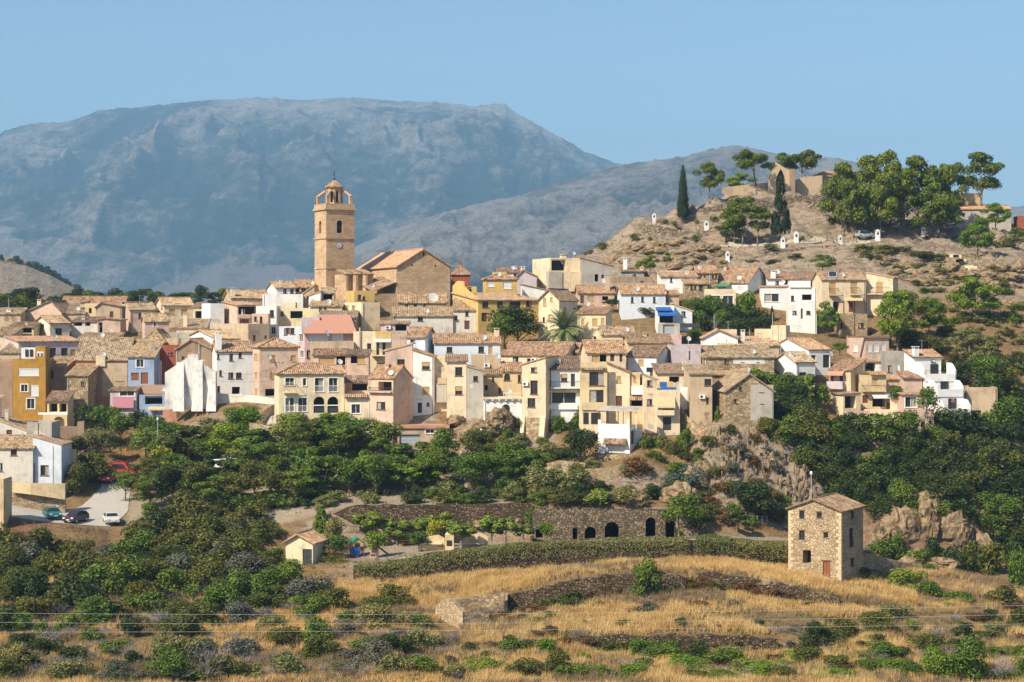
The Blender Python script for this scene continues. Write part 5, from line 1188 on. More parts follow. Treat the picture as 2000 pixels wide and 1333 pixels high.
h = H('salmon house with an open loggia hung with laundry', 464, 502, 650, 597, 'sf', 590, D=335, th=25, xs=436, col='salmon', f=[(483,607,35,15,'o'),(477,628,18,8,'D')], tile='tile'); h.box('loggia_ledge', 466, 490, 617, 622, -.3, .0, 'salmon'); h.box('laundry', 472, 475, 604, 616, .2, .25, 'awn_white'); h.box('laundry', 477, 479, 604, 618, .2, .25, 'pinkcloth')
h = H('white cube with a blue grey window beside the loggia', 500, 540, 670, 598, 'flat', D=328, th=0, dp=6, col='white', f=[(531,613,8,14,'w'),(537,646,14,14,'W')])
h = H('cream terrace cube with a parasol on its roof', 541, 612, 640, 602, 'flat', D=330, th=4, dp=6, col='paleyellow', f=[(551,613,6,9,'w'),(579,615,24,14,'o')])
h = H('long cream wall above the parasol terrace', 548, 577, 610, 591, 'flat', D=337, th=2, dp=4, col='cream')
h = H('white house with a brown wooden door shutter in the middle left', 545, 592, 690, 638, 'flat', D=318, th=0, dp=5, col='bluewhite', f=[(558,648,6,13,'w'),(563,647,7,13,'D'),(571,647,8,12,'w')])
h = H('little orange cube with two windows on the brown block', 492, 524, 640, 613, 'flat', D=322.5, th=2, dp=4, col='salmon', f=[(499,623,5,9,'w'),(510,625,5,13,'w')])
h = H('large windowless brown rendered block with two small shutters', 485, 526, 690, 633, 'flat', D=317, th=35, xs=414, dp=7, col='tan', f=[(497,661,6,12,'D'),(519,659,5,7,'D')])
h = H('white gabled house with a chimney pipe behind the brown gable', 424, 466, 690, 663, 'gx', 646, D=311, th=30, xs=358, col='white', f=[(439,671,5,8,'w')], tile='tile_old')
h = H('white stepped house with a flat roof near the trees', 411, 438, 640, 593, 'flat', D=338, th=24, xs=394, col='white')
h = H('small tan house with a low tiled roof and a round chimney', 345, 402, 665, 641, 'sf', 624, D=326, th=3, dp=7, col='beige', tile='tile_old', f=[(385,637,20,5,'o')]); h.chimney(362, 611, .7, .1, 'beige')
h = H('tan house with a wide roof and shuttered windows on the crest', 320, 378, 640, 597, 'gx', 583, D=352, th=24, xs=303, col='beige', f=[(336,609,12,10,'s'),(360,609,12,10,'s')], sd=[(316,600,3,8,'w')], tile='tile_old')
h = H('low house with a green mesh fence right of the wide roof', 377, 395, 640, 600, 'sf', 592, D=350, th=0, dp=6, col='paleyellow', f=[(388,615,14,14,'o')])
h = H('tan house with a long roof and two black doors at mid left', 254, 305, 650, 606, 'sf', 591, D=349, th=20, xs=245, col='pinktan', f=[(273,617,5,10,'w')], tile='tile_old')
h.box('dark_gutter', 246, 300, 590, 594, 5, 5.5, 'wood')
h = H('pinkish gabled house with a white framed window near the crest', 283, 330, 660, 628, 'gx', 614, D=333, th=18, xs=278, col='pinktan', f=[(303,633,6,10,'W')], tile='tile_old')
h = H('long tan house with the longest roof on the crest', 118, 240, 632, 600, 'gx', 581, D=361, th=3, dp=9, col='beige', tile='tile', f=[(218,617,8,17,'d')])
h = H('tan gable with dry cracked plaster under the longest roof', 166, 196, 640, 593, 'flat', D=353, th=0, dp=5, col='ochre', f=[(176,607,6,11,'v')])
h = H('brown gabled barn wall right of the arched ochre wall', 187, 238, 645, 600, 'gy', 592, D=349.5, th=2, dp=6, col='tan', f=[(218,617,7,17,'d')], pk=.2)
h = H('tall thin orange wall strip on the crest', 236, 247, 640, 591, 'flat', D=357, th=0, dp=5, col='salmon')
h = H('salmon gabled house with a tall chimney near the left trees', 50, 120, 645, 610, 'gy', 588, D=357, th=-6, dp=8, col='salmon', pk=.7, tile='tile_old'); h.chimney(76, 584, .7, .1, 'beige'); h.roof_dish(94, 596, .8, .05)
h = H('house with a slanting mottled roof and a square chimney tower', 95, 165, 640, 613, 'sf', 594, D=352, th=0, dp=8, col='tan', tile='tile_old'); h.box('chimney_tower', 149, 164, 590, 601, 3, 5, 'tan'); h.box('tower_cap', 147.5, 165.5, 588, 590.5, 2.7, 5.3, 'tile_old')
h = H('small white gable cottage with a round vent and blue door', 98, 136, 668, 632, 'gx', 619, D=337, th=34, xs=66, col='oldwhite', f=[(114.5,648,13,13,'w')], sd=[(73,650,6,15,'w'),(84,637,4,7,'w')], tile='tile_old')
h = H('roofed drying loft on pillars behind the white cottage', 139, 190, 660, 629, 'sf', 620, D=341, th=-4, dp=5, col='oldwhite', f=[(152,632,17,10,'o'),(171,632,10,10,'o')], tile='tile_dark')
h = H('plain cream wall block right of the drying loft', 190, 235, 660, 625, 'gy', 622, D=340, th=0, dp=5, col='pinktan', pk=.3, f=[(196,640,8,20,'o')])
h = H('long house with a white side wall and two tall dark windows', 36, 159, 715, 668, 'sf', 658, D=316, th=28, xs=10, col='lavender', f=[(103,691,13,22,'k'),(126,692,13,24,'k'),(143,690,10,15,'s')], tile='tile')
h.balcony(92, 135, 692, 703, 'rail', .7)
h = H('tan lean-to house beside the big hipped roof', 150, 225, 690, 665, 'sf', 651, D=321, th=0, dp=7, col='beige', tile='tile_old')
h = H('house with a pyramid roof and white framed window behind the blue house', 277, 322, 700, 668, 'hip', 645, D=313, th=0, dp=10, col='tan', f=[(281,675,8,13,'W'),(304,676,4,7,'w')], tile='tile_old')
h = H('cream cube in front of the brown gable', 322, 348, 700, 661, 'flat', D=314, th=4, dp=5, col='ochre')
h = H('grey flat wall block behind the cream cube', 300, 375, 690, 650, 'flat', D=322, th=0, dp=5, col='concrete')
h = H('tiled cottage at the far left edge with a white water tank', -12, 40, 640, 614, 'gx', 604, D=347, th=0, dp=8, col='tan', tile='tile_old'); h.chimney(18, 609, .7, .2, 'white')
h = H('ochre house with a porch and a white canopy at the far left', 16, 66, 665, 640, 'sf', 630, D=336, th=0, dp=6, col='ochre', f=[(52,646,20,9,'o'),(30,642,14,12,'w')])
h = H('yellowish tiled house at the left edge of the middle row', -15, 24, 690, 655, 'sf', 640, D=328, th=0, dp=7, col='beige', tile='tile_old')
h = H('house with a sagging red roof at the left edge', -18, 26, 745, 719, 'sf', 703, D=305, th=0, dp=6, col='pinktan', tile='tile_red', f=[(18,728,3,5,'w')])
h = H('brown house below the sagging roof with a broken corner', -18, 24.5, 790, 716, 'flat', D=298.5, th=0, dp=4, col='brown')
h = H('low tiled roof peeping over the white wall at left', 0, 40, 720, 690, 'sf', 668, D=314, th=0, dp=8, col='tan', tile='tile_old')

wr = random.Random(77)
for hh in list(HOUSES): weather(hh, wr)
# ------------------------------------------------------------------ church with its bell tower
def church():
    th = math.radians(28); D = 350.0; px0 = 637.0
    u = Vector((math.cos(th), math.sin(th))); v = Vector((-math.sin(th), math.cos(th)))
    O = Vector((X(px0, D), D)); zb = Z(575, D); t = thing('church', 'sandstone church with a square bell tower, clock and tiled lantern', 'church', (O.x, O.y, zb), th)
    a = (692 - 1000)/F; W = (a*O.y - O.x)/(u.x - a*u.y); zz = lambda py: Z(py, D) - zb; d = W
    tw = link('bell_tower', None, t)
    ms = M['church']
    mb = MB(); z0 = -6
    T_f = lambda x, q, z: (x, q, z); T_l = lambda x, q, z: (q, x, z)
    def col(px): aa = (px - 1000)/F; return (aa*O.y - O.x)/(u.x - aa*u.y)
    x1, x2 = col(658), col(669); zs0, zs1 = zz(455), zz(430)
    wall_face(mb, W, z0, [(0, zz(408)), (W, zz(408))], [(x1, x2, zs0, zs1, True, .8), (col(664), col(666), zz(562), zz(550), False, .4)], T_f)
    wall_face(mb, d, z0, [(0, zz(408)), (d, zz(408))], [(d*.42, d*.62, zs0, zs1, True, .8)], T_l)
    mb.poly([(W,0,z0),(W,d,z0),(W,d,zz(408)),(W,0,zz(408))]); mb.poly([(0,d,z0),(W,d,z0),(W,d,zz(408)),(0,d,zz(408))])
    part('shaft', mb, ms, tw)
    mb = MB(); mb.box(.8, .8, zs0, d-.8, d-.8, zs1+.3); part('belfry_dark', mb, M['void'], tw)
    mb = MB(); cx = (x1+x2)/2; mb.lathe([(.02, zs1-.75), (.16, zs1-.75), (.22, zs1-1.1), (.34, zs1-1.55), (.42, zs1-1.7), (.4, zs1-1.72)], 14, cx, .55); part('bell', mb, M['iron'], tw)
    for py, e, k in ((408, .28, .35), (465, .18, .3), (524, .12, .22)):
        mb = MB(); z = zz(py); mb.box(-e, -e, z-k/2, W+e, d+e, z+k/2); part('cornice', mb, ms, tw)
    mb = MB(); z1, z2 = zz(406.2), zz(397.5); e = .1; k = .3
    mb.box(-e,-e,z1,W+e,-e+k,z2); mb.box(-e,d+e-k,z1,W+e,d+e,z2); mb.box(-e,-e+k,z1,-e+k,d+e-k,z2); mb.box(W+e-k,-e+k,z1,W+e,d+e-k,z2); mb.box(0,0,z1,W,d,z1+.05)
    part('parapet', mb, ms, tw)
    # clock
    c = Vector((col(662), -.06, zz(479))); mb = MB(); mb.tube((c.x, .02, c.z), (c.x, -.07, c.z), .57, .57, 28); cl = part('clock', mb, M['wframe'], tw)
    mb = MB()
    for i in range(12):
        q = 2*math.pi*i/12; r = .46; mb.tube((c.x+r*math.sin(q), -.075, c.z+r*math.cos(q)), (c.x+(r-.09)*math.sin(q), -.075, c.z+(r-.09)*math.cos(q)), .025)
    for q, r, w_ in ((math.radians(155), .32, .045), (math.radians(210), .42, .03), (math.radians(20), .2, .04)):
        mb.tube((c.x, -.09, c.z), (c.x+r*math.sin(q), -.09, c.z+r*math.cos(q)), w_, w_*.6)
    n = 28
    for i in range(n):
        q, q2 = 2*math.pi*i/n, 2*math.pi*(i+1)/n; mb.tube((c.x+.56*math.sin(q), -.075, c.z+.56*math.cos(q)), (c.x+.56*math.sin(q2), -.075, c.z+.56*math.cos(q2)), .035, n=4)
    part('clock_hands', mb, M['iron'], cl) if False else link('clock_marks', mb.mesh('clock_marks', M['iron']), tw)
    # lantern: octagon drum with arches, little flying buttresses, tiled cap
    C = Vector((W/2, d/2)); zl0, zl1 = zz(397), zz(366); R = 1.55; mb = MB(); n = 8
    ring = [Vector((C.x + R*math.cos(math.pi/8 + 2*math.pi*i/n), C.y + R*math.sin(math.pi/8 + 2*math.pi*i/n))) for i in range(n)]
    for i in range(n):
        p, q = ring[i], ring[(i+1) % n]; L = (q-p).length; e = (q-p).normalized(); nn = Vector((-e.y, e.x))
        wall_face(mb, L, zl0, [(0, zl1), (L, zl1)], [(L*.27, L*.73, zl0+.3, zl1-.45, True, .45)], lambda x, q_, z, p=p, e=e, nn=nn: (p.x+e.x*x+nn.x*q_, p.y+e.y*x+nn.y*q_, z))
    part('lantern', mb, ms, tw)
    mb = MB(); mb.tube((C.x, C.y, zl0+.1), (C.x, C.y, zl1-.1), .75, .75, 8); part('lantern_core', mb, M['void'], tw)
    for sx, sy in ((-1,-1),(1,-1),(-1,1),(1,1)):
        px_, py_ = C.x + sx*2.35, C.y + sy*2.35; mb = MB(); mb.box(px_-.3, py_-.3, zl0, px_+.3, py_+.3, zz(383)); mb.box(px_-.38, py_-.38, zz(383), px_+.38, py_+.38, zz(381)); mb.lathe([(.28, zz(381)), (.22, zz(379.5)), (.05, zz(377.5))], 8, px_, py_)
        pts = [Vector((px_ - sx*1.1*(i/5), py_ - sy*1.1*(i/5), zz(383) + (zz(371)-zz(383))*(i/5)**.7)) for i in range(6)]
        mb.path(pts, .26, 6); part('buttress', mb, ms, tw)
    mb = MB(); mb.lathe([(R+.1, zl1), (R+.35, zl1+.1), (R+.35, zl1+.22)], 8, C.x, C.y); part('lantern_cornice', mb, ms, tw)
    mb = MB(); zt = zz(349); ra = R + .38
    prof = [(ra, zl1+.22), (ra*.72, zl1+.22+(zt-zl1)*.22), (ra*.42, zl1+.22+(zt-zl1)*.52), (.12, zt)]
    for i in range(48):
        q, q2 = 2*math.pi*i/48, 2*math.pi*(i+1)/48; k1 = .05*(i % 2); k2 = .05*((i+1) % 2)
        for (ra_, za), (rb_, zb_) in zip(prof, prof[1:]):
            mb.poly([(C.x+ra_*math.cos(q), C.y+ra_*math.sin(q), za+k1), (C.x+ra_*math.cos(q2), C.y+ra_*math.sin(q2), za+k2), (C.x+rb_*math.cos(q2), C.y+rb_*math.sin(q2), zb_+k2), (C.x+rb_*math.cos(q), C.y+rb_*math.sin(q), zb_+k1)], [(i*.3,za),(i*.3+.3,za),(i*.3+.3,zb_),(i*.3,zb_)])
    part('lantern_roof', mb, M['tile'], tw)
    mb = MB(); mb.lathe([(.05, zt), (.22, zt+.12), (.22, zt+.3), (.06, zt+.42)], 10, C.x, C.y); mb.tube((C.x, C.y, zt+.3), (C.x, C.y, zt+1.9), .04); mb.tube((C.x-.35, C.y, zt+1.4), (C.x+.35, C.y, zt+1.4), .035); mb.box(C.x-.3, C.y-.02, zt+.8, C.x-.03, C.y+.02, zt+1.05); part('weather_vane', mb, M['iron'], tw)
    # nave: gable front on the right, long side towards the tower
    Dn = 341.0; g0, g1 = 774, 879; thn = math.radians(21)
    un = Vector((math.cos(thn), math.sin(thn))); vn = Vector((-math.sin(thn), math.cos(thn))); On = Vector((X(g0, Dn), Dn))
    aa = (g1-1000)/F; Wn = (aa*On.y - On.x)/(un.x - aa*un.y)
    nv = link('nave', None, t); inv = Matrix.Rotation(-th, 2); rel = inv @ (On - O)
    nv.location = (rel.x, rel.y, Z(620, Dn) - zb); nv.rotation_euler = (0, 0, thn - th)
    zn = lambda py: Z(py, Dn) - Z(620, Dn); ze, zp = zn(521), zn(487); dn = 27
    xc = lambda px: ((px-1000)/F*On.y - On.x)/(un.x - (px-1000)/F*un.y); pk = xc(827)
    mb = MB(); zf = -4
    wall_face(mb, Wn, zf, [(0, ze), (pk, zp), (Wn, ze+.2)], [(xc(826), xc(829.5), zn(500), zn(492), False, .5), (xc(803), xc(806.5), zn(520), zn(516.5), False, .5), (xc(849), xc(852.5), zn(521), zn(517.5), False, .5)], T_f)
    mb.poly([(0,0,zf),(0,dn,zf),(0,dn,ze),(0,0,ze)]); mb.poly([(Wn,0,zf),(Wn,dn,zf),(Wn,dn,ze+.2),(Wn,0,ze+.2)]); mb.poly([(0,dn,zf),(Wn,dn,zf),(Wn,dn,ze),(pk,dn,zp),(0,dn,ze)])
    part('wall', mb, ms, nv)
    mb = MB(); o = .35; roof_sheet(mb, (-o,dn,ze-.12), (-o,-o,ze-.12), (pk,-o,zp+.12), (pk,dn,zp+.12)); roof_sheet(mb, (Wn+o,-o,ze), (Wn+o,dn,ze), (pk,dn,zp+.12), (pk,-o,zp+.12)); ridge_cap(mb, (pk,-o,zp+.18), (pk,dn,zp+.18), .14)
    part('roof', mb, M['tile_red'], nv)
    mb = MB(); roof_sheet(mb, (-4.6, 9, zn(553)), (-4.6, -.2, zn(573)+.3), (-.02, -.2, zn(553)+.2), (-.02, 9, zn(548)+.6)); part('aisle_roof', mb, M['tile'], nv)
    mb = MB(); mb.box(-4.3, .1, zf, -.01, 9, zn(574)); part('aisle_wall', mb, ms, nv)
    # chapels with pilasters between tower and nave
    cz0, cz1 = -5, zn(537)
    for i, px in enumerate((674, 693, 712)):
        Dc = 345 + (712-px)*.02; q = inv @ (Vector((X(px, Dc), Dc)) - O); wch = 19/F*Dc
        mb = MB(); mb.box(q.x, q.y, cz0, q.x+wch*.97, q.y+5, zz(537)); part('chapel_wall', mb, ms, t)
        mb = MB(); mb.box(q.x-.02, q.y-.55, cz0, q.x+.42, q.y-.005, zz(538)); part('pilaster', mb, ms, t)
        mb = MB(); roof_sheet(mb, (q.x-.25, q.y-.6, zz(537)), (q.x+wch*.97, q.y-.4, zz(537)), (q.x+wch*.97, q.y+4, zz(527)), (q.x-.25, q.y+4, zz(527))); part('chapel_roof', mb, M['tile'], t)
church()
# ------------------------------------------------------------------ stone mill house in the foreground
h = H('three storey rubble stone mill house with a red door above the golden grass', 1540, 1641, 1131, 1000, 'gy', 978, D=222.0, th=5, xs=1687, col='tan', wmat=M['mill'], sink=1.5, pk=.47,
      f=[(1566,1006,10,15,'w'),(1600,1007,10,11,'w'),(1566,1046,11,17,'w'),(1613,1046,9,10,'w'),(1614.5,1113,14,30,'D')], tile='tile') if False else None
def mill():
    D = 224.0
    hh = H('three storey rubble stone mill house with a red door above the golden grass', 1540, 1643, 1131, 999, 'gy', 979, D=D, th=-31, xs=1686, dp=6.5, col='tan', wmat=M['mill'], sink=1.5, pk=.48,
      f=[(1566,1006,10,15,'w'),(1600,1007,10,11,'w'),(1566,1046,11,17,'w'),(1613,1046,9,10,'w'),(1614.5,1113,15,32,'D'),(1576,1088,16,26,'o')], sd=[(1665,1005,6,14,'w'),(1663,1050,8,36,'r'),(1665,1098,7,16,'w')], tile='tile', over=.3)
    for px, w, py in ((1566,14,997.5),(1600,14,1000.5),(1566,15,1036.5),(1613,13,1040),(1614.5,22,1096)): hh.box('lintel', px-w/2, px+w/2, py-1.5, py, -.05, -.003, 'wood')
    for px, w, py in ((1566,12,1014.5),(1600,12,1013.5),(1566,13,1055.5),(1613,11,1052)): hh.box('sill', px-w/2, px+w/2, py, py+1.2, -.06, -.003, 'wframe')
    
    for e_ in ('near', 'far'):
        for i in range(26):
            z0 = -1 + i*.40; z1 = z0 + .37
            if z1 > hh.ze: break
            l1, l2 = (.62, .34) if i % 2 else (.34, .62); mb = MB()
            if e_ == 'near': mb.box(hh.W-l1, -.025, z0, hh.W+.025, -.004, z1); mb.box(hh.W+.004, -.004, z0, hh.W+.025, l2, z1)
            else: mb.box(-.025, -.025, z0, l1, -.004, z1)
            part('quoin', mb, M['quoin'], hh.top)
    return hh
M['quoin'] = plain('quoin_stone', (.60,.46,.29), .9, 0, .35)
mill()
h = H('low stone annex with a terrace right of the mill house', 1682, 1712, 1112, 1082, 'flat', D=227.5, th=0, dp=4, col='tan', wmat=M['mill'], f=[(1696,1096,3,5,'w')])
h = H('small yellow shed with a tiled gable roof and a wire gate', 558, 611, 1106, 1060, 'gy', 1045, D=231.5, th=-16, xs=636, dp=4.5, col='paleyellow', pk=.45, over=.4, tile='tile', f=[(601,1090,20,34,'k')])
# ------------------------------------------------------------------ walls, roads and things on the ground
def wall_line(name, label, pts, t, mat, cat='wall', cap=None, group=None, wob=.0, deep=True):
    """free-standing wall along [(column, distance, row of the top, row of the foot)]"""
    o0 = P(pts[0][0], pts[0][3], pts[0][1]); V3, Fc = [], []
    k = []
    for (a, b) in zip(pts, pts[1:]):
        n = max(1, int(abs(X(b[0], b[1]) - X(a[0], a[1])) / .8))
        for i in range(n): k.append(tuple(a[j] + (b[j]-a[j])*i/n for j in range(4)))
    k.append(pts[-1])
    mb = MB(); prev = None
    for px, D, yt, yb in k:
        x = X(px, D); zt = Z(yt, D) + random.uniform(-wob, wob); zb = min(Z(yb, D), ground(x, D)) - .5 if deep else Z(yb, D)
        lean = (zt - zb) * .05
        row = [(x, D - lean, zb), (x, D, zt), (x, D + t, zt), (x, D + t, zb)]
        if prev:
            for i in range(3): mb.poly([prev[i], row[i], row[i+1], prev[i+1]])
        else: mb.poly(row)
        prev = row
    mb.poly(list(reversed(prev)))
    mb.v = [(a - o0.x, b - o0.y, c - o0.z) for a, b, c in mb.v]
    o = part(name, mb, mat, None, False, o0)
    return tag(o, label, cat, group)
def sheet(name, label, left, right, mat, lift=.06, kind='structure'):
    """strip of road or path between two lines of ground points (column, row)"""
    mb = MB(); L = [hit(*p) for p in left]; R = [hit(*p) for p in right]; prev = None; n = 40
    def along(Pn, t):
        k = t * (len(Pn) - 1); i = min(int(k), len(Pn) - 2); f = k - i
        return tuple(Pn[i][j] * (1-f) + Pn[i+1][j] * f for j in range(2))
    for i in range(n + 1):
        a, b = along(L, i/n), along(R, i/n); row = []
        for j in range(9):
            x, y = a[0] + (b[0]-a[0])*j/8, a[1] + (b[1]-a[1])*j/8; row.append((x, y, ground(x, y) + lift))
        if prev:
            for j in range(8): mb.poly([prev[j], prev[j+1], row[j+1], row[j]])
        prev = row
    return tag(part(name, mb, mat, None), label, None, None, kind)
M['asphalt'] = plain('sunbleached_concrete_road', (.40,.37,.33), .9, 0, .2); M['paving'] = plain('pale_path', (.36,.31,.24), .9, 0, .2)
M['rubber'] = plain('playground_floor', (.25,.19,.18), .9)
sheet('road', 'pale concrete street bending past the white house', [(-30,972),(60,988),(128,1000),(160,990),(196,955),(214,918)], [(-30,1010),(70,1018),(140,1026),(215,1030),(250,1000),(258,918)], M['asphalt'])
sheet('street', 'steep paved ramp beside the large cream house', [(492,832),(512,822),(533,803)], [(500,842),(530,845),(542,838)], M['asphalt'], .12)
sheet('driveway', 'short concrete drive below the grey garage', [(845,905),(858,886)], [(885,905),(905,888)], M['asphalt'], .1)
wall_line('boundary_wall', 'yellow and stone boundary wall below the bluish white wing', [(8,254.5,938,1000),(40,254.5,944,1002),(128,255.5,945,1012)], .4, M['rubble'])
wall_line('boundary_wall', 'yellow painted upper band of the roadside wall', [(24,253.9,942,962),(60,253.9,944,966),(127,254.9,945,976)], .25, M['ochre'], deep=False)
wall_line('garden_wall', 'brown terrace garden wall right of the ochre arch', [(102,283,832,872),(164,284,834,870)], .4, M['brown'])
wall_line('gate_pier', 'brick pier with a white cap at the end of the brown garden wall', [(151,282.5,824,862),(164,282.5,823,862)], .5, M['brown'])
wall_line('garden_wall', 'yellow plot wall behind the bluish white wing', [(116,268,878,905),(149,268,878,905)], .3, M['ochre'])
wall_line('boundary_wall', 'low white wall with a sloping top in front of the white house', [(424,290.5,769,792),(470,290,771,790),(500,288.5,773,788),(540,286,779,794)], .3, M['oldwhite'])
wall_line('ramp_wall', 'cream wall climbing along the steep ramp', [(497,274.5,816,830),(512,277,806,824),(540,282,786,812)], .35, M['cream'])
wall_line('ramp_wall', 'low grey wall below the ramp', [(449,273.5,812,822),(498,273.5,810,822)], .35, M['concrete'])
wall_line('retaining_wall', 'stone kerb wall in front of the large cream house', [(487,269,826,850),(540,268.5,834,856),(610,268.5,848,866)], .4, M['rubble'])
wall_line('ruined_wall', 'red rendered ruin stub beside the striped awning', [(318,292,802,842),(345,292,800,838),(356,292.5,815,835)], .6, M['brick'], wob=.2)
wall_line('ruined_wall', 'rough broken stone wall curving below the tan house', [(1329,264,795,850),(1345,262.5,815,850),(1368,261.5,832,855),(1392,261,826,855),(1417,261,800,850)], .8, M['rubble'], wob=.15)
wall_line('garden_wall', 'red painted garden wall right of the stone barn', [(1511,266.5,786,804),(1545,266.5,789,806),(1580,267,786,805)], .3, M['brick'])
wall_line('retaining_wall', 'square stone retaining wall under the white terrace house', [(1143,249.3,917,960),(1180,249,916,958),(1219,249.2,917,958)], .8, M['mill'])
wall_line('retaining_wall', 'stone wall with a grey top just below the roller door', [(1168,255.2,890,918),(1210,255,888,918),(1300,255.5,889,915)], .6, M['rubble'])
wall_line('retaining_wall', 'rounded stone wall below the dense round tree', [(1062,252.5,908,950),(1092,252,900,950),(1143,251.5,905,950)], .8, M['mill'])
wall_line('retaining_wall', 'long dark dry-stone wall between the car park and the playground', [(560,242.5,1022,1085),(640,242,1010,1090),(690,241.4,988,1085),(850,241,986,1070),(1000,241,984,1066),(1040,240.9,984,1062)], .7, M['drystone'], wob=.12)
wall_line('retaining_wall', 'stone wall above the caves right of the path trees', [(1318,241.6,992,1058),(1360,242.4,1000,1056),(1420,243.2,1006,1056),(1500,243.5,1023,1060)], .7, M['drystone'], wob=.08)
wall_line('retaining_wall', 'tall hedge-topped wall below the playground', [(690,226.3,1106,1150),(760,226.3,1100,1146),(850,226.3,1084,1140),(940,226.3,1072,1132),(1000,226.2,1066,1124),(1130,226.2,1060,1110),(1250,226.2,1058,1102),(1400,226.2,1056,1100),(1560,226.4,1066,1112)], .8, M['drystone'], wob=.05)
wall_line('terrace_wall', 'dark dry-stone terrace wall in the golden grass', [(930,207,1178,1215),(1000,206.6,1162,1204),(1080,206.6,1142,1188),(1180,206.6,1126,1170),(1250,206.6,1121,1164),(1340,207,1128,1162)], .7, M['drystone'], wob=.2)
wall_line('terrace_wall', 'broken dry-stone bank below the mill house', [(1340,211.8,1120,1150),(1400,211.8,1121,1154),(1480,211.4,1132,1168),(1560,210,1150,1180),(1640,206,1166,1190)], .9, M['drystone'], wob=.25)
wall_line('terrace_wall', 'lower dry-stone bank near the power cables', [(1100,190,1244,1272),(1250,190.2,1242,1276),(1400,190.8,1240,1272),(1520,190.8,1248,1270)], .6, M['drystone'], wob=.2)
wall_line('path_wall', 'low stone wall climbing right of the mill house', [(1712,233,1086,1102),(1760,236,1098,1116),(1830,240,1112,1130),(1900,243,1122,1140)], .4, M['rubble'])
def rock_mat():
    m, n, l, b = new_mat('ochre_rock'); gp = n.new('ShaderNodeNewGeometry')
    a = noise(n, l, gp.outputs['Position'], .8, 8, .72, .5); r = ramp(n, l, a.outputs[0], [(.32, (.04,.03,.02)), (.45, (.15,.105,.06)), (.56, (.31,.22,.125)), (.72, (.25,.20,.145))])
    l.new(r.outputs[0], b.inputs['Base Color']); b.inputs['Roughness'].default_value = .95; bump(n, l, b, a.outputs[0], .9, .3); return m
M['rock'] = rock_mat()
# ruined stone hut in the field
def ruin_hut():
    t = thing('ruined_hut', 'roofless rubble stone hut with a pale pointed end wall in the field', 'ruin', (X(885, 200), 200, Z(1230, 200)))
    def seg(name, pts, th_, mat):
        mb = MB(); prev = None; kk = []
        for a, b in zip(pts, pts[1:]):
            for i in range(6): kk.append(tuple(a[j] + (b[j]-a[j])*i/6 for j in range(4)))
        kk.append(pts[-1])
        for px, D, yt, yb in kk:
            x, y = X(px, D) - X(885, 200), D - 200; zt, zb = Z(yt, D) - Z(1230, 200) + random.uniform(-.12, .12), Z(yb, D) - Z(1230, 200) - .8
            row = [(x, y, zb), (x, y, zt), (x + th_*.5, y + th_, zt), (x + th_*.5, y + th_, zb)]
            if prev:
                for i in range(3): mb.poly([prev[i], row[i], row[i+1], prev[i+1]])
            prev = row
        mb.poly(prev); part(name, mb, mat, t)
    seg('end_wall', [(850,205,1184,1212),(868,203.5,1168,1222),(886,201.5,1178,1230),(904,199.5,1198,1238)], .7, M['mill'])
    seg('front_wall', [(904.5,199.6,1196,1230),(940,200.6,1188,1226),(985,201.4,1176,1222)], .7, M['rubble'])
    seg('back_wall', [(880,206,1172,1200),(930,206.6,1166,1196),(985,206.4,1160,1190)], .6, M['rubble'])
    seg('side_wall', [(985.5,201.5,1176,1222),(986,206,1158,1195)], .6, M['rubble'])
ruin_hut()
# caves under the car park
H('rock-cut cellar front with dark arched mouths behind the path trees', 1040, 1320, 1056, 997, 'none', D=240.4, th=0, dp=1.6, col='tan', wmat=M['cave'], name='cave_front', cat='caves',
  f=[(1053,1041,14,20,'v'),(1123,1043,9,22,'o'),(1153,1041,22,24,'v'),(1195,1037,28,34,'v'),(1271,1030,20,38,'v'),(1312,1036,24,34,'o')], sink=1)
# barbecue block
def barbecue():
    x, D, z = hit(885, 1074); t = thing('barbecue_shelter', 'ochre brick barbecue with low wing walls in the picnic garden', 'barbecue', (x, D, z))
    mb = MB(); mb.box(-1.0, -.5, -.2, 0.1, .5, 1.9); mb.poly([(-1,-.5,1.9),(.1,-.5,1.9),(-.45,0,2.5)]); mb.poly([(.1,-.5,1.9),(.1,.5,1.9),(-.45,0,2.5)]); mb.poly([(-1,.5,1.9),(-1,-.5,1.9),(-.45,0,2.5)]); part('chimney', mb, M['ochre'], t)
    for a, b, q in ((-4.2, -1.1, .4), (1.1, 4.3, .2)):
        mb = MB(); mb.box(a, 1.0, -.2, b, 1.3, 1.7 - q); mb.prism([(a, 1.7-q), (b, 1.7-q), ((a+b)/2+.8, 2.1-q)], 1.0, 1.3); part('wing_wall', mb, M['ochre'], t)
        mb = MB(); mb.box(a + .3, .3, .6, b - .3, .98, .75); part('counter', mb, M['beige'], t)
    mb = MB(); mb.box(-.8, -.52, .5, -.1, -.49, 1.2); part('hearth', mb, M['void'], t)
barbecue()
def picnic(px, py, lab):
    x, D, z = hit(px, py); t = thing('picnic_table', lab, 'picnic table', (x, D, z), random.uniform(-.3, .3), 'wooden picnic tables')
    mb = MB(); mb.box(-.9, -.35, .70, .9, .35, .76); part('tabletop', mb, M['wood'], t)
    for s in (-1, 1): mb = MB(); mb.box(-.9, s*.65-.13, .42, .9, s*.65+.13, .47); part('bench', mb, M['wood'], t)
    for s in (-1, 1): mb = MB(); mb.tube((s*.6, -.7, 0), (s*.6, .25, .7), .05); mb.tube((s*.6, .7, 0), (s*.6, -.25, .7), .05); part('leg', mb, M['wood'], t)
picnic(795, 1067, 'wooden picnic table nearest the tall climbing frame'); picnic(820, 1064, 'wooden picnic table between two small round trees'); picnic(855, 1073, 'pale picnic table just left of the barbecue'); picnic(760, 1062, 'wooden picnic table at the foot of the dark wall')
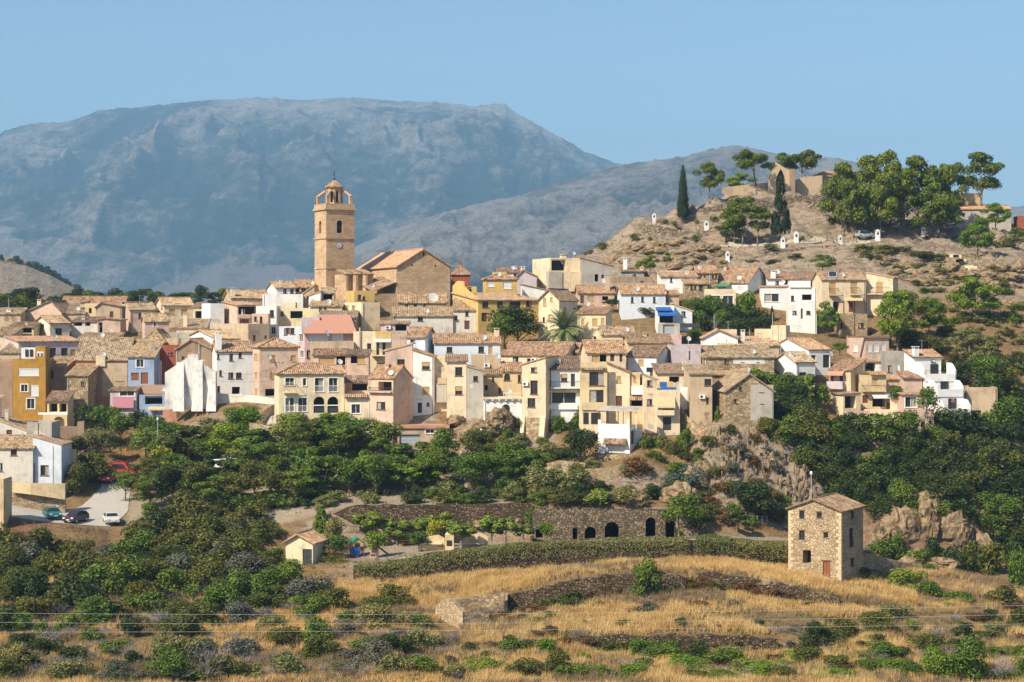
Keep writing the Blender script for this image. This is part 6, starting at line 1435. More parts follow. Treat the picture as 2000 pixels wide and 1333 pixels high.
def playhouse():
    x, D, z = hit(697, 1088); t = thing('playhouse', 'blue climbing playhouse with a green pitched roof', 'play equipment', (x, D, z), .25)
    for a in (-.75, .75):
        for b in (-.6, .6): mb = MB(); mb.box(a-.06, b-.06, -.1, a+.06, b+.06, 1.9); part('post', mb, M['wood'], t)
    mb = MB(); mb.box(-.85, -.72, .35, .35, -.67, 1.25); part('panel', mb, M['awn_blue'], t)
    mb = MB(); mb.box(-.8, -.6, .8, .8, .6, .88); part('platform', mb, M['wood'], t)
    mb = MB(); mb.prism([(-.95, 1.75), (-.05, 2.55), (.85, 1.75), (.75, 1.70), (-.05, 2.40), (-.85, 1.70)], -.8, .8); part('roof', mb, M['greenroof'], t)
    mb = MB(); mb.prism([(-.82, 1.35), (-.82, 1.75), (-.05, 2.38), (.72, 1.75), (.72, 1.35), (.35, 1.35), (.3, 1.75), (-.05, 1.95), (-.4, 1.75), (-.45, 1.35)], -.70, -.66); part('gable_panel', mb, M['yellow'], t)
M['greenroof'] = plain('green_play_roof', (.02,.20,.13), .5)
playhouse()
def climber():
    x, D, z = hit(735, 1090); t = thing('climbing_frame', 'grey brown climbing wall with a slide beside the playhouse', 'play equipment', (x, D, z), .15)
    mb = MB(); mb.prism([(-.9, -.1), (-.4, 1.9), (-.1, 2.2), (.25, 2.0), (.3, -.1)], -.25, .25); part('climbing_wall', mb, M['pinktan'], t)
    for i in range(4): mb = MB(); a = .35 + .4*i; mb.box(-.75+.12*i, -.34, a, -.25+.12*i, -.255, a+.14); part('foothold', mb, M['wood'], t)
    mb = MB(); mb.poly([(.3,-.22,1.2),(.3,.22,1.2),(1.7,.22,.1),(1.7,-.22,.1)]); mb.poly([(.3,-.22,1.2),(1.7,-.22,.1),(1.7,-.22,.35),(.3,-.22,1.45)]); mb.poly([(.3,.22,1.2),(1.7,.22,.1),(1.7,.22,.35),(.3,.22,1.45)]); part('slide', mb, M['wood'], t)
climber()
sheet('play_area', 'dark rubber floor under the play equipment', [(675,1092),(700,1100),(760,1094)], [(672,1082),(720,1080),(790,1086)], M['rubber'], .05)
# fences
def rail_fence(label, pts, hgt=1.0, posts=6, mat='iron', name='railing', cat='railing', group=None, mesh=False):
    Ps = []
    for (a, b) in zip(pts, pts[1:]):
        for i in range(posts): Ps.append((a[0] + (b[0]-a[0])*i/posts, a[1] + (b[1]-a[1])*i/posts))
    Ps.append(pts[-1]); W3 = [Vector(hit(*p)) for p in Ps]; o = W3[0]; t = thing(name, label, cat, o, 0, group)
    for q in W3: mb = MB(); d = q - o; mb.tube(d - Vector((0,0,.2)), d + Vector((0,0,hgt)), .045); part('post', mb, M[mat], t)
    mb = MB()
    for a, b in zip(W3, W3[1:]):
        for k in ((.95, .5) if not mesh else (.97, .75, .5, .25)): mb.tube(a - o + Vector((0,0,hgt*k)), b - o + Vector((0,0,hgt*k)), .018)
    part('rail', mb, M[mat], t); return t
rail_fence('thin wire fence on the dry grass strip left of the parking trees', [(218,884),(250,876),(285,868)], 1.6, 3, 'galv', 'wire_fence', 'fence', None, True)
rail_fence('post and rail fence of the path under the big pines', [(1568,476),(1604,480),(1640,478),(1690,476)], 1.0, 3, 'wood', 'post_fence', 'fence')
rail_fence('post and rail fence beside the cypress terrace', [(1272,438),(1290,442),(1316,449),(1344,453),(1375,457)], 1.0, 2, 'wood', 'post_fence', 'fence')
rail_fence('stair railing running down from the pines', [(1752,474),(1790,484),(1845,495)], 1.0, 3, 'wood', 'stair_railing', 'railing')
rail_fence('metal railing on the wall left of the mill house', [(1460,1024),(1498,1026)], 1.1, 4, 'galv')
# white way-of-the-cross shrines
def shrine_proto():
    t = thing('shrine', 'x', 'shrine', (0,0,0), 0, 'white shrines along the hill path')
    mb = MB(); mb.box(-.42, -.35, -.4, .42, .35, 1.75); part('pillar', mb, M['white'], t)
    mb = MB(); mb.box(-.5, -.42, -.4, .5, .42, .15); part('plinth', mb, M['white'], t)
    mb = MB(); mb.prism([(-.5, 1.752), (0, 2.1), (.5, 1.752)], -.42, .42); part('gable_cap', mb, M['white'], t)
    mb = MB(); mb.box(-.2, -.37, 1.0, .2, -.351, 1.5); part('niche', mb, M['void'], t); return t
def copy_tree(o, parent=None):
    c = o.copy(); COL.objects.link(c)
    if parent is not None: c.parent = parent
    for ch in list(o.children): copy_tree(ch, c)
    return c
sp0 = shrine_proto(); first = True
for px, py, hp, lab in ((1277.5,437,18,'white shrine at the tip of the cypress terrace'),(1379.5,452,20,'white shrine just right of the tall cypress'),(1412,395,9,'tiny white shrine at the corner of the long tan castle wall'),(1421,512,18,'white shrine alone on the bare rock under the pine clump'),(1529,490,19,'white shrine at the path bend below the dark spruce'),(1555,475,21,'white shrine beside a small round bush on the upper path'),
                        (1641,478,18,'white shrine on the end of the curved stone wall'),(1714,474,20,'shaded bluish shrine under the big pines'),(1803,461,17,'shaded grey shrine deep under the right pines'),(1320,528,12,'white shrine just above the low white house roof'),(1454,462,12,'white shrine half hidden among the clump of pine trunks')):
    s_ = sp0 if first else copy_tree(sp0); first = False
    x, D, z = hit(px, py); s_.location = (x, D, z); k = hp/F*D/2.1; s_.scale = (k, k, k); s_['label'] = lab
# castle hill walls
wall_line('retaining_wall', 'great curved stone wall under the castle ruin', [(1341,387,414,446),(1378,386.5,406,446),(1414,386.5,399,446),(1471,387,391,440),(1536,388,383,430),(1605,388.5,380,430),(1650,389,381,430)], 1.0, M['grarock'], wob=.1)
wall_line('retaining_wall', 'stone terrace wall below the tall cypress', [(1253,383,440,466),(1262,382.4,437,468),(1311,381,446,470),(1362,379.5,454,470),(1394,378.5,459,478)], .8, M['grarock'], wob=.05)
wall_line('retaining_wall', 'long stone wall carrying the hill path', [(1420,361,514,524),(1483,361.5,501,514),(1534,362,488,513),(1584,362.5,482,513),(1640,362.5,479,512),(1668,363,480,505)], .8, M['grarock'], wob=.06)
sheet('path', 'pale gravel path across the castle hill', [(1400,474),(1480,478),(1560,472),(1640,473),(1700,472)], [(1400,480),(1480,486),(1560,478),(1640,479),(1700,478)], M['paving'], .1)
wall_line('castle_wall', 'long tan castle wall with shallow piers left of the arch', [(1411,396,367,398),(1450,396.5,362,394),(1500,397,357,390)], .7, M['tan'])
wall_line('castle_wall', 'shaded tan castle wall right of the ruined arch', [(1552,397,352,386),(1570,397,346,386),(1606,397.5,343,386)], .7, M['tan'])
def arch_ruin():
    D = 394.5; t = thing('ruined_arch', 'ruined chapel front with a tall pointed arch and pitched top', 'ruin', P(1523, 388, D))
    xx = lambda px: X(px, D) - X(1523, D); zz = lambda py: Z(py, D) - Z(388, D)
    # outline with a pointed opening, built as strips left and right of the arch
    op = [(1516,388),(1516,352),(1518,344),(1521,337),(1525,330),(1529,337),(1532,344),(1534,352),(1534,388)]
    topl = lambda px: 344 + (317-344)*(px-1502)/(1515.5-1502) if px < 1515.5 else 317 + (334-317)*(px-1515.5)/(1542-1515.5)
    pxs = [1502,1506,1511,1515.5,1516,1518,1521,1525,1529,1532,1534,1538,1542]
    under = lambda px: 392 if px <= 1516 or px >= 1534 else np.interp(px, [1516,1518,1521,1525,1529,1532,1534],[352,344,337,330,337,344,352])
    mb = MB()
    for a, b in zip(pxs, pxs[1:]):
        ua, ub = under(a), under(b)
        if 1516 <= a and b <= 1534: ua, ub = np.interp([a, b], [1516,1518,1521,1525,1529,1532,1534],[352,344,337,330,337,344,352])
        mb.prism([(xx(a), zz(ua)), (xx(a), zz(topl(a))), (xx(b), zz(topl(b))), (xx(b), zz(ub))], 0, .9)
    part('gable_wall', mb, M['tan'], t)
    mb = MB(); mb.box(xx(1542)+.02, -.7, zz(394), xx(1552), 1.4, zz(331)); part('buttress', mb, M['brown'], t)
    mb = MB(); mb.box(xx(1505), -.5, zz(394), xx(1511), -.01, zz(372)); part('buttress', mb, M['tan'], t)
    mb = MB(); mb.box(xx(1516), .95, zz(392), xx(1534), 1.3, zz(328)); part('arch_shade_slab', mb, M['void'], t)  # near-black slab stands in for the shade inside the open arch
arch_ruin()
H('tiled roof building peeping over the castle wall beside the big pines', 1590, 1650, 385, 345, 'hip', 336, D=401, th=0, dp=6, col='tan', tile='tile_red')
H('plain stone house under the pines at the right end of the hill', 1868, 1975, 445, 409, 'sf', 402, D=392, th=-6, dp=7, col='concrete', tile='tile_red', f=[(1882,420,5,8,'o')])
H('tan wall block behind the stone house on the hill top', 1866, 1916, 405, 378, 'flat', D=400, th=0, dp=5, col='tan')
H('small brick red shelter at the right edge of the hill', 1990, 2012, 440, 422, 'flat', D=392, th=0, dp=4, col='red')
def steps():
    t = thing('stone_steps', 'rough stone steps climbing the rock on the right', 'steps', Vector(hit(1856, 500)))
    o = t.location.copy()
    for i in range(16):
        px, py = 1856 + 5.0*i + 3*math.sin(i), 500 + 3.2*i; q = Vector(hit(px, py)) - o; mb = MB()
        mb.box(q.x-.8, q.y-.35, q.z-.5, q.x+.8, q.y+.4, q.z+.22); part('step', mb, M['cream'] if i % 3 else M['tan'], t)
steps()
# boulders
def boulder_mesh(seed):
    mb = MB(); import bmesh
    bm = bmesh.new(); bmesh.ops.create_icosphere(bm, subdivisions=4, radius=1)
    for v_ in bm.verts:
        p = v_.co.copy(); q = p * 1.6; ar = lambda k: np.array([k])
        n = fbm(ar(q.x+seed*7+q.z*.6), ar(q.y*1.2+q.z*.9), 2, seed)[0]; r2 = fbm(ar(q.x*1.7+q.z*2.1), ar(q.y*1.9-q.z*1.3+seed), 4, seed+9, True)[0]
        v_.co = p * (.50 + .55*n + .42*r2); v_.co.z *= 1 + .15*math.sin(q.z*9 + q.x*2)
    m = bpy.data.meshes.new('boulder'); bm.to_mesh(m); bm.free(); m.materials.append(M['rock']); return m
BM = [boulder_mesh(i) for i in range(4)]
for i, (px, py, wpx, hpx, lab) in enumerate(((930,868,90,60,'huge weathered rock under the white basement'),(975,858,70,66,'pale crag below the terrace with the parasol'),(890,835,44,26,'knobbly rock at the foot of the cream tower house'),(1000,880,40,20,'flat boulder lying in front of the crag'),
        (1330,985,90,60,'smooth bulging rock beside the blue flowering bush'),(1370,960,50,70,'dark cliff rock under the hanging dry cactus'),(1500,1150,60,24,'row of low rocks below the mill wall'),(1538,1156,40,22,'pale boulder below the mill house grass'),
        (1722,1072,50,60,'cream rock rib at the foot of the dark shrubs'),(1745,1050,54,70,'tall rock lump left in the ochre cliff'),(1775,1060,60,84,'cracked ochre rock bulging from the cliff'),(1812,1050,64,90,'highest rock face of the ochre cliff'),(1850,1066,70,84,'overhanging ochre rock right of the highest face'),(1885,1078,56,70,'grey ochre rock under the hanging shrubs'),(1915,1094,50,60,'last rock of the cliff before the right bushes'),(1800,1096,60,30,'broad rock step at the cliff foot'),(1838,1112,80,36,'broken rocks piled under the ochre cliff'),(1780,1106,50,26,'low rocks beside the climbing stone wall'),
        (640,1030,60,40,'grey rock behind the bright green conifer'),(1240,985,60,40,'pale rock lump above the cave arches'),(1000,1035,70,30,'pale earth bank at the foot of the dark wall'),(940,1030,60,24,'low earthy rock behind the barbecue'))):
    x, D, z = hit(px, py); k = 1/F*D; o = link('boulder', BM[i % 4], None, (x, D + wpx*k*(.30 if 'cliff' in lab or 'ochre' in lab else .22), z + hpx*k*.22)); o.scale = (wpx*k*(.62 if 'cliff' in lab or 'ochre' in lab else .44), wpx*k*.36, hpx*k*(.50 if 'cliff' in lab or 'ochre' in lab else .40)); o.rotation_euler = (0, 0, i*1.3); tag(o, lab, 'rock')
# lamp posts and aerials on the ground
def lamp(px, pt, pb, lab, D=None):
    x, D, z = hit(px, pb) if D is None else (X(px, D), D, gpx(px, D)); h_ = Z(pt, D) - z
    t = thing('street_lamp', lab, 'street lamp', (x, D, z), 0, 'tall street lamps'); mb = MB(); mb.tube((0,0,-.3), (0,0,h_-.5), .09, .055, 8); part('pole', mb, M['galv'], t)
    mb = MB(); mb.lathe([(.05, h_-.5), (.16, h_-.35), (.18, h_-.12), (.1, h_)], 10); part('lantern', mb, M['wframe'], t)
lamp(308, 816, 905, 'tall street lamp standing among the trees behind the yellow bush'); lamp(1584.5, 921, 985, 'thin street lamp rising behind the mill house roof', 232); lamp(940, 838, 876, 'street lamp in front of the weathered crag'); lamp(1439, 634-8, 660, 'street lamp behind the white gabled house', 303)
def pole(px, pt, D, lab):
    x, z = X(px, D), gpx(px, D); mb = MB(); mb.tube((0,0,-.5), (0,0,Z(pt, D)-z), .07, .05); t = part('utility_pole', mb, M['galv'], None, False, (x, D, z)); tag(t, lab, 'utility pole', 'poles among the roofs')
pole(1509, 610, 292, 'thin pole beside the tall cream cube'); pole(1525, 643, 284, 'grey pole in front of the white gable wall'); pole(1464, 643, 288, 'short pole on the wide old roof'); pole(1482, 648, 287.5, 'dark pole right of the short roof pole'); pole(1395, 615, 305, 'tall pole left of the street lamp among the roofs'); pole(813, 545, 336, 'aerial pole in front of the church gable wall'); pole(17, 582, 352, 'wooden pole at the far left of the crest')
# three power cables across the foreground, from masts outside the picture
for i, (ya, ym, yb) in enumerate(((1198,1199,1183),(1216,1217,1200),(1235,1231,1219))):
    Dk = 150 + i*1.2; pts = []
    for k in range(41):
        px = -260 + 2520*k/40; t = px/2000; pts.append(P(px, ya + (yb-ya)*t + (ym-(ya+yb)/2)*4*t*(1-t), Dk))
    mb = MB(); mb.path([q - pts[0] for q in pts], .012, 4); o = part('power_cable', mb, M['galv'], None, False, pts[0]); tag(o, ('upper','middle','lower')[i] + ' power cable spanning the whole foreground field', 'cable', 'three power cables')
def wire(p, q, sag, lab):
    a, b = P(*p), P(*q); pts = [a + (b-a)*(i/14) - Vector((0, 0, sag*4*(i/14)*(1-i/14))) for i in range(15)]
    mb = MB(); mb.path([v_ - a for v_ in pts], .02, 4); tag(part('house_wire', mb, M['iron'], None, False, a), lab, 'wire', 'wires strung between houses')
wire((420,725,288.2),(541,716,287.6),.9,'sagging wire across the white and the salmon facades'); wire((422,744,288.2),(541,744,287.6),.2,'straight lower wire across the salmon facade'); wire((1396,625,303),(1484,652,290),.8,'wire from the tall pole down to the cream cubes'); wire((813,560,335),(884,600,312),1.0,'wire from the aerial pole to the yellow house'); wire((1140,640,296),(1183,668,292),.4,'wire crossing the pale yellow house'); wire((18,600,351),(150,632,335),1.2,'wire over the left roofs from the wooden pole'); wire((250,640,300),(420,648,297),1.5,'long wire over the roofs between blue and white house')
# cars
def car(px, py, ang, paint, lab, van=False, D=None):
    x, D, z = hit(px, py) if D is None else (X(px, D), D, gpx(px, D)); m = plain('car_paint', paint, .3, .0, .05)
    t = thing('parked_car', lab, 'car', (x, D, z + .06), ang, 'parked cars')
    prof = [(-2.0,.30),(-2.05,.62),(-1.98,.92),(-1.55,1.38),(-.3,1.46),(.35,1.40),(1.05,.95),(1.85,.82),(2.02,.62),(2.0,.30)] if not van else [(-2.1,.30),(-2.12,.8),(-2.05,1.75),(-1.9,1.85),(.5,1.85),(1.2,1.1),(1.95,.95),(2.1,.65),(2.05,.30)]
    def body(pts, w0, w1, zb):
        mb = MB(); n = len(pts); hw = lambda z_: w0 if z_ <= zb else w0 + (w1-w0)*min(1, (z_-zb)/.5)
        mb.poly([(a, -hw(b), b) for a, b in pts]); mb.poly([(a, hw(b), b) for a, b in reversed(pts)])
        for i in range(n): a, b = pts[i], pts[(i+1) % n]; mb.poly([(a[0],-hw(a[1]),a[1]),(a[0],hw(a[1]),a[1]),(b[0],hw(b[1]),b[1]),(b[0],-hw(b[1]),b[1])])
        return mb
    b = part('body', body(prof, .86, .66, .9), m, t)
    g = MB(); zt = 1.36 if not van else 1.7
    if van: g.poly([(.56,-.68,zt),(.56,.68,zt),(1.13,.78,1.16),(1.13,-.78,1.16)])
    else: g.poly([(.42,-.64,1.36),(.42,.64,1.36),(.98,.76,1.02),(.98,-.76,1.02)])
    for v_ in range(len(g.v)): a_ = g.v[v_]; g.v[v_] = (a_[0]+.025, a_[1], a_[2]+.02)
    part('windscreen', g, M['glass'], t)
    g = MB(); a0 = -1.66 if not van else -2.09; g.poly([(a0-.03,-.6,zt-.06),(a0-.03,.6,zt-.06),(-1.95 if not van else -2.12,.72,1.0),(-1.95 if not van else -2.12,-.72,1.0)]); part('rear_window', g, M['glass'], t)
    for s in (-1, 1):
        g = MB(); y0, y1 = s*.875, s*.69
        g.poly([(-1.5,y0,.98),(.9,y0,.98),(.36,y1,zt-.02),(-1.3,y1,zt-.02)]); part('side_window', g, M['glass'], t)
        for k in (-1.25, 1.25):
            w_ = MB(); w_.tube((k, s*.90, .30), (k, s*.68, .30), .31, .31, 14); wo = part('wheel', w_, M['iron'], t)
            r_ = MB(); r_.tube((k, s*.905, .30), (k, s*.90, .30), .18, .18, 10); part('rim', r_, M['galv'], wo)
        l_ = MB(); l_.box(1.9, s*.62-.16, .62, 2.035, s*.62+.16, .78); part('headlight', l_, M['wframe'], t)
        l_ = MB(); l_.box(-2.07, s*.68-.1, .72, -1.95, s*.68+.1, .92); part('tail_light', l_, M['sheet_red'], t)
    l_ = MB(); l_.box(1.99, -.26, .42, 2.05, .26, .53); part('number_plate', l_, M['wframe'], t)
car(102, 1013, math.radians(-62), (.01,.13,.16), 'turquoise hatchback parked at the roadside facing the camera')
car(148, 1021, math.radians(-108), (.05,.025,.035), 'dark maroon car parked next to the turquoise one')
car(217, 1023, math.radians(-70), (.55,.54,.52), 'silver car half hidden by the roadside bushes')
car(213, 943, math.radians(-100), (.28,.02,.025), 'red car parked in the lane under the trees')
car(240, 930, math.radians(-10), (.45,.03,.03), 'bright red van behind the red car', True)
car(206, 934, math.radians(-30), (.6,.6,.58), 'white car behind the red car at the lane end')
car(430, 918, math.radians(-20), (.62,.62,.62), 'white car parked under the trees, left of the pair'); car(455, 917, math.radians(-35), (.66,.66,.66), 'white car with dark windscreen glimpsed between parking trees')
car(603, 914, math.radians(150), (.6,.6,.6), 'white car glimpsed right of the middle of the parking trees'); car(580, 918, math.radians(180), (.5,.5,.5), 'grey car left of the glimpsed white car')
car(1690, 470, math.radians(10), (.35,.42,.45), 'pale blue grey car parked under the big pines')
# people on the white balcony and by the salmon house
def person(x, y, z, shirt, trousers, lab, rz=0.0):
    import bmesh
    sk = bpy.data.meshes.new('body'); pts = [(0,0,.93),(0,0,1.15),(0,0,1.38),(0,0,1.50),(0,.0,1.60),(0,.01,1.72),(-.19,0,1.40),(-.24,-.02,1.12),(-.22,-.10,.88),(.19,0,1.40),(.25,-.02,1.12),(.23,-.10,.88),(-.10,0,.88),(-.11,-.02,.48),(-.11,.02,.08),(-.11,-.14,.03),(.10,0,.88),(.11,-.03,.48),(.12,.02,.08),(.12,-.14,.03)]
    ed = [(0,1),(1,2),(2,3),(3,4),(4,5),(2,6),(6,7),(7,8),(2,9),(9,10),(10,11),(0,12),(12,13),(13,14),(14,15),(0,16),(16,17),(17,18),(18,19)]
    rad = [.14,.13,.15,.055,.085,.085,.06,.045,.035,.06,.045,.035,.09,.06,.04,.035,.09,.06,.04,.035]
    sk.from_pydata(pts, ed, []); o = bpy.data.objects.new('body', sk); COL.objects.link(o)
    md = o.modifiers.new('s', 'SKIN'); 
    for i, v_ in enumerate(sk.skin_vertices[0].data): v_.radius = (rad[i], rad[i]*.85); v_.use_root = (i == 0)
    md2 = o.modifiers.new('d', 'SUBSURF'); md2.levels = md2.render_levels = 1
    dg = bpy.context.evaluated_depsgraph_get(); me_ = bpy.data.meshes.new_from_object(o.evaluated_get(dg)); bpy.data.objects.remove(o)
    me_.materials.clear(); skin = plain('skin', (.45,.27,.19), .6); me_.materials.append(skin); me_.materials.append(plain('shirt', shirt, .9)); me_.materials.append(plain('trousers', trousers, .9)); me_.materials.append(plain('hair', (.05,.035,.03), .8))
    for p_ in me_.polygons:
        c_ = p_.center; p_.material_index = 3 if c_.z > 1.70 or (c_.z > 1.58 and c_.y > .04) else 0 if c_.z > 1.48 or (abs(c_.x) > .2 and c_.z < 1.12) else 1 if c_.z > .95 else 2 if c_.z > .1 else 3
    t = thing('person', lab, 'person', (x, y, z), rz); link('body', me_, t)
def on_house_person(px, py, D, *a): q = P(px, py, D); person(q.x, q.y, q.z, *a)
on_house_person(1862, 799, 265.8, (.35,.10,.08), (.06,.06,.08), 'person in a dark red top standing on the white terrace')
# ------------------------------------------------------------------ plants
GREENS = dict(
 broad=[(.021,.043,.004),(.060,.102,.008),(.107,.165,.013),(.181,.235,.022)],
 dark=[(.010,.020,.003),(.023,.041,.006),(.044,.067,.008),(.084,.102,.013)],
 pine=[(.026,.046,.003),(.068,.107,.008),(.136,.173,.010),(.222,.240,.015)],
 cypress=[(.010,.020,.007),(.021,.039,.013),(.038,.063,.017)],
 olive=[(.059,.071,.021),(.127,.134,.041),(.201,.198,.062),(.304,.269,.098)],
 fig=[(.038,.068,.009),(.098,.152,.017),(.175,.235,.031),(.254,.286,.042)],
 yellow=[(.12,.15,.012),(.24,.26,.02),(.36,.34,.03)],
 bright=[(.053,.098,.007),(.117,.185,.011),(.196,.273,.015)],
 bramble=[(.024,.034,.006),(.061,.071,.010),(.108,.116,.013),(.174,.158,.022)],
 grey=[(.048,.052,.036),(.088,.088,.064),(.136,.132,.096),(.192,.176,.136)],
 rust=[(.048,.024,.010),(.112,.052,.016),(.176,.088,.028),(.080,.072,.024)],
 blueflower=[(.03,.05,.03),(.06,.09,.05),(.11,.14,.10),(.16,.18,.26)],
 palm=[(.07,.10,.03),(.16,.20,.07),(.26,.29,.12),(.36,.36,.19)])
LM = {k: leaf_mat('leaves_' + k, c, .16) for k, c in GREENS.items()}
LM['straw'] = leaf_mat('dry_grass', [(.28,.15,.05),(.50,.31,.105),(.65,.44,.17),(.75,.55,.26),(.82,.67,.38)], .3, .6, .3, .35)
LM['rustgrass'] = leaf_mat('rust_grass', [(.12,.085,.05),(.235,.165,.09),(.36,.26,.145),(.50,.38,.22)], .3, .6, .3, .5)
LM['greengrass'] = leaf_mat('green_grass', [(.10,.12,.03),(.18,.19,.05),(.34,.30,.09),(.46,.38,.14)], .3, .6, .3, .5)
LM['hang'] = leaf_mat('dry_cactus', [(.05,.04,.025),(.12,.09,.05),(.23,.17,.105),(.08,.11,.045)], .1)
def leaves(pts, nrm, size, elong, rng, up=0.0, jit=.8):
    """a quad per point, facing roughly NRM"""
    n = len(pts); d = nrm + rng.normal(0, jit, (n, 3)); d /= np.linalg.norm(d, axis=1, keepdims=True) + 1e-9
    r = rng.normal(0, 1, (n, 3)); r[:, 2] += up; a = r - d * (r * d).sum(1, keepdims=True); a /= np.linalg.norm(a, axis=1, keepdims=True) + 1e-9
    b = np.cross(d, a); s = size * rng.uniform(.6, 1.3, (n, 1)); a = a * s; b = b * s * elong
    V = np.stack([pts - a, pts + b * .9 - d * s * .15, pts + a, pts - b * .9 - d * s * .15], 1).reshape(-1, 3)
    return V, np.arange(4 * n).reshape(n, 4)
def blob(lobes, n, size, elong, seed, up=0, jit=.75, fill=.18, sq=(1, 1, 1)):
    rng = np.random.default_rng(seed); L = np.array([l[0] for l in lobes], float); R = np.array([l[1] for l in lobes], float)
    w_ = R ** 2; k = rng.choice(len(lobes), n, p=w_ / w_.sum()); d = rng.normal(0, 1, (n, 3)); d /= np.linalg.norm(d, axis=1, keepdims=True)
    d[:, 2] = np.where((d[:, 2] < -.3) & (rng.random(n) < .6), -d[:, 2], d[:, 2])
    # break each lobe into finer sprays
    lump = 1 + .22 * np.sin(d[:, 0] * 9 + k * 1.7) * np.sin(d[:, 1] * 9 + k) * np.sin(d[:, 2] * 8 + k * .6)
    rr = np.where(rng.random(n) < fill, rng.uniform(.2, .85, n), rng.uniform(.82, 1.08, n)) * lump
    p = L[k] + d * (R[k] * rr)[:, None] * np.array(sq)
    return leaves(p, d, size, elong, rng, up, jit)
def crown_mesh(kind, seed, n, size, mat):
    r = random.Random(seed); lobes = []
    el, up, jit, sq = .55, 0, .48, (1, 1, 1)
    if kind == 'broad':
        for i in range(17):
            a = r.uniform(0, 6.28); q = r.uniform(.08, .34); z = r.uniform(.22, .80); s = 1 - abs(z - .45) * .9
            lobes.append(((q*s*math.cos(a), q*s*math.sin(a), z), r.uniform(.13, .21)))
    elif kind == 'pine':
        for i in range(20):
            a = r.uniform(0, 6.28); z = r.uniform(.18, .88); s = 1.05 - abs(z - .42) * 1.1; q = r.uniform(.14, .40)
            lobes.append(((q*s*math.cos(a), q*s*math.sin(a), z), r.uniform(.09, .17)))
        el, up, jit, sq = .38, .9, .5, (1, 1, .78)
    elif kind == 'umbrella':
        for i in range(15):
            a = r.uniform(0, 6.28); q = r.uniform(.1, .40); z = .75 - q*q*1.6 + r.uniform(-.3, .08)
            lobes.append(((q*math.cos(a), q*math.sin(a), max(.12, z)), r.uniform(.10, .18)))
        el, up, jit, sq = .38, .9, .5, (1, 1, .75)
    elif kind == 'bush':
        for i in range(13):
            a = r.uniform(0, 6.28); q = r.uniform(.05, .36); z = r.uniform(.12, .74) * (1 - q*.9)
            lobes.append(((q*math.cos(a), q*math.sin(a), z), r.uniform(.13, .22)))
    elif kind == 'wide':
        for i in range(18):
            a = r.uniform(0, 6.28); q = r.uniform(.05, .42); z = r.uniform(.05, .62) * (1 - q*.8)
            lobes.append(((q*math.cos(a), q*math.sin(a), z), r.uniform(.09, .2)))
        jit = .6
    elif kind == 'fig':
        for i in range(13):
            a = r.uniform(0, 6.28); q = r.uniform(.08, .40); z = r.uniform(.25, .85) - q*.3
            lobes.append(((q*math.cos(a), q*math.sin(a), z), r.uniform(.07, .14)))
        el = .7
    elif kind == 'conifer':
        for i in range(46):
            z = r.uniform(.02, .97); a = r.uniform(0, 6.28); q = (1 - z) ** .8 * .42
            lobes.append(((q*math.cos(a)*.8, q*math.sin(a)*.8, z), .05 + .09 * (1 - z)))
        el, up = .4, .3
    elif kind == 'cypress':
        for i in range(70):
            z = .02 + .96*i/69; q = .44 * min(1, (z*7 + .35)**.6) * (1 - z) ** .55 + .02; a = r.uniform(0, 6.28)
            lobes.append(((.06*math.cos(a)*(1-z), .06*math.sin(a)*(1-z), z), q*r.uniform(.85, 1.08)))
        el, up, sq = .35, 2.2, (1, 1, .12)
    V, Q = blob(lobes, n, size, el, seed, up, jit, .2, sq)
    V[:, 2] = np.maximum(V[:, 2], -.03)
    m = npmesh('crown', V, Q, mat); return m
PROTO = {}
def proto(kind, colr, big):
    """a few crown meshes of each kind; BIG ones carry more and finer leaves"""
    v = random.randrange(3); key = (kind, colr, big, v)
    if key not in PROTO:
        n = {0: 700, 1: 1700, 2: 3800}[big]; size = {0: .062, 1: .042, 2: .029}[big]
        if kind in ('pine', 'umbrella'): n = int(n*1.35); size *= 1.15
        if kind in ('cypress', 'conifer'): n = 7000; size = .036
        if kind == 'fig': n = int(n*1.1); size *= 1.35
        PROTO[key] = crown_mesh(kind, hash((kind, v)) % 999 + v*31 if False else sum(map(ord, kind)) + v*37, n, size, LM[colr])
    return PROTO[key]
def dead_mesh(seed, thick=.010, n0=9):
    r = random.Random(seed); mb = MB()
    def br(p, d, L, rad, lev):
        q = p + d * L; mb.tube(p, q, rad, rad*.6, 4 if lev < 2 else 3, False)
        if lev >= 3: return
        for i in range(r.randint(3, 5)):
            t = r.uniform(.35, 1); e = (d + Vector((r.uniform(-1, 1), r.uniform(-1, 1), r.uniform(-.45, .7)))).normalized(); br(p + d * L * t, e, L * r.uniform(.5, .8), rad*.55, lev+1)
    for i in range(n0):
        a = r.uniform(0, 6.28); e = Vector((math.cos(a)*r.uniform(.3, 1), math.sin(a)*r.uniform(.3, 1), r.uniform(.5, 1.1))).normalized(); br(Vector((r.uniform(-.12,.12), r.uniform(-.12,.12), 0)), e, r.uniform(.2, .34), thick, 0)
    return mb.mesh('twigs', M['greybark'])
DEAD = [dead_mesh(i) for i in range(4)]
PLANTS = []
def plant_note(o, adj, noun, px, py, wpx, cat, group): o['category'] = cat; o['group'] = group; PLANTS.append((o, adj, noun, px, py, wpx))
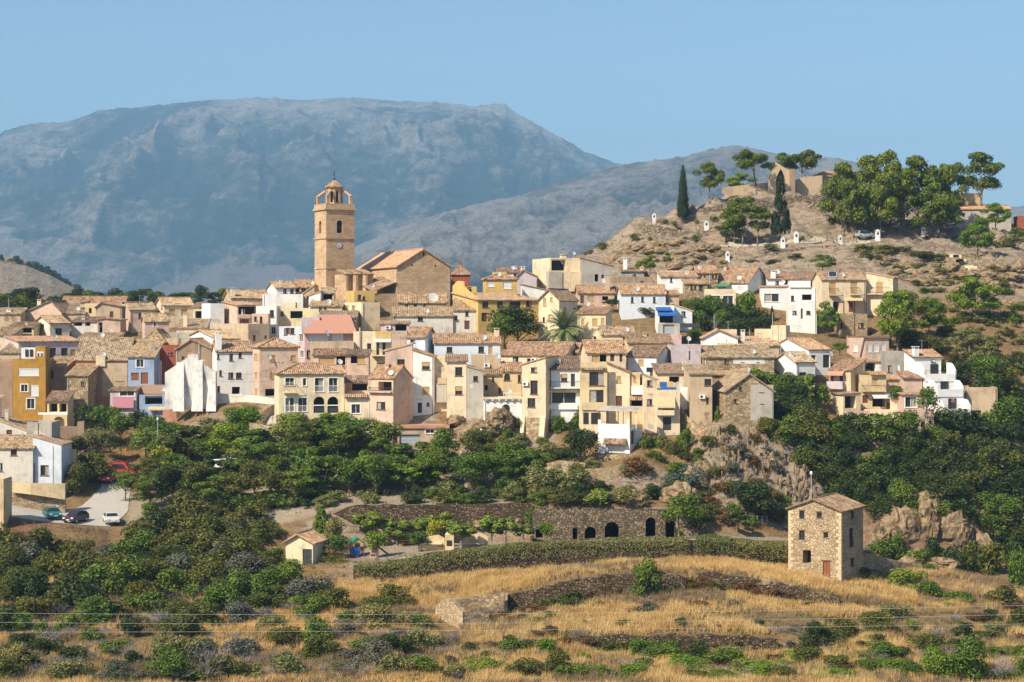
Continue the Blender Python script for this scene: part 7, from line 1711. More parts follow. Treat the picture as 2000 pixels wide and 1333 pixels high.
def tree(kind, colr, px, pt, pb, wpx, D=None, cf=.25, adj='green', noun='tree', cat='tree', group='trees', lean=0, bark='bark', label=None, pz=None, shape=None):
    """tree with trunk, limbs and crown: crown top row PT, foot row PB, crown width WPX"""
    if D is None: x, D, z = hit(px, pb)
    else: x = X(px, D); z = gpx(px, D)
    if pz is not None: z = Z(pz, D)
    H_ = max(1.0, Z(pt, D) - z); w_ = wpx / F * D
    t = thing(kind.replace('umbrella', 'pine').replace('broad', 'broadleaf') + '_tree' if kind not in ('cypress', 'conifer') else kind + '_tree', None, cat, (x, D, z), random.uniform(0, 6.28))
    c = link('crown', proto(shape or kind, colr, 2 if wpx > 55 or kind in ('cypress', 'conifer') else 1 if wpx > 26 else 0), t, (lean, 0, H_*cf)); ks = 1.0 if kind in ('cypress', 'conifer') else 1.22; c.scale = (w_*ks, w_*ks, H_*(1-cf)*1.04)
    mb = MB(); r = max(.07, min(.38, w_*.028)); zc = H_*(cf + (1-cf)*.45)
    mb.path([(0,0,-.4), (lean*.3+.05*H_*.2, 0, H_*cf*.55), (lean*.8, .04*H_*.2, H_*cf), (lean, 0, zc)], r, 7, r*.45)
    for i in range(5):
        a = 6.28*i/5 + random.random(); q = w_*random.uniform(.2, .36); b0 = Vector((lean*.9, 0, H_*(cf + (1-cf)*random.uniform(-.02, .2))))
        mb.path([b0, b0 + Vector((q*.5*math.cos(a), q*.5*math.sin(a), H_*(1-cf)*.18)), b0 + Vector((q*math.cos(a), q*math.sin(a), H_*(1-cf)*random.uniform(.3, .5)))], r*.42, 5, r*.15)
    part('trunk', mb, M[bark], t, True)
    t['group'] = group
    if label: t['label'] = label; 
    else: plant_note(t, adj, noun, px, (pt+pb)/2, wpx, cat, group)
    return t
def bush(kind, colr, px, pb, wpx, hpx, adj, noun='bush', D=None, cat='bush', group='bushes', label=None):
    if D is None: x, D, z = hit(px, pb)
    else: x = X(px, D); z = gpx(px, D)
    w_, h_ = wpx/F*D, hpx/F*D
    o = link('bush' if cat == 'bush' else cat, proto(kind, colr, 2 if wpx > 70 else 1 if wpx > 26 else 0), None, (x, D + w_*.15, z - h_*.06)); o.scale = (w_*1.15, w_*1.05, h_*1.1); o.rotation_euler = (0, 0, random.uniform(0, 6.28))
    o['group'] = group
    if label: o['label'] = label; o['category'] = cat
    else: plant_note(o, adj, noun, px, pb - hpx*.5, wpx, cat, group)
    return o
def dead(px, pb, wpx, hpx, label=None):
    x, D, z = hit(px, pb); w_, h_ = wpx/F*D, hpx/F*D
    o = link('dead_shrub', random.choice(DEAD), None, (x, D, z - .1)); o.scale = (w_*.9, w_*.9, h_*.95); o.rotation_euler = (0, 0, random.uniform(0, 6.28)); o['group'] = 'bare grey shrubs'
    if label: o['label'] = label; o['category'] = 'shrub'
    else: plant_note(o, 'bare grey', 'twiggy shrub', px, pb - hpx*.5, wpx, 'shrub', 'bare grey shrubs')
# --- castle hill trees
G = 'pines on the castle hill'
tree('cypress', 'cypress', 1334, 325, 440, 27, cf=.08, label='tall dark cypress standing at the path terrace', group=G)
tree('conifer', 'cypress', 1525, 346, 474, 46, cf=.13, label='dark pointed spruce in front of the ruined arch', group=G)
tree('pine', 'pine', 1385, 316, 404, 58, D=388, cf=.34, pz=404, lean=0, label='round pine with a bare trunk right of the tall cypress', group=G)
tree('umbrella', 'pine', 1478, 282, 388, 70, D=392, cf=.42, pz=389, lean=-1.0, label='leaning umbrella pine above the long tan castle wall', group=G)
tree('umbrella', 'pine', 1567, 283, 385, 66, D=399, cf=.45, pz=386, label='broad topped pine behind the ruined arch', group=G); tree('umbrella', 'pine', 1532, 294, 385, 42, D=400, cf=.5, pz=386, label='smaller pine crown touching the arch gable', group=G)
tree('pine', 'bright', 1449, 338, 372, 56, D=402, cf=.1, pz=380, label='rounded light green tree behind the tan castle wall', group=G)
for px, pt, pb, wp, lab in ((1418,412,476,64,'left pine of the clump below the great curved wall'),(1450,384,480,72,'tallest middle pine of the clump below the great curved wall'),(1480,402,482,62,'right pine of the clump below the great curved wall'),(1434,428,480,50,'small front pine with a twisted trunk in the clump below the curved wall')): tree('pine', 'pine', px, pt, pb, wp, cf=.30, group=G, label=lab)
for px, pt, pb, wp, D, lab in ((1648,318,468,86,378,'leftmost big pine of the hill-top wood'),(1695,302,470,92,381,'second big pine from the left in the hill-top wood'),(1738,293,462,86,385,'tallest pine of the hill-top wood'),(1792,305,462,92,384,'wide pine right of the tallest one in the hill-top wood'),(1835,322,460,80,384,'rightmost big pine of the hill-top wood'),
    (1668,350,474,80,371,'low front pine at the left of the hill-top wood'),(1760,330,468,80,376,'middle front pine of the hill-top wood'),(1815,356,460,84,376,'low front pine near the stone house on the hill'),(1858,318,430,60,398,'back pine between the wood and the lone wide pine'),(1632,360,440,44,382,'narrow pine at the left edge of the hill-top wood'),(1720,340,472,70,371,'front pine before the tallest one in the hill-top wood'),(1850,372,445,56,384,'short pine covering the stone house corner')):
    tree('pine', 'pine', px, pt, pb, wp, D=D, cf=.13, group=G, label=lab)
tree('pine', 'pine', 1917, 298, 402, 92, D=398, cf=.22, pz=404, label='lone wide pine on the skyline at the right of the hill', group=G)
tree('pine', 'bright', 1910, 425, 502, 64, cf=.12, label='bright green pine in front at the right of the hill', group=G); tree('pine', 'bright', 1944, 396, 468, 56, D=386, cf=.15, label='bright pine beside the stone house on the hill', group=G)
for px, pt, pb, wp, lab in ((1270,498,535,34,'small bright pine on the bare rock'),(1303,492,518,18,'tiny pine right of the small bright pine on the rock'),(1248,510,540,16,'small green tree by the white chimney'),(1607,497,534,46,'feathery green shrub tree above the beige villa'),(1752,566,690,90,'big bright pine right of the beige villa'),(1785,572,668,70,'dark pine next to the big bright pine'),(1815,580,660,56,'right pine of the pair beside the beige villa'),(1908,540,632,92,'wide bright pine on the rocky slope at right'),(1615,588,660,46,'light pine in front of the beige villa stone base'),(1893,640,720,92,'grey green bushy tree below the wide bright pine')):
    tree('pine', 'olive' if 'grey' in lab else 'pine' if 'dark' in lab else 'bright', px, pt, pb, wp, cf=.16, group='pines on the rocky slope', label=lab)
for px, pb, wp, hp in ((1240,472,26,20),(1178,490,34,18),(1150,498,26,12),(1359,470,24,18),(1269,470,12,9),(1360,444,15,13),(1298,440,16,10),(1317,447,18,13),(1625,448,22,20),(1567,470,13,13),(1300,436,14,9),(1505,492,40,20),(1555,508,34,14),(1510,516,38,12),(1690,495,60,26),(1740,500,80,24),(1800,505,80,22),(1835,512,60,18),(1930,480,60,30),(1975,485,60,40),(1870,590,40,22),(1960,560,30,14),(1880,520,30,10),(1700,505,50,14),(1340,470,18,8),(1990,470,40,40),(1410,520,18,10),(1470,515,30,8),(1205,500,16,10),(1850,640,30,20)):
    bush('wide', random.choice(['olive','olive','bramble','pine']), px, pb, wp, hp, random.choice(['low green','dusty green']), group='shrubs on the castle hill')
# --- trees among the houses
tree('broad', 'dark', 1012, 596, 672, 106, D=303, cf=.06, pz=678, label='big round dark green tree behind the long white house', group='garden trees')
tree('broad', 'broad', 985, 612, 672, 60, D=301, cf=.05, pz=676, label='left shoulder tree beside the big round dark one', group='garden trees')
for px, pt, pb, wp, D, c, lab in ((1352,580,645,62,316,'broad','bushy tree right of the blue awnings'),(1390,575,650,60,319,'broad','tree below the stone cottage with the dark door'),(1432,590,655,58,314,'dark','dark tree in front of the cream terrace house'),(1460,566,650,50,320,'bright','light feathery pine beside the white gabled house'),(1480,600,655,54,314,'dark','dark tree left of the white balcony house'),(1418,604,655,50,310,'broad','low bushy tree behind the street lamp'),(1372,612,660,50,308,'dark','shaded tree right of the white brick shed'),(1355,640,672,40,302,'broad','clipped round bush next to the pink wall block'),(1264,598,625,42,319.5,'dark','dark vine arbour in front of the blue white house'),(1195,584,600,34,324,'dark','leafy arbour at the tan house porch'),(1492,616,660,60,308,'dark','shady tree behind the tall cream cube'),(1448,620,665,70,304,'dark','wide dark tree behind the wide old roof')):
    tree('broad', c, px, pt, pb, wp, D=D, cf=.05, label=lab, group='garden trees', pz=pb)
tree('cypress', 'cypress', 1508, 598, 640, 10, D=322, cf=.05, label='slim little cypress left of the tall white house', group='garden trees')
for px, pt, pb, wp, D, c, lab in ((1490,714,780,70,274,'fig','leafy fig tree behind the stone barn'),(1530,726,790,62,272,'broad','dark fig tree right of the stone barn'),(1575,728,800,66,271,'fig','wide fig tree in front of the pale pink-roofed house'),(1555,745,800,50,269,'dark','low shaded tree above the red garden wall'),(1600,748,805,44,272,'broad','small tree beside the pale shed'),(1640,668,690,32,292,'bright','green shrub tree behind the white gabled house dish'),
     (1810,754,812,44,262.5,'broad','climbing plant left of the stepped white house'),(1754,752,790,34,272,'broad','creeper on the little pink pavilion'),(1775,800,850,50,261,'broad','bushy climber below the white louvres'),(1875,702,760,70,285,'dark','dark shrub mass right of the stepped white house'),(1925,690,770,80,288,'broad','green shrub mass behind the tan annex'),(1848,705,730,40,296,'broad','leafy shrub above the stepped white house'),(1720,655,705,60,306,'broad','green tree behind the pink brown cube'),(1770,640,690,70,308,'bramble','shrubby tree uphill of the grey tower block'),(1820,655,700,60,304,'bramble','wild shrub above the stepped house roof')):
    tree('fig' if c == 'fig' else 'broad', c, px, pt, pb, wp, D=D, cf=.05, label=lab, group='garden trees', pz=pb)
for px, pt, pb, wp, D, c, lab in ((205,790,858,80,289,'broad','big leafy fig tree below the stained house'),(235,806,862,60,287,'broad','round fig tree in front of the pink hanging cloth'),(170,790,840,44,289,'dark','dark fig tree beside the ochre arch'),(300,810,862,56,286,'broad','round tree left of the red ruin stub'),(270,800,856,50,289,'dark','shaded tree under the striped awning'),(330,822,870,50,284,'broad','green tree under the red ruin stub'),(190,836,892,66,276,'olive','yellowish olive tree in front of the brown garden wall'),(150,850,895,40,275,'bramble','scrubby tree beside the yellow plot wall'),(178,880,960,80,269,'bramble','tall thicket tree right of the bluish white wing'),(150,900,975,60,264,'bramble','thicket behind the yellow roadside wall'),(215,850,885,60,282,'dark','low dark tree at the wire fence'),(25,640,652,20,334,'bright','green shrub on the left roof terrace')):
    tree('broad', c, px, pt, pb, wp, D=D, cf=.06, label=lab, group='trees below the left houses', pz=pb)
tree('broad', 'yellow', 316, 870, 932, 52, D=268, cf=.12, label='bright yellow green tree beside the tall street lamp', group='parking trees')
bush('bush', 'olive', 410, 850, 60, 46, 'dry', label='dry yellowish bush on the rubble slope', group='bushes'); bush('bush', 'bright', 470, 838, 26, 16, 'small', label='small green bush at the low grey ramp wall', group='bushes')
tree('broad', 'dark', 1134, 834, 908, 74, D=255, cf=.04, label='dense round dark tree left of the white terrace house', group='garden trees')
for px, pb, wp, hp, c, lab in ((1100,830,50,44,'broad','ivy patch hanging below the glazed veranda'),(1085,808,30,26,'broad','ivy corner beside the tall beige house'),(1128,800,26,64,'broad','ivy climbing between the veranda and the yellowish house'),(1118,842,36,30,'dark','shaded ivy at the foot of the veranda wall'),(1400,812,16,40,'broad','ivy on the sunny flank of the stone barn')): bush('bush', c, px, pb, wp, hp, 'ivy', label=lab, cat='ivy', group='ivy on the house walls', D=266 if px < 1200 else 260.5)
# palm
def palm():
    D = 296.5; x = X(1101, D); z = gpx(1101, D); t = thing('palm_tree', 'date palm with arching fronds in front of the cream gabled house', 'palm', (x, D, z)); zc = Z(645, D) - z
    mb = MB(); mb.path([(0,0,-.4),(0,0,zc*.5),(0,0,zc)], .34, 10, .30)
    for i in range(26): a = i*2.4; q = Vector((.33*math.cos(a), .33*math.sin(a), zc*i/26)); mb.tube(q, q + Vector((.14*math.cos(a), .14*math.sin(a), .2)), .07, .02, 4)
    part('trunk', mb, M['bark'], t)
    r = random.Random(4)
    for i in range(84):
        a = r.uniform(0, 6.28); el = r.uniform(-.75, 1.35); L = r.uniform(3.4, 4.7); V, Q = [], []; p = Vector((0,0,zc)); d = Vector((math.cos(a)*math.cos(el), math.sin(a)*math.cos(el), math.sin(el))); sd_ = Vector((-math.sin(a), math.cos(a), 0)); n = 14
        for k in range(n):
            q = p + d*(L/n); d = (d + Vector((0,0,-.085))).normalized()
            w_ = .62*math.sin(math.pi*min(1, (k+1.2)/n*.93))+.06
            for s in (-1, 1):
                for j in range(2):
                    o = p + (q-p)*(j*.5); b = len(V); tip = o + sd_*(s*w_) + d*.30 + Vector((0,0,-.16)); V += [o, o + d*.15, tip]; Q.append((b, b+1, b+2))
            b = len(V); V += [p + sd_*.025, p - sd_*.025, q]; Q.append((b, b+1, b+2)); p = q
        m = bpy.data.meshes.new('frond'); m.from_pydata([tuple(v_) for v_ in V], [], Q); m.materials.append(LM['palm']); link('frond', m, t)
palm()
# --- car park trees: a double band of round trees
rr = random.Random(21)
def spread(n, poly, gap, seed, lim=4000):
    """points inside a polygon of the photograph, at least GAP pixels apart"""
    r = random.Random(seed); xs = [p[0] for p in poly]; ys = [p[1] for p in poly]; out = []
    def inside(x, y):
        c = False; j = len(poly) - 1
        for i in range(len(poly)):
            if (poly[i][1] > y) != (poly[j][1] > y) and x < (poly[j][0]-poly[i][0])*(y-poly[i][1])/(poly[j][1]-poly[i][1]) + poly[i][0]: c = not c
            j = i
        return c
    for _ in range(lim):
        x, y = r.uniform(min(xs), max(xs)), r.uniform(min(ys), max(ys))
        if inside(x, y) and all((x-a)**2 + ((y-b)*1.6)**2 > gap*gap for a, b in out): out.append((x, y))
        if len(out) >= n: break
    return sorted(out, key=lambda p: p[1])
for px, pb in spread(30, [(262,922),(700,916),(720,900),(690,878),(560,878),(420,884),(290,900)], 36, 31): tree('broad', rr.choice(['broad','bright','bramble','broad','fig']), px, pb - rr.uniform(62, 94), pb, rr.uniform(58, 104), shape=rr.choice(['broad','bush','pine','fig','broad']), cf=.26, adj=rr.choice(['leafy green','mid green','dull green']), noun='parking tree', group='parking trees')
for px, pb in spread(27, [(240,980),(300,1000),(560,990),(690,975),(860,972),(860,950),(600,952),(260,950)], 36, 32): tree('broad', rr.choice(['broad','broad','bright','bramble','dark']), px, pb - rr.uniform(60, 92), pb, rr.uniform(58, 112), shape=rr.choice(['broad','bush','pine','fig','broad']), cf=.2, adj=rr.choice(['leafy green','dark green','dull green']), noun='parking tree', group='parking trees')
for px, pb in spread(22, [(700,962),(1000,962),(1050,950),(1040,920),(900,912),(820,912),(720,918)], 36, 33): tree('broad', rr.choice(['broad','bright','bramble','broad']), px, pb - rr.uniform(56, 82), pb, rr.uniform(54, 98), shape=rr.choice(['broad','bush','pine','fig','broad']), cf=.22, adj=rr.choice(['leafy green','mid green','dark green']), noun='parking tree', group='parking trees')
tree('broad', 'broad', 752, 822, 896, 76, D=264, cf=.25, label='full green tree in front of the salmon house', group='parking trees'); tree('broad', 'bramble', 672, 838, 892, 84, D=266, cf=.15, label='wide tree covering the grey garage of the low cream house', group='parking trees')
bush('bush', 'olive', 836, 898, 54, 36, 'grey', label='grey green oleander in front of the long garage'); bush('bush', 'rust', 795, 898, 40, 26, 'dry', label='dry brown bush left of the grey green oleander')
for px, pb, wp, hp, c, adj in ((1045,962,90,66,'olive','flowering'),(1122,958,70,56,'olive','silvery'),(1010,975,60,40,'olive','flowering'),(1080,985,90,44,'bramble','rounded'),(1160,985,70,40,'fig','loose'),(1215,985,86,40,'olive','pale'),(1250,940,70,56,'rust','rusty'),(1345,960,92,72,'blueflower','blue flowering'),(1060,890,60,36,'olive','dusty'),(1010,900,50,30,'bramble','mounded'),(960,890,50,34,'broad','green'),(1100,900,60,30,'dark','dark'),(1130,930,50,30,'bramble','scrubby'),(1160,915,44,26,'olive','dusty'),(1085,930,50,30,'broad','green'),(1225,935,40,36,'olive','dusty'),(930,985,50,34,'dark','shaded'),(720,985,40,30,'olive','dusty'),(880,985,50,30,'broad','green'),(800,985,50,30,'dark','shaded'),(1000,840,40,34,'bramble','scrubby'),(990,868,36,40,'broad','green'),(1270,880,50,40,'broad','leafy'),(1310,890,46,36,'bramble','dusty'),(1290,872,40,30,'olive','yellowish'),(1338,880,40,60,'broad','hanging')): bush('bush', c, px, pb, wp, hp, adj, group='bushes on the village slope')
bush('wide', 'rust', 1350, 900, 46, 14, 'purple', label='purple flowering creeper on top of the blue flowering bush')
tree('broad', 'dark', 1470, 936, 1024, 92, cf=.12, D=243.8, label='dark round tree at the cliff foot left of the mill house', group='park trees', pz=1024)
tree('fig', 'dark', 1440, 992, 1054, 42, D=239, cf=.42, label='small dark tree on a thin trunk by the park wall', group='park trees')
tree('conifer', 'bright', 628, 990, 1046, 52, D=240, cf=.02, label='bright yellow green conifer above the yellow shed', group='park trees', pz=1050)
for px, pt, pb, wp, c, lab in ((722,1003,1066,60,'fig','fig tree left of the picnic tables under the dark wall'),(775,1016,1066,60,'fig','fig tree above the wooden picnic table'),(832,1012,1064,56,'fig','fig tree behind the small olive-yellow tree'),(862,1004,1062,50,'fig','fig tree at the left of the barbecue'),(848,1022,1072,36,'yellow','olive-yellow round tree by the picnic tables'),(735,1044,1092,40,'bright','small lime green tree next to the climbing frame'),(900,1024,1074,50,'fig','pruned tree right of the barbecue chimney'),(960,1012,1068,56,'fig','fig tree with pale trunk before the earth bank'),(988,1012,1066,40,'fig','leaning fig tree right of the pale trunk one'),(1022,1028,1062,34,'fig','small leafy tree near the left cave mouths'),(1050,998,1056,46,'broad','rounded tree left of the first cave'),(1066,1028,1060,30,'bright','low bright tree in front of the first cave'),(1128,1000,1054,60,'fig','spreading fig tree before the middle caves'),(1170,1018,1054,34,'fig','bright little tree between two cave arches'),(1222,1012,1052,36,'fig','small tree right of the widest cave arch'),(1278,1016,1050,34,'fig','thin tree at the right cave mouth'),(1325,972,1052,64,'broad','tall full tree in front of the right caves'),(1362,1008,1048,60,'dark','round leafy tree at the end of the park'),(818,1046,1078,40,'broad','small dark tree beside the picnic tables'),(650,1018,1078,40,'olive','olive tree behind the yellow shed'),(655,1052,1092,44,'broad','leafy bush tree right of the yellow shed')):
    tree('fig' if c in ('fig',) else 'broad', c, px, pt - 8, pb, wp*1.25, cf=.30 if c == 'fig' else .2, label=lab, group='park trees', bark='greybark' if c == 'fig' else 'bark')
# hedge draped over the playground wall
def hedge(label, pts, seed, n, mat='olive', hh=1.0):
    rng = np.random.default_rng(seed); tt = rng.uniform(0, len(pts)-1, n); i = np.minimum(tt.astype(int), len(pts)-2); f = tt - i; A = np.array([(X(p[0], p[1]), p[1], Z(p[2], p[1])) for p in pts])
    c = A[i]*(1-f)[:, None] + A[i+1]*f[:, None]; a = rng.uniform(-.35, 2.6, n); lump = 1 + .55*(vnoise(c[:, 0]*.5, a, seed) - .5) + .7*(fbm(c[:, 0]*.22, c[:, 0]*0 + seed, 3, seed+2) - .5)
    d = np.stack([rng.normal(0, .3, n), -np.cos(a) * .9, np.sin(a)], 1); R = np.where(d[:, 2] > .2, .55*hh, .5*hh) * lump
    p = c + d * R[:, None]; k = rng.random(n) < .30; p[k, 1] -= .45; p[k, 2] -= rng.uniform(0, 1.1, k.sum())*hh
    V, Q = leaves(p, d, .11, .5, rng, .2, .7); o0 = A[0]; m = npmesh('hedge', V - o0, Q, LM[mat]); o = link('hedge', m, None, o0); tag(o, label, 'hedge', 'hedges along the playground wall')
hedge('long grey green hedge draped over the playground wall', [(700,226.4,1109),(780,226.4,1105),(850,226.4,1090),(940,226.4,1077),(1000,226.3,1071),(1130,226.3,1065),(1250,226.3,1063),(1345,226.3,1061)], 3, 26000, 'olive', 1.25)
hedge('bluish hedge mound before the round leafy tree at the park end', [(1358,226.2,1059),(1390,226.2,1055),(1425,226.2,1059)], 4, 3500, 'olive', 1.25)
hedge('grey green hedge between the bluish mound and the mill house', [(1425,226.3,1063),(1500,226.3,1069),(1562,226.3,1069)], 5, 8000, 'olive', 1.25)
hedge('dark clipped hedge piece right of the yellow shed', [(632,230,1090),(672,230,1094)], 6, 2500, 'bramble', 1.2)
# --- left thicket
G5 = 'bushes on the village slope'
for px, pb in spread(36, [(560,1000),(700,990),(1040,988),(1100,992),(1330,990),(1330,970),(1200,960),(1060,955),(560,975)], 24, 53): k = rr.uniform(36, 64); bush('bush', rr.choice(['broad','dark','bramble','olive']), px, pb, k, k*.7, rr.choice(['leafy','dusty','dark']), 'hedge bush', cat='shrub', group=G5)
for px, pb in spread(16, [(880,890),(1060,860),(1130,900),(1130,935),(1000,940),(860,910)], 30, 54): k = rr.uniform(34, 60); bush('bush', rr.choice(['broad','bramble','olive']), px, pb, k, k*.6, rr.choice(['scrubby','dusty']), 'slope shrub', cat='shrub', group=G5)
for px, pb in spread(24, [(560,900),(700,900),(720,880),(560,880),(300,905)], 30, 57): k = rr.uniform(40, 60); bush('bush', rr.choice(['broad','bramble']), px, pb, k, k*.8, 'leafy', 'roadside shrub', cat='shrub', group=G5)
for px, pb in spread(20, [(1260,900),(1340,880),(1420,850),(1500,870),(1520,930),(1420,990),(1330,970)], 30, 55): k = rr.uniform(30, 56); bush('wide', rr.choice(['broad','bramble','rust','grey','dark']), px, pb, k, k*.6, rr.choice(['scrubby','dry']), 'cliff shrub', cat='shrub', group=G5)
for px, pb in spread(14, [(1715,1025),(1780,1005),(1880,995),(1945,1060),(1950,1100),(1900,1030),(1800,1025)], 30, 56): k = rr.uniform(40, 70); bush('wide', rr.choice(['broad','dark','bramble']), px, pb, k, k*.8, 'hanging', 'cliff shrub', cat='shrub', group=G5)
for pts in ([(940,1212),(1010,1200),(1090,1184),(1180,1166),(1250,1158),(1330,1158)], [(1300,1142),(1390,1146),(1470,1158),(1560,1172),(1640,1186)], [(900,1268),(1020,1264),(1130,1262),(1250,1264),(1390,1262),(1500,1266),(1600,1258),(1720,1238)]):
    for (x0, y0), (x1, y1) in zip(pts, pts[1:]):
        for q in (.1, .45, .8): k = rr.uniform(28, 52); bush('wide', rr.choice(['rust','rust','bramble','dark','grey']), x0+(x1-x0)*q+rr.uniform(-8,8), y0+(y1-y0)*q+rr.uniform(-2,6), k, k*.55, 'withered', 'terrace shrub', cat='shrub', group='withered shrubs along the terrace walls')
for px, pb in spread(16, [(1040,1062),(1330,1058),(1330,1050),(1040,1052)], 18, 65): k = rr.uniform(18, 30); bush('bush', rr.choice(['broad','bright','bramble','olive']), px, pb-6, k, k*.9, 'leafy', 'garden shrub', cat='shrub', group=G5, D=238)
for px, pb in spread(14, [(1040,992),(1320,992),(1320,1006),(1040,1006)], 18, 58): k = rr.uniform(24, 44); bush('bush', rr.choice(['broad','bramble','rust','olive']), px, pb, k, k*.7, 'overhanging', 'wall shrub', cat='shrub', group=G5, D=240.2)
for px, pb in spread(12, [(270,1005),(560,985),(560,1000),(280,1020)], 30, 59): k = rr.uniform(44, 70); bush('bush', rr.choice(['broad','dark','bramble']), px, pb, k, k*.7, 'leafy', 'verge shrub', cat='shrub', group=G5)
for px, pb in spread(12, [(1720,1110),(1800,1118),(1900,1125),(1960,1120),(1960,1100),(1850,1098),(1730,1085)], 26, 60): k = rr.uniform(26, 50); bush('wide', rr.choice(['broad','dark','bramble']), px, pb, k, k*.6, 'low', 'cliff shrub', cat='shrub', group=G5)
for px, py in spread(24, [(1170,505),(1270,470),(1400,485),(1420,512),(1400,540),(1290,525)], 20, 61) + spread(34, [(1700,515),(1850,520),(1990,520),(1990,600),(1850,570),(1760,545)], 20, 62):
    x, D, z = hit(px, py); k = rr.uniform(.7, 1.9); o = link('rock_ledge', random.choice(BM), None, (x, D + .3*k, z - .1*k)); o.scale = (k*1.7, k*1.1, k*.55); o.rotation_euler = (rr.uniform(-.1, .3), rr.uniform(-.35, .1), rr.uniform(-.6, .6)); plant_note(o, rr.choice(['flat','tilted','grey tan']), 'rock ledge', px, py, 60, 'rock', 'rock ledges on the castle hill')
for px, pb in spread(26, [(1690,520),(1850,530),(1990,540),(1990,640),(1860,640),(1780,560)], 24, 63): k = rr.uniform(20, 44); bush('wide', rr.choice(['olive','bramble','broad','pine']), px, pb, k, k*.55, rr.choice(['dusty','green']), 'rock shrub', cat='shrub', group=G5)
for px, pb in spread(20, [(1325,985),(1400,965),(1545,985),(1540,1030),(1400,1032)], 26, 64): k = rr.uniform(34, 62); bush('bush', rr.choice(['broad','dark','bramble','rust']), px, pb, k, k*.7, rr.choice(['shady','scrubby']), 'cliff foot shrub', cat='shrub', group=G5)
for px, wp, hp in ((1722,64,50),(1752,50,70),(1790,70,44),(1828,56,80),(1868,66,56),(1902,60,84),(1938,70,90)): bush('bush', rr.choice(['broad','dark','bramble']), px, 1112, wp, hp, 'leafy', 'cliff shrub', D=243.5, cat='shrub', group=G5)
for px, pb in spread(30, [(900,1195),(1150,1180),(1500,1190),(1750,1180),(1900,1210),(1900,1275),(1500,1240),(1000,1262)], 44, 66): k = rr.uniform(24, 56); bush('wide', rr.choice(['rust','bramble','grey','broad','dark']), px, pb, k, k*.5, 'scrubby', 'field shrub', cat='shrub', group='shrubs of the golden terraces')
G2 = 'bushes of the left thicket'
for px, pb in spread(62, [(-10,1095),(60,1090),(230,1085),(270,1050),(330,1035),(480,1020),(520,1050),(545,1125),(640,1165),(640,1180),(420,1170),(250,1180),(0,1180)], 40, 41):
    c = rr.choice(['bramble','bramble','broad','bramble','dark','grey']); k = rr.uniform(66, 128)
    bush(rr.choice(['wide', 'bush']), c, px, pb + rr.uniform(0, 10), k, k*rr.uniform(.55, .85), {'bramble':'dull green','broad':'leaf green','dark':'dark green','grey':'greyish'}[c], rr.choice(['bush','thicket bush']), group=G2)
G3 = 'bushes of the dry field'
for px, pb in spread(62, [(-10,1190),(300,1185),(640,1170),(800,1180),(850,1333),(-10,1345)], 44, 42):
    c = rr.choice(['bramble','broad','dark','olive','grey']); k = rr.uniform(46, 110)
    bush('wide', c, px, pb, k, k*rr.uniform(.5, .8), {'bramble':'dull green','broad':'leaf green','dark':'dark green','grey':'greyish','olive':'silvery green'}[c], group=G3)
bush('bush', 'broad', 318, 1345, 96, 84, 'x', label='large round green bush at the bottom left of the field', group=G3); bush('bush', 'dark', 740, 1216, 74, 46, 'x', label='round green bush left of the ruined hut', group=G3); bush('bush', 'broad', 1266, 1164, 72, 88, 'x', label='tall dense green bush breaking the golden terraces', group=G3)
bush('bush', 'olive', 30, 1310, 76, 60, 'x', label='silvery bush at the bottom left corner', group=G3); bush('bush', 'dark', 22, 1240, 70, 74, 'x', label='dark bush at the left edge of the dry field', group=G3)
for px, pb in spread(72, [(-5,1175),(200,1165),(420,1160),(600,1190),(860,1200),(900,1345),(0,1345)], 32, 43): k = rr.uniform(50, 100); dead(px, pb, k, k*rr.uniform(.5, .8))
dead(405, 1345, 120, 110, 'large bare tree with a crooked trunk at the bottom of the field'); dead(1960, 1340, 120, 100, 'wide bare shrub in the bottom right corner')
for px, pb in spread(52, [(880,1275),(1100,1275),(1500,1275),(1700,1225),(1830,1180),(2010,1160),(2010,1345),(860,1345)], 44, 44):
    c = rr.choice(['broad','bramble','dark','olive','bright']); k = rr.uniform(30, 88)
    bush('wide', c, px, pb, k, k*rr.uniform(.45, .75), {'bramble':'dull green','broad':'leaf green','dark':'dark green','bright':'fresh green','olive':'silvery green'}[c], group=G3)
for px, pb in spread(44, [(860,1240),(1000,1220),(1400,1255),(1800,1200),(2000,1180),(2000,1345),(900,1345)], 42, 45): k = rr.uniform(40, 80); dead(px, pb, k, k*.55)
for px, pb, wp in ((1290,1290,110),(1350,1310,120),(1420,1296,100),(1480,1322,130),(1560,1300,90),(1620,1330,120),(1700,1310,90),(1240,1330,90),(1110,1330,80),(1400,1340,110),(1760,1290,70),(1540,1340,90)): bush('wide', rr.choice(['broad','bright','bramble']), px, pb, wp, rr.uniform(26, 40), 'spreading green', 'mat bush', group=G3)
bush('bush', 'broad', 1880, 1345, 110, 116, 'x', label='large green bush at the bottom right of the field', group=G3); bush('bush', 'bright', 1840, 1340, 90, 70, 'x', label='fresh green bush left of the large bottom right one', group=G3)
for px, pb, wp, hp, c, lab in ((1770,1150,96,56,'fig','leafy shrub on the bank right of the mill house'),(1820,1165,70,40,'broad','green shrub lower on the bank right of the mill house'),(1690,1136,60,34,'dark','dark low bush at the foot of the mill house'),(1880,1185,90,40,'broad','green shrub below the climbing stone wall'),(1960,1180,70,50,'bramble','dull shrub at the right edge under the cliff'),(1425,1150,40,24,'broad','small green bush on the broken stone bank'),(1990,1150,60,120,'broad','tall green bush at the right picture edge'),(1050,1216,36,16,'broad','little green bush on the lowest golden terrace'),(1185,1256,26,20,'bright','tiny fresh green bush in the straw')): bush('wide', c, px, pb, wp, hp, 'x', label=lab, group=G3)
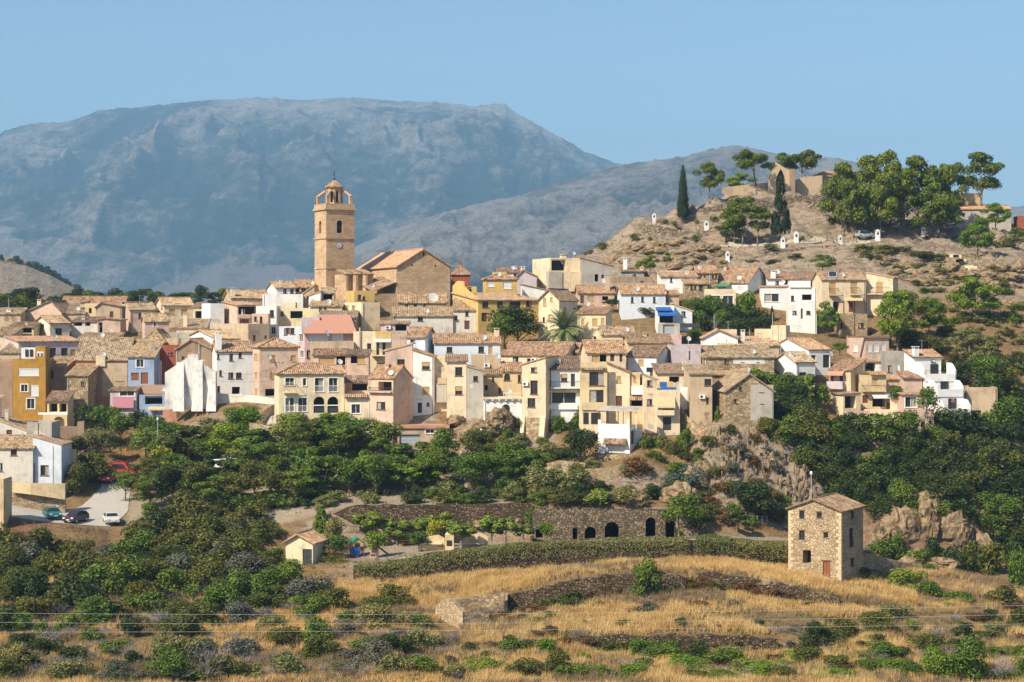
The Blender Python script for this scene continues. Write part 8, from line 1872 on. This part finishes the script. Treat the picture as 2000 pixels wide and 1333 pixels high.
# --- dark slope on the right
G4 = 'bushes of the shady right slope'
for px, pb in spread(22, [(880,1200),(1200,1240),(1800,1200),(2000,1190),(2000,1345),(860,1345)], 60, 52): k = rr.uniform(36, 70); bush('wide', rr.choice(['rust','rust','bramble']), px, pb, k, k*.45, 'rust brown', 'dry bush', group=G3)
for px, pb in spread(78, [(1505,850),(1560,815),(1640,845),(1740,850),(1780,830),(1880,850),(1900,790),(2010,700),(2010,1120),(1965,1080),(1930,1000),(1760,985),(1700,1030),(1690,1000),(1600,985),(1585,930),(1545,890)], 34, 46):
    c = rr.choice(['broad','dark','bramble','dark']); k = rr.uniform(58, 112)
    bush('bush', c, px, pb + 8, k, k*rr.uniform(.6, .9), {'bramble':'dull green','broad':'leaf green','dark':'dark green'}[c], rr.choice(['bush','slope bush']), cat='shrub', group=G4)
for px, pb in spread(16, [(1840,640),(2005,600),(2005,720),(1950,740),(1840,700)], 40, 47): c = rr.choice(['bramble','rust','olive','broad']); k = rr.uniform(34, 62); bush('wide', c, px, pb, k, k*.6, {'bramble':'dull green','rust':'rusty','olive':'silvery','broad':'leaf green'}[c], 'hill bush', cat='shrub', group=G4)
for px, pb, wp in ((1590,868,100),(1545,870,80),(1620,884,70)): bush('bush', 'bramble', px, pb, wp, wp*.6, 'brownish green', 'dome bush', group=G4)
# agaves on the rocky slope and the dry cactus curtain on the cliff
def agave_mesh(seed):
    r = random.Random(seed); V, Q = [], []
    for i in range(26):
        a = r.uniform(0, 6.28); el = r.uniform(.2, 1.2); L = r.uniform(.6, 1.0); d = Vector((math.cos(a)*math.cos(el), math.sin(a)*math.cos(el), math.sin(el))); s = Vector((-math.sin(a), math.cos(a), 0))*.075; m_ = d*L*.55; t_ = d*L + Vector((0,0,-.12*L)); b = len(V)
        V += [tuple(-s*.6), tuple(s*.6), tuple(m_ + s), tuple(m_ - s), tuple(t_)]; Q += [(b, b+1, b+2, b+3), (b+3, b+2, b+4)]
    m = bpy.data.meshes.new('rosette'); m.from_pydata(V, [], Q); m.materials.append(LM['olive'] if seed % 3 else LM['hang']); return m
AG = [agave_mesh(i) for i in range(5)]
for px, py in spread(34, [(1870,650),(1930,625),(2005,610),(2005,700),(1960,720),(1890,705)], 14, 48) + [(1838, 712), (1842, 690), (1826, 690), (1700, 655)]:
    x, D, z = hit(px, py); o = link('agave', random.choice(AG), None, (x, D, z)); k = rr.uniform(1.0, 1.9); o.scale = (k, k, k); o.rotation_euler = (0, 0, rr.uniform(0, 6)); o['group'] = 'agaves on the rocky slope'; plant_note(o, 'spiky', 'agave', px, py, 14, 'agave', 'agaves on the rocky slope')
def curtain(label, poly, n, seed):
    pts = spread(n, poly, 2.2, seed, 12000); rng = np.random.default_rng(seed); V, Q = [], []
    for px, py in pts:
        x, D, z = hit(px, py); L = rng.uniform(.6, 2.6); w_ = rng.uniform(.06, .16); dx = rng.normal(0, .12); b = len(V); y = D - rng.uniform(.2, .8)
        V += [(x-w_, y+.15, z+.5), (x+w_, y+.05, z+.5), (x+w_+dx, y-.1, z+.5-L*.6), (x+dx*2, y+.1, z+.5-L), (x-w_+dx, y, z+.5-L*.55)]; Q.append((b, b+1, b+2, b+3, b+4))
    m = bpy.data.meshes.new('dry_cactus'); m.from_pydata(V, [], Q); m.materials.append(LM['hang']); tag(link('dry_cactus', m), label, None, None, 'stuff')
curtain('dry hanging cactus and creepers on the cliff', [(1370,850),(1420,835),(1480,850),(1500,880),(1570,900),(1590,960),(1540,985),(1480,930),(1420,960),(1390,920)], 150, 51)
# --- distant trees
for i, (px, pb) in enumerate([(8,592),(22,590),(36,585),(52,590),(15,600),(40,602),(66,598),(82,604),(62,578),(100,602),(128,600),(150,590),(172,594),(196,596),(225,592),(242,590),(262,586),(285,588),(306,590),(330,592),(352,590),(378,588),(392,584),(415,592),(440,590),(465,586),(180,600),(210,602),(110,594)]):
    w_ = rr.uniform(32, 50); D = 440 + rr.uniform(0, 60); tree('pine' if i % 2 else 'broad', 'dark' if i % 3 else 'pine', px, pb - rr.uniform(16, 30), pb + 8, w_, D=D, cf=.1, pz=pb + 14, adj=rr.choice(['dark green','blue green']), noun='distant tree', group='distant trees behind the roofs')
for px, py in ((0,498),(30,504),(42,506),(55,510),(66,514),(78,519),(90,524),(100,530),(112,537),(124,545),(135,552),(148,558),(160,564)):
    D = 1240; o = link('hill_tree', proto('bush', 'dark', 0), None, (X(px, D), D, Z(py + 12, D))); k = rr.uniform(5, 8); o.scale = (k*1.2, k*1.2, k); o['group'] = 'trees on the near stony hill'; plant_note(o, 'dark', 'crest tree', px, py, 12, 'tree', 'trees on the near stony hill')
# --- dry grass
def grass(label, areas, dens, hgt, seed, mat, bl=9):
    rng = np.random.default_rng(seed); PX, DD = [], []
    for a, b, d0, d1, k in areas:
        area = (b-a)/F*(d0+d1)/2*(d1-d0); n = int(area*dens*k); PX.append(rng.uniform(a, b, n)); DD.append(np.sqrt(rng.uniform(d0*d0, d1*d1, n)))
    px = np.concatenate(PX); D = np.concatenate(DD); x = (px-1000)/F*D
    patch = fbm(x*.13, D*.16, 3, seed+1); keep = patch > rng.uniform(.40, .54, len(x)); x, D, px = x[keep], D[keep], px[keep]; n = len(x); z = heights(x, D)
    H_ = hgt*(.25 + 1.35*fbm(x*.45, D*.45, 3, seed+2)**1.3)*rng.uniform(.7, 1.2, n)
    a = (np.arange(bl)[None, :] + rng.uniform(-.3, .3, (n, bl))) * 6.2832 / bl; sp = rng.uniform(.05, .62, (n, bl)); hb = H_[:, None] * rng.uniform(.6, 1.15, (n, bl)); rb = rng.uniform(.05, .11, (n, 1))
    lx = .3 * (fbm(x*.08, D*.08, 2, seed+4)[:, None] - .3) * hb                              # all lean a little with the wind
    aa = np.arange(bl) * 6.2832 / bl; bx, by = x[:, None] + np.cos(aa)*rb, D[:, None] + np.sin(aa)*rb
    R = np.stack([bx, by, np.repeat(z[:, None] - .08, bl, 1)], 2); T = np.stack([x[:, None] + np.cos(a)*sp*hb + lx, D[:, None] + np.sin(a)*sp*hb, z[:, None] + hb*np.sqrt(1 - .5*sp*sp)], 2)
    V = np.concatenate([R.reshape(-1, 3), T.reshape(-1, 3)]); k = np.arange(n*bl); nx = (k//bl)*bl + (k + 1 - (k//bl)*bl) % bl; Q = np.stack([k, nx, n*bl + k], 1)
    m = npmesh('dry_grass', V, Q, mat); tag(link('dry_grass', m), label, None, None, 'stuff')
grass('golden dry grass on the terraces', [(840,1900,212,226,1.2),(660,960,208,226,1),(900,1780,193,203.5,1.3),(900,1000,203,206,1),(1420,1780,203,209,1),(1000,1400,208,213,1.0),(850,2050,166,188.5,.9),(900,1100,188,193,1),(1530,2050,188,193,.9),(1760,2050,200,240,.6)], 15, .95, 61, LM['straw'])
grass('rusty red dry weeds between the golden grass', [(840,1900,212,226,.5),(900,1780,193,213,.6),(-60,2050,166,193,.9),(-60,860,193,222,.5),(1700,2050,193,240,.7),(10,210,236,246,.8),(640,700,226,240,.5)], 12, .75, 71, LM['rustgrass'])
grass('greenish half dry grass in hollows of the field', [(-60,2050,166,193,.6),(1000,2050,193,212,.25),(-60,860,193,230,.5),(230,1100,244,262,.15)], 5, .6, 81, LM['greengrass'])
grass('thin greenish grass on the castle hill', [(1150,2050,345,388,.5)], 4, .4, 91, LM['greengrass'])
grass('straw coloured dry grass of the left field', [(-60,860,166,205,1),(600,760,205,226,.9),(-40,600,205,226,.3)], 9, .8, 62, LM['straw'])
grass('sparse dry grass on slopes below the village', [(220,300,284,292,1.2),(380,560,266,288,.5),(840,1080,256,268,.6),(1090,1420,246,262,.4),(1840,2050,320,360,.4)], 4, .6, 63, LM['straw'])
# --- labels of the many plants: what they look like and what they stand beside
LAND = [(90,905,'the bluish white wing'),(60,960,'the yellow roadside wall'),(100,1005,'the turquoise hatchback'),(200,1030,'the silver car'),(235,930,'the bright red van'),(318,880,'the yellow green tree'),(440,915,'the glimpsed white cars'),(600,800,'the large cream house'),(600,912,'the white car under the trees'),(740,800,'the salmon house'),(830,860,'the long grey garage'),(930,860,'the weathered crag'),(1040,800,'the tall beige house'),(1206,860,'the white terrace house'),(1180,935,'the square stone wall'),(1134,870,'the dense round dark tree'),(1345,925,'the blue flowering bush'),(1465,790,'the stone barn'),(1612,1050,'the mill house'),(597,1075,'the yellow shed'),(700,1070,'the blue playhouse'),(885,1060,'the barbecue'),(1195,1035,'the widest cave arch'),(920,1200,'the ruined hut'),(1266,1120,'the tall dense bush'),(318,1300,'the large round bush'),(405,1290,'the large bare tree'),(30,1280,'the silvery corner bush'),(1880,1280,'the bottom right bush'),(1700,840,'the grey stained base'),(1850,770,'the stepped white house'),(1915,790,'the tan annex'),(1850,1060,'the overhanging cliff'),(1584,950,'the thin street lamp'),(1334,390,'the tall cypress'),(1525,410,'the dark spruce'),(1440,430,'the pine clump'),(1740,380,'the hill-top wood'),(1917,350,'the lone wide pine'),(1910,460,'the bright front pine'),(1680,590,'the beige villa'),(1908,590,'the wide bright pine'),(1270,515,'the small bright pine'),(650,1000,'the bright conifer'),(180,590,'the longest crest roof'),(40,540,'the near stony hill'),(340,590,'the wide crest roof'),(460,575,'the long mottled roof'),(1960,660,'the agave slope'),(150,1120,'the left thicket centre'),(420,1100,'the thicket edge'),(560,1240,'the dry field centre'),(160,1230,'the dry field edge'),(1120,1290,'the lowest golden grass'),(1450,1290,'the golden field'),(1700,1290,'the dry bank below the mill'),(1760,930,'the shady slope centre'),(1960,900,'the right edge slope')]
def rel(dx, dy):
    if abs(dx) > abs(dy)*1.2: return 'just right of' if dx > 0 else 'just left of'
    return 'below' if dy > 0 else 'above'
tmp = {}
for o, adj, noun, px, py, wpx in PLANTS:
    lx, ly, nm = min(LAND, key=lambda l: (l[0]-px)**2 + ((l[1]-py)*1.3)**2)
    size = 'large ' if wpx > 88 else 'small ' if wpx < 48 else ''
    lab = f'{size}{adj} {noun} {rel(px-lx, py-ly)} {nm}'
    if len(lab.split()) > 12: lab = lab.replace(size, '', 1)
    tmp.setdefault(lab, []).append((px, py, o))
ORD = ['first', 'second', 'third', 'fourth', 'fifth', 'sixth', 'seventh', 'eighth', 'ninth', 'tenth', 'eleventh', 'twelfth', 'thirteenth', 'fourteenth', 'fifteenth', 'sixteenth', 'seventeenth', 'eighteenth', 'nineteenth', 'twentieth']
for lab, lst in tmp.items():
    lst.sort(key=lambda q: q[0])
    for i, (px, py, o) in enumerate(lst):
        if len(lst) == 1: o['label'] = lab
        elif len(lst) == 2: o['label'] = lab + (', the left one' if i == 0 else ', the right one')
        else: o['label'] = lab + (', leftmost' if i == 0 else ', rightmost' if i == len(lst)-1 else f', {ORD[min(i, 19)]} from left')
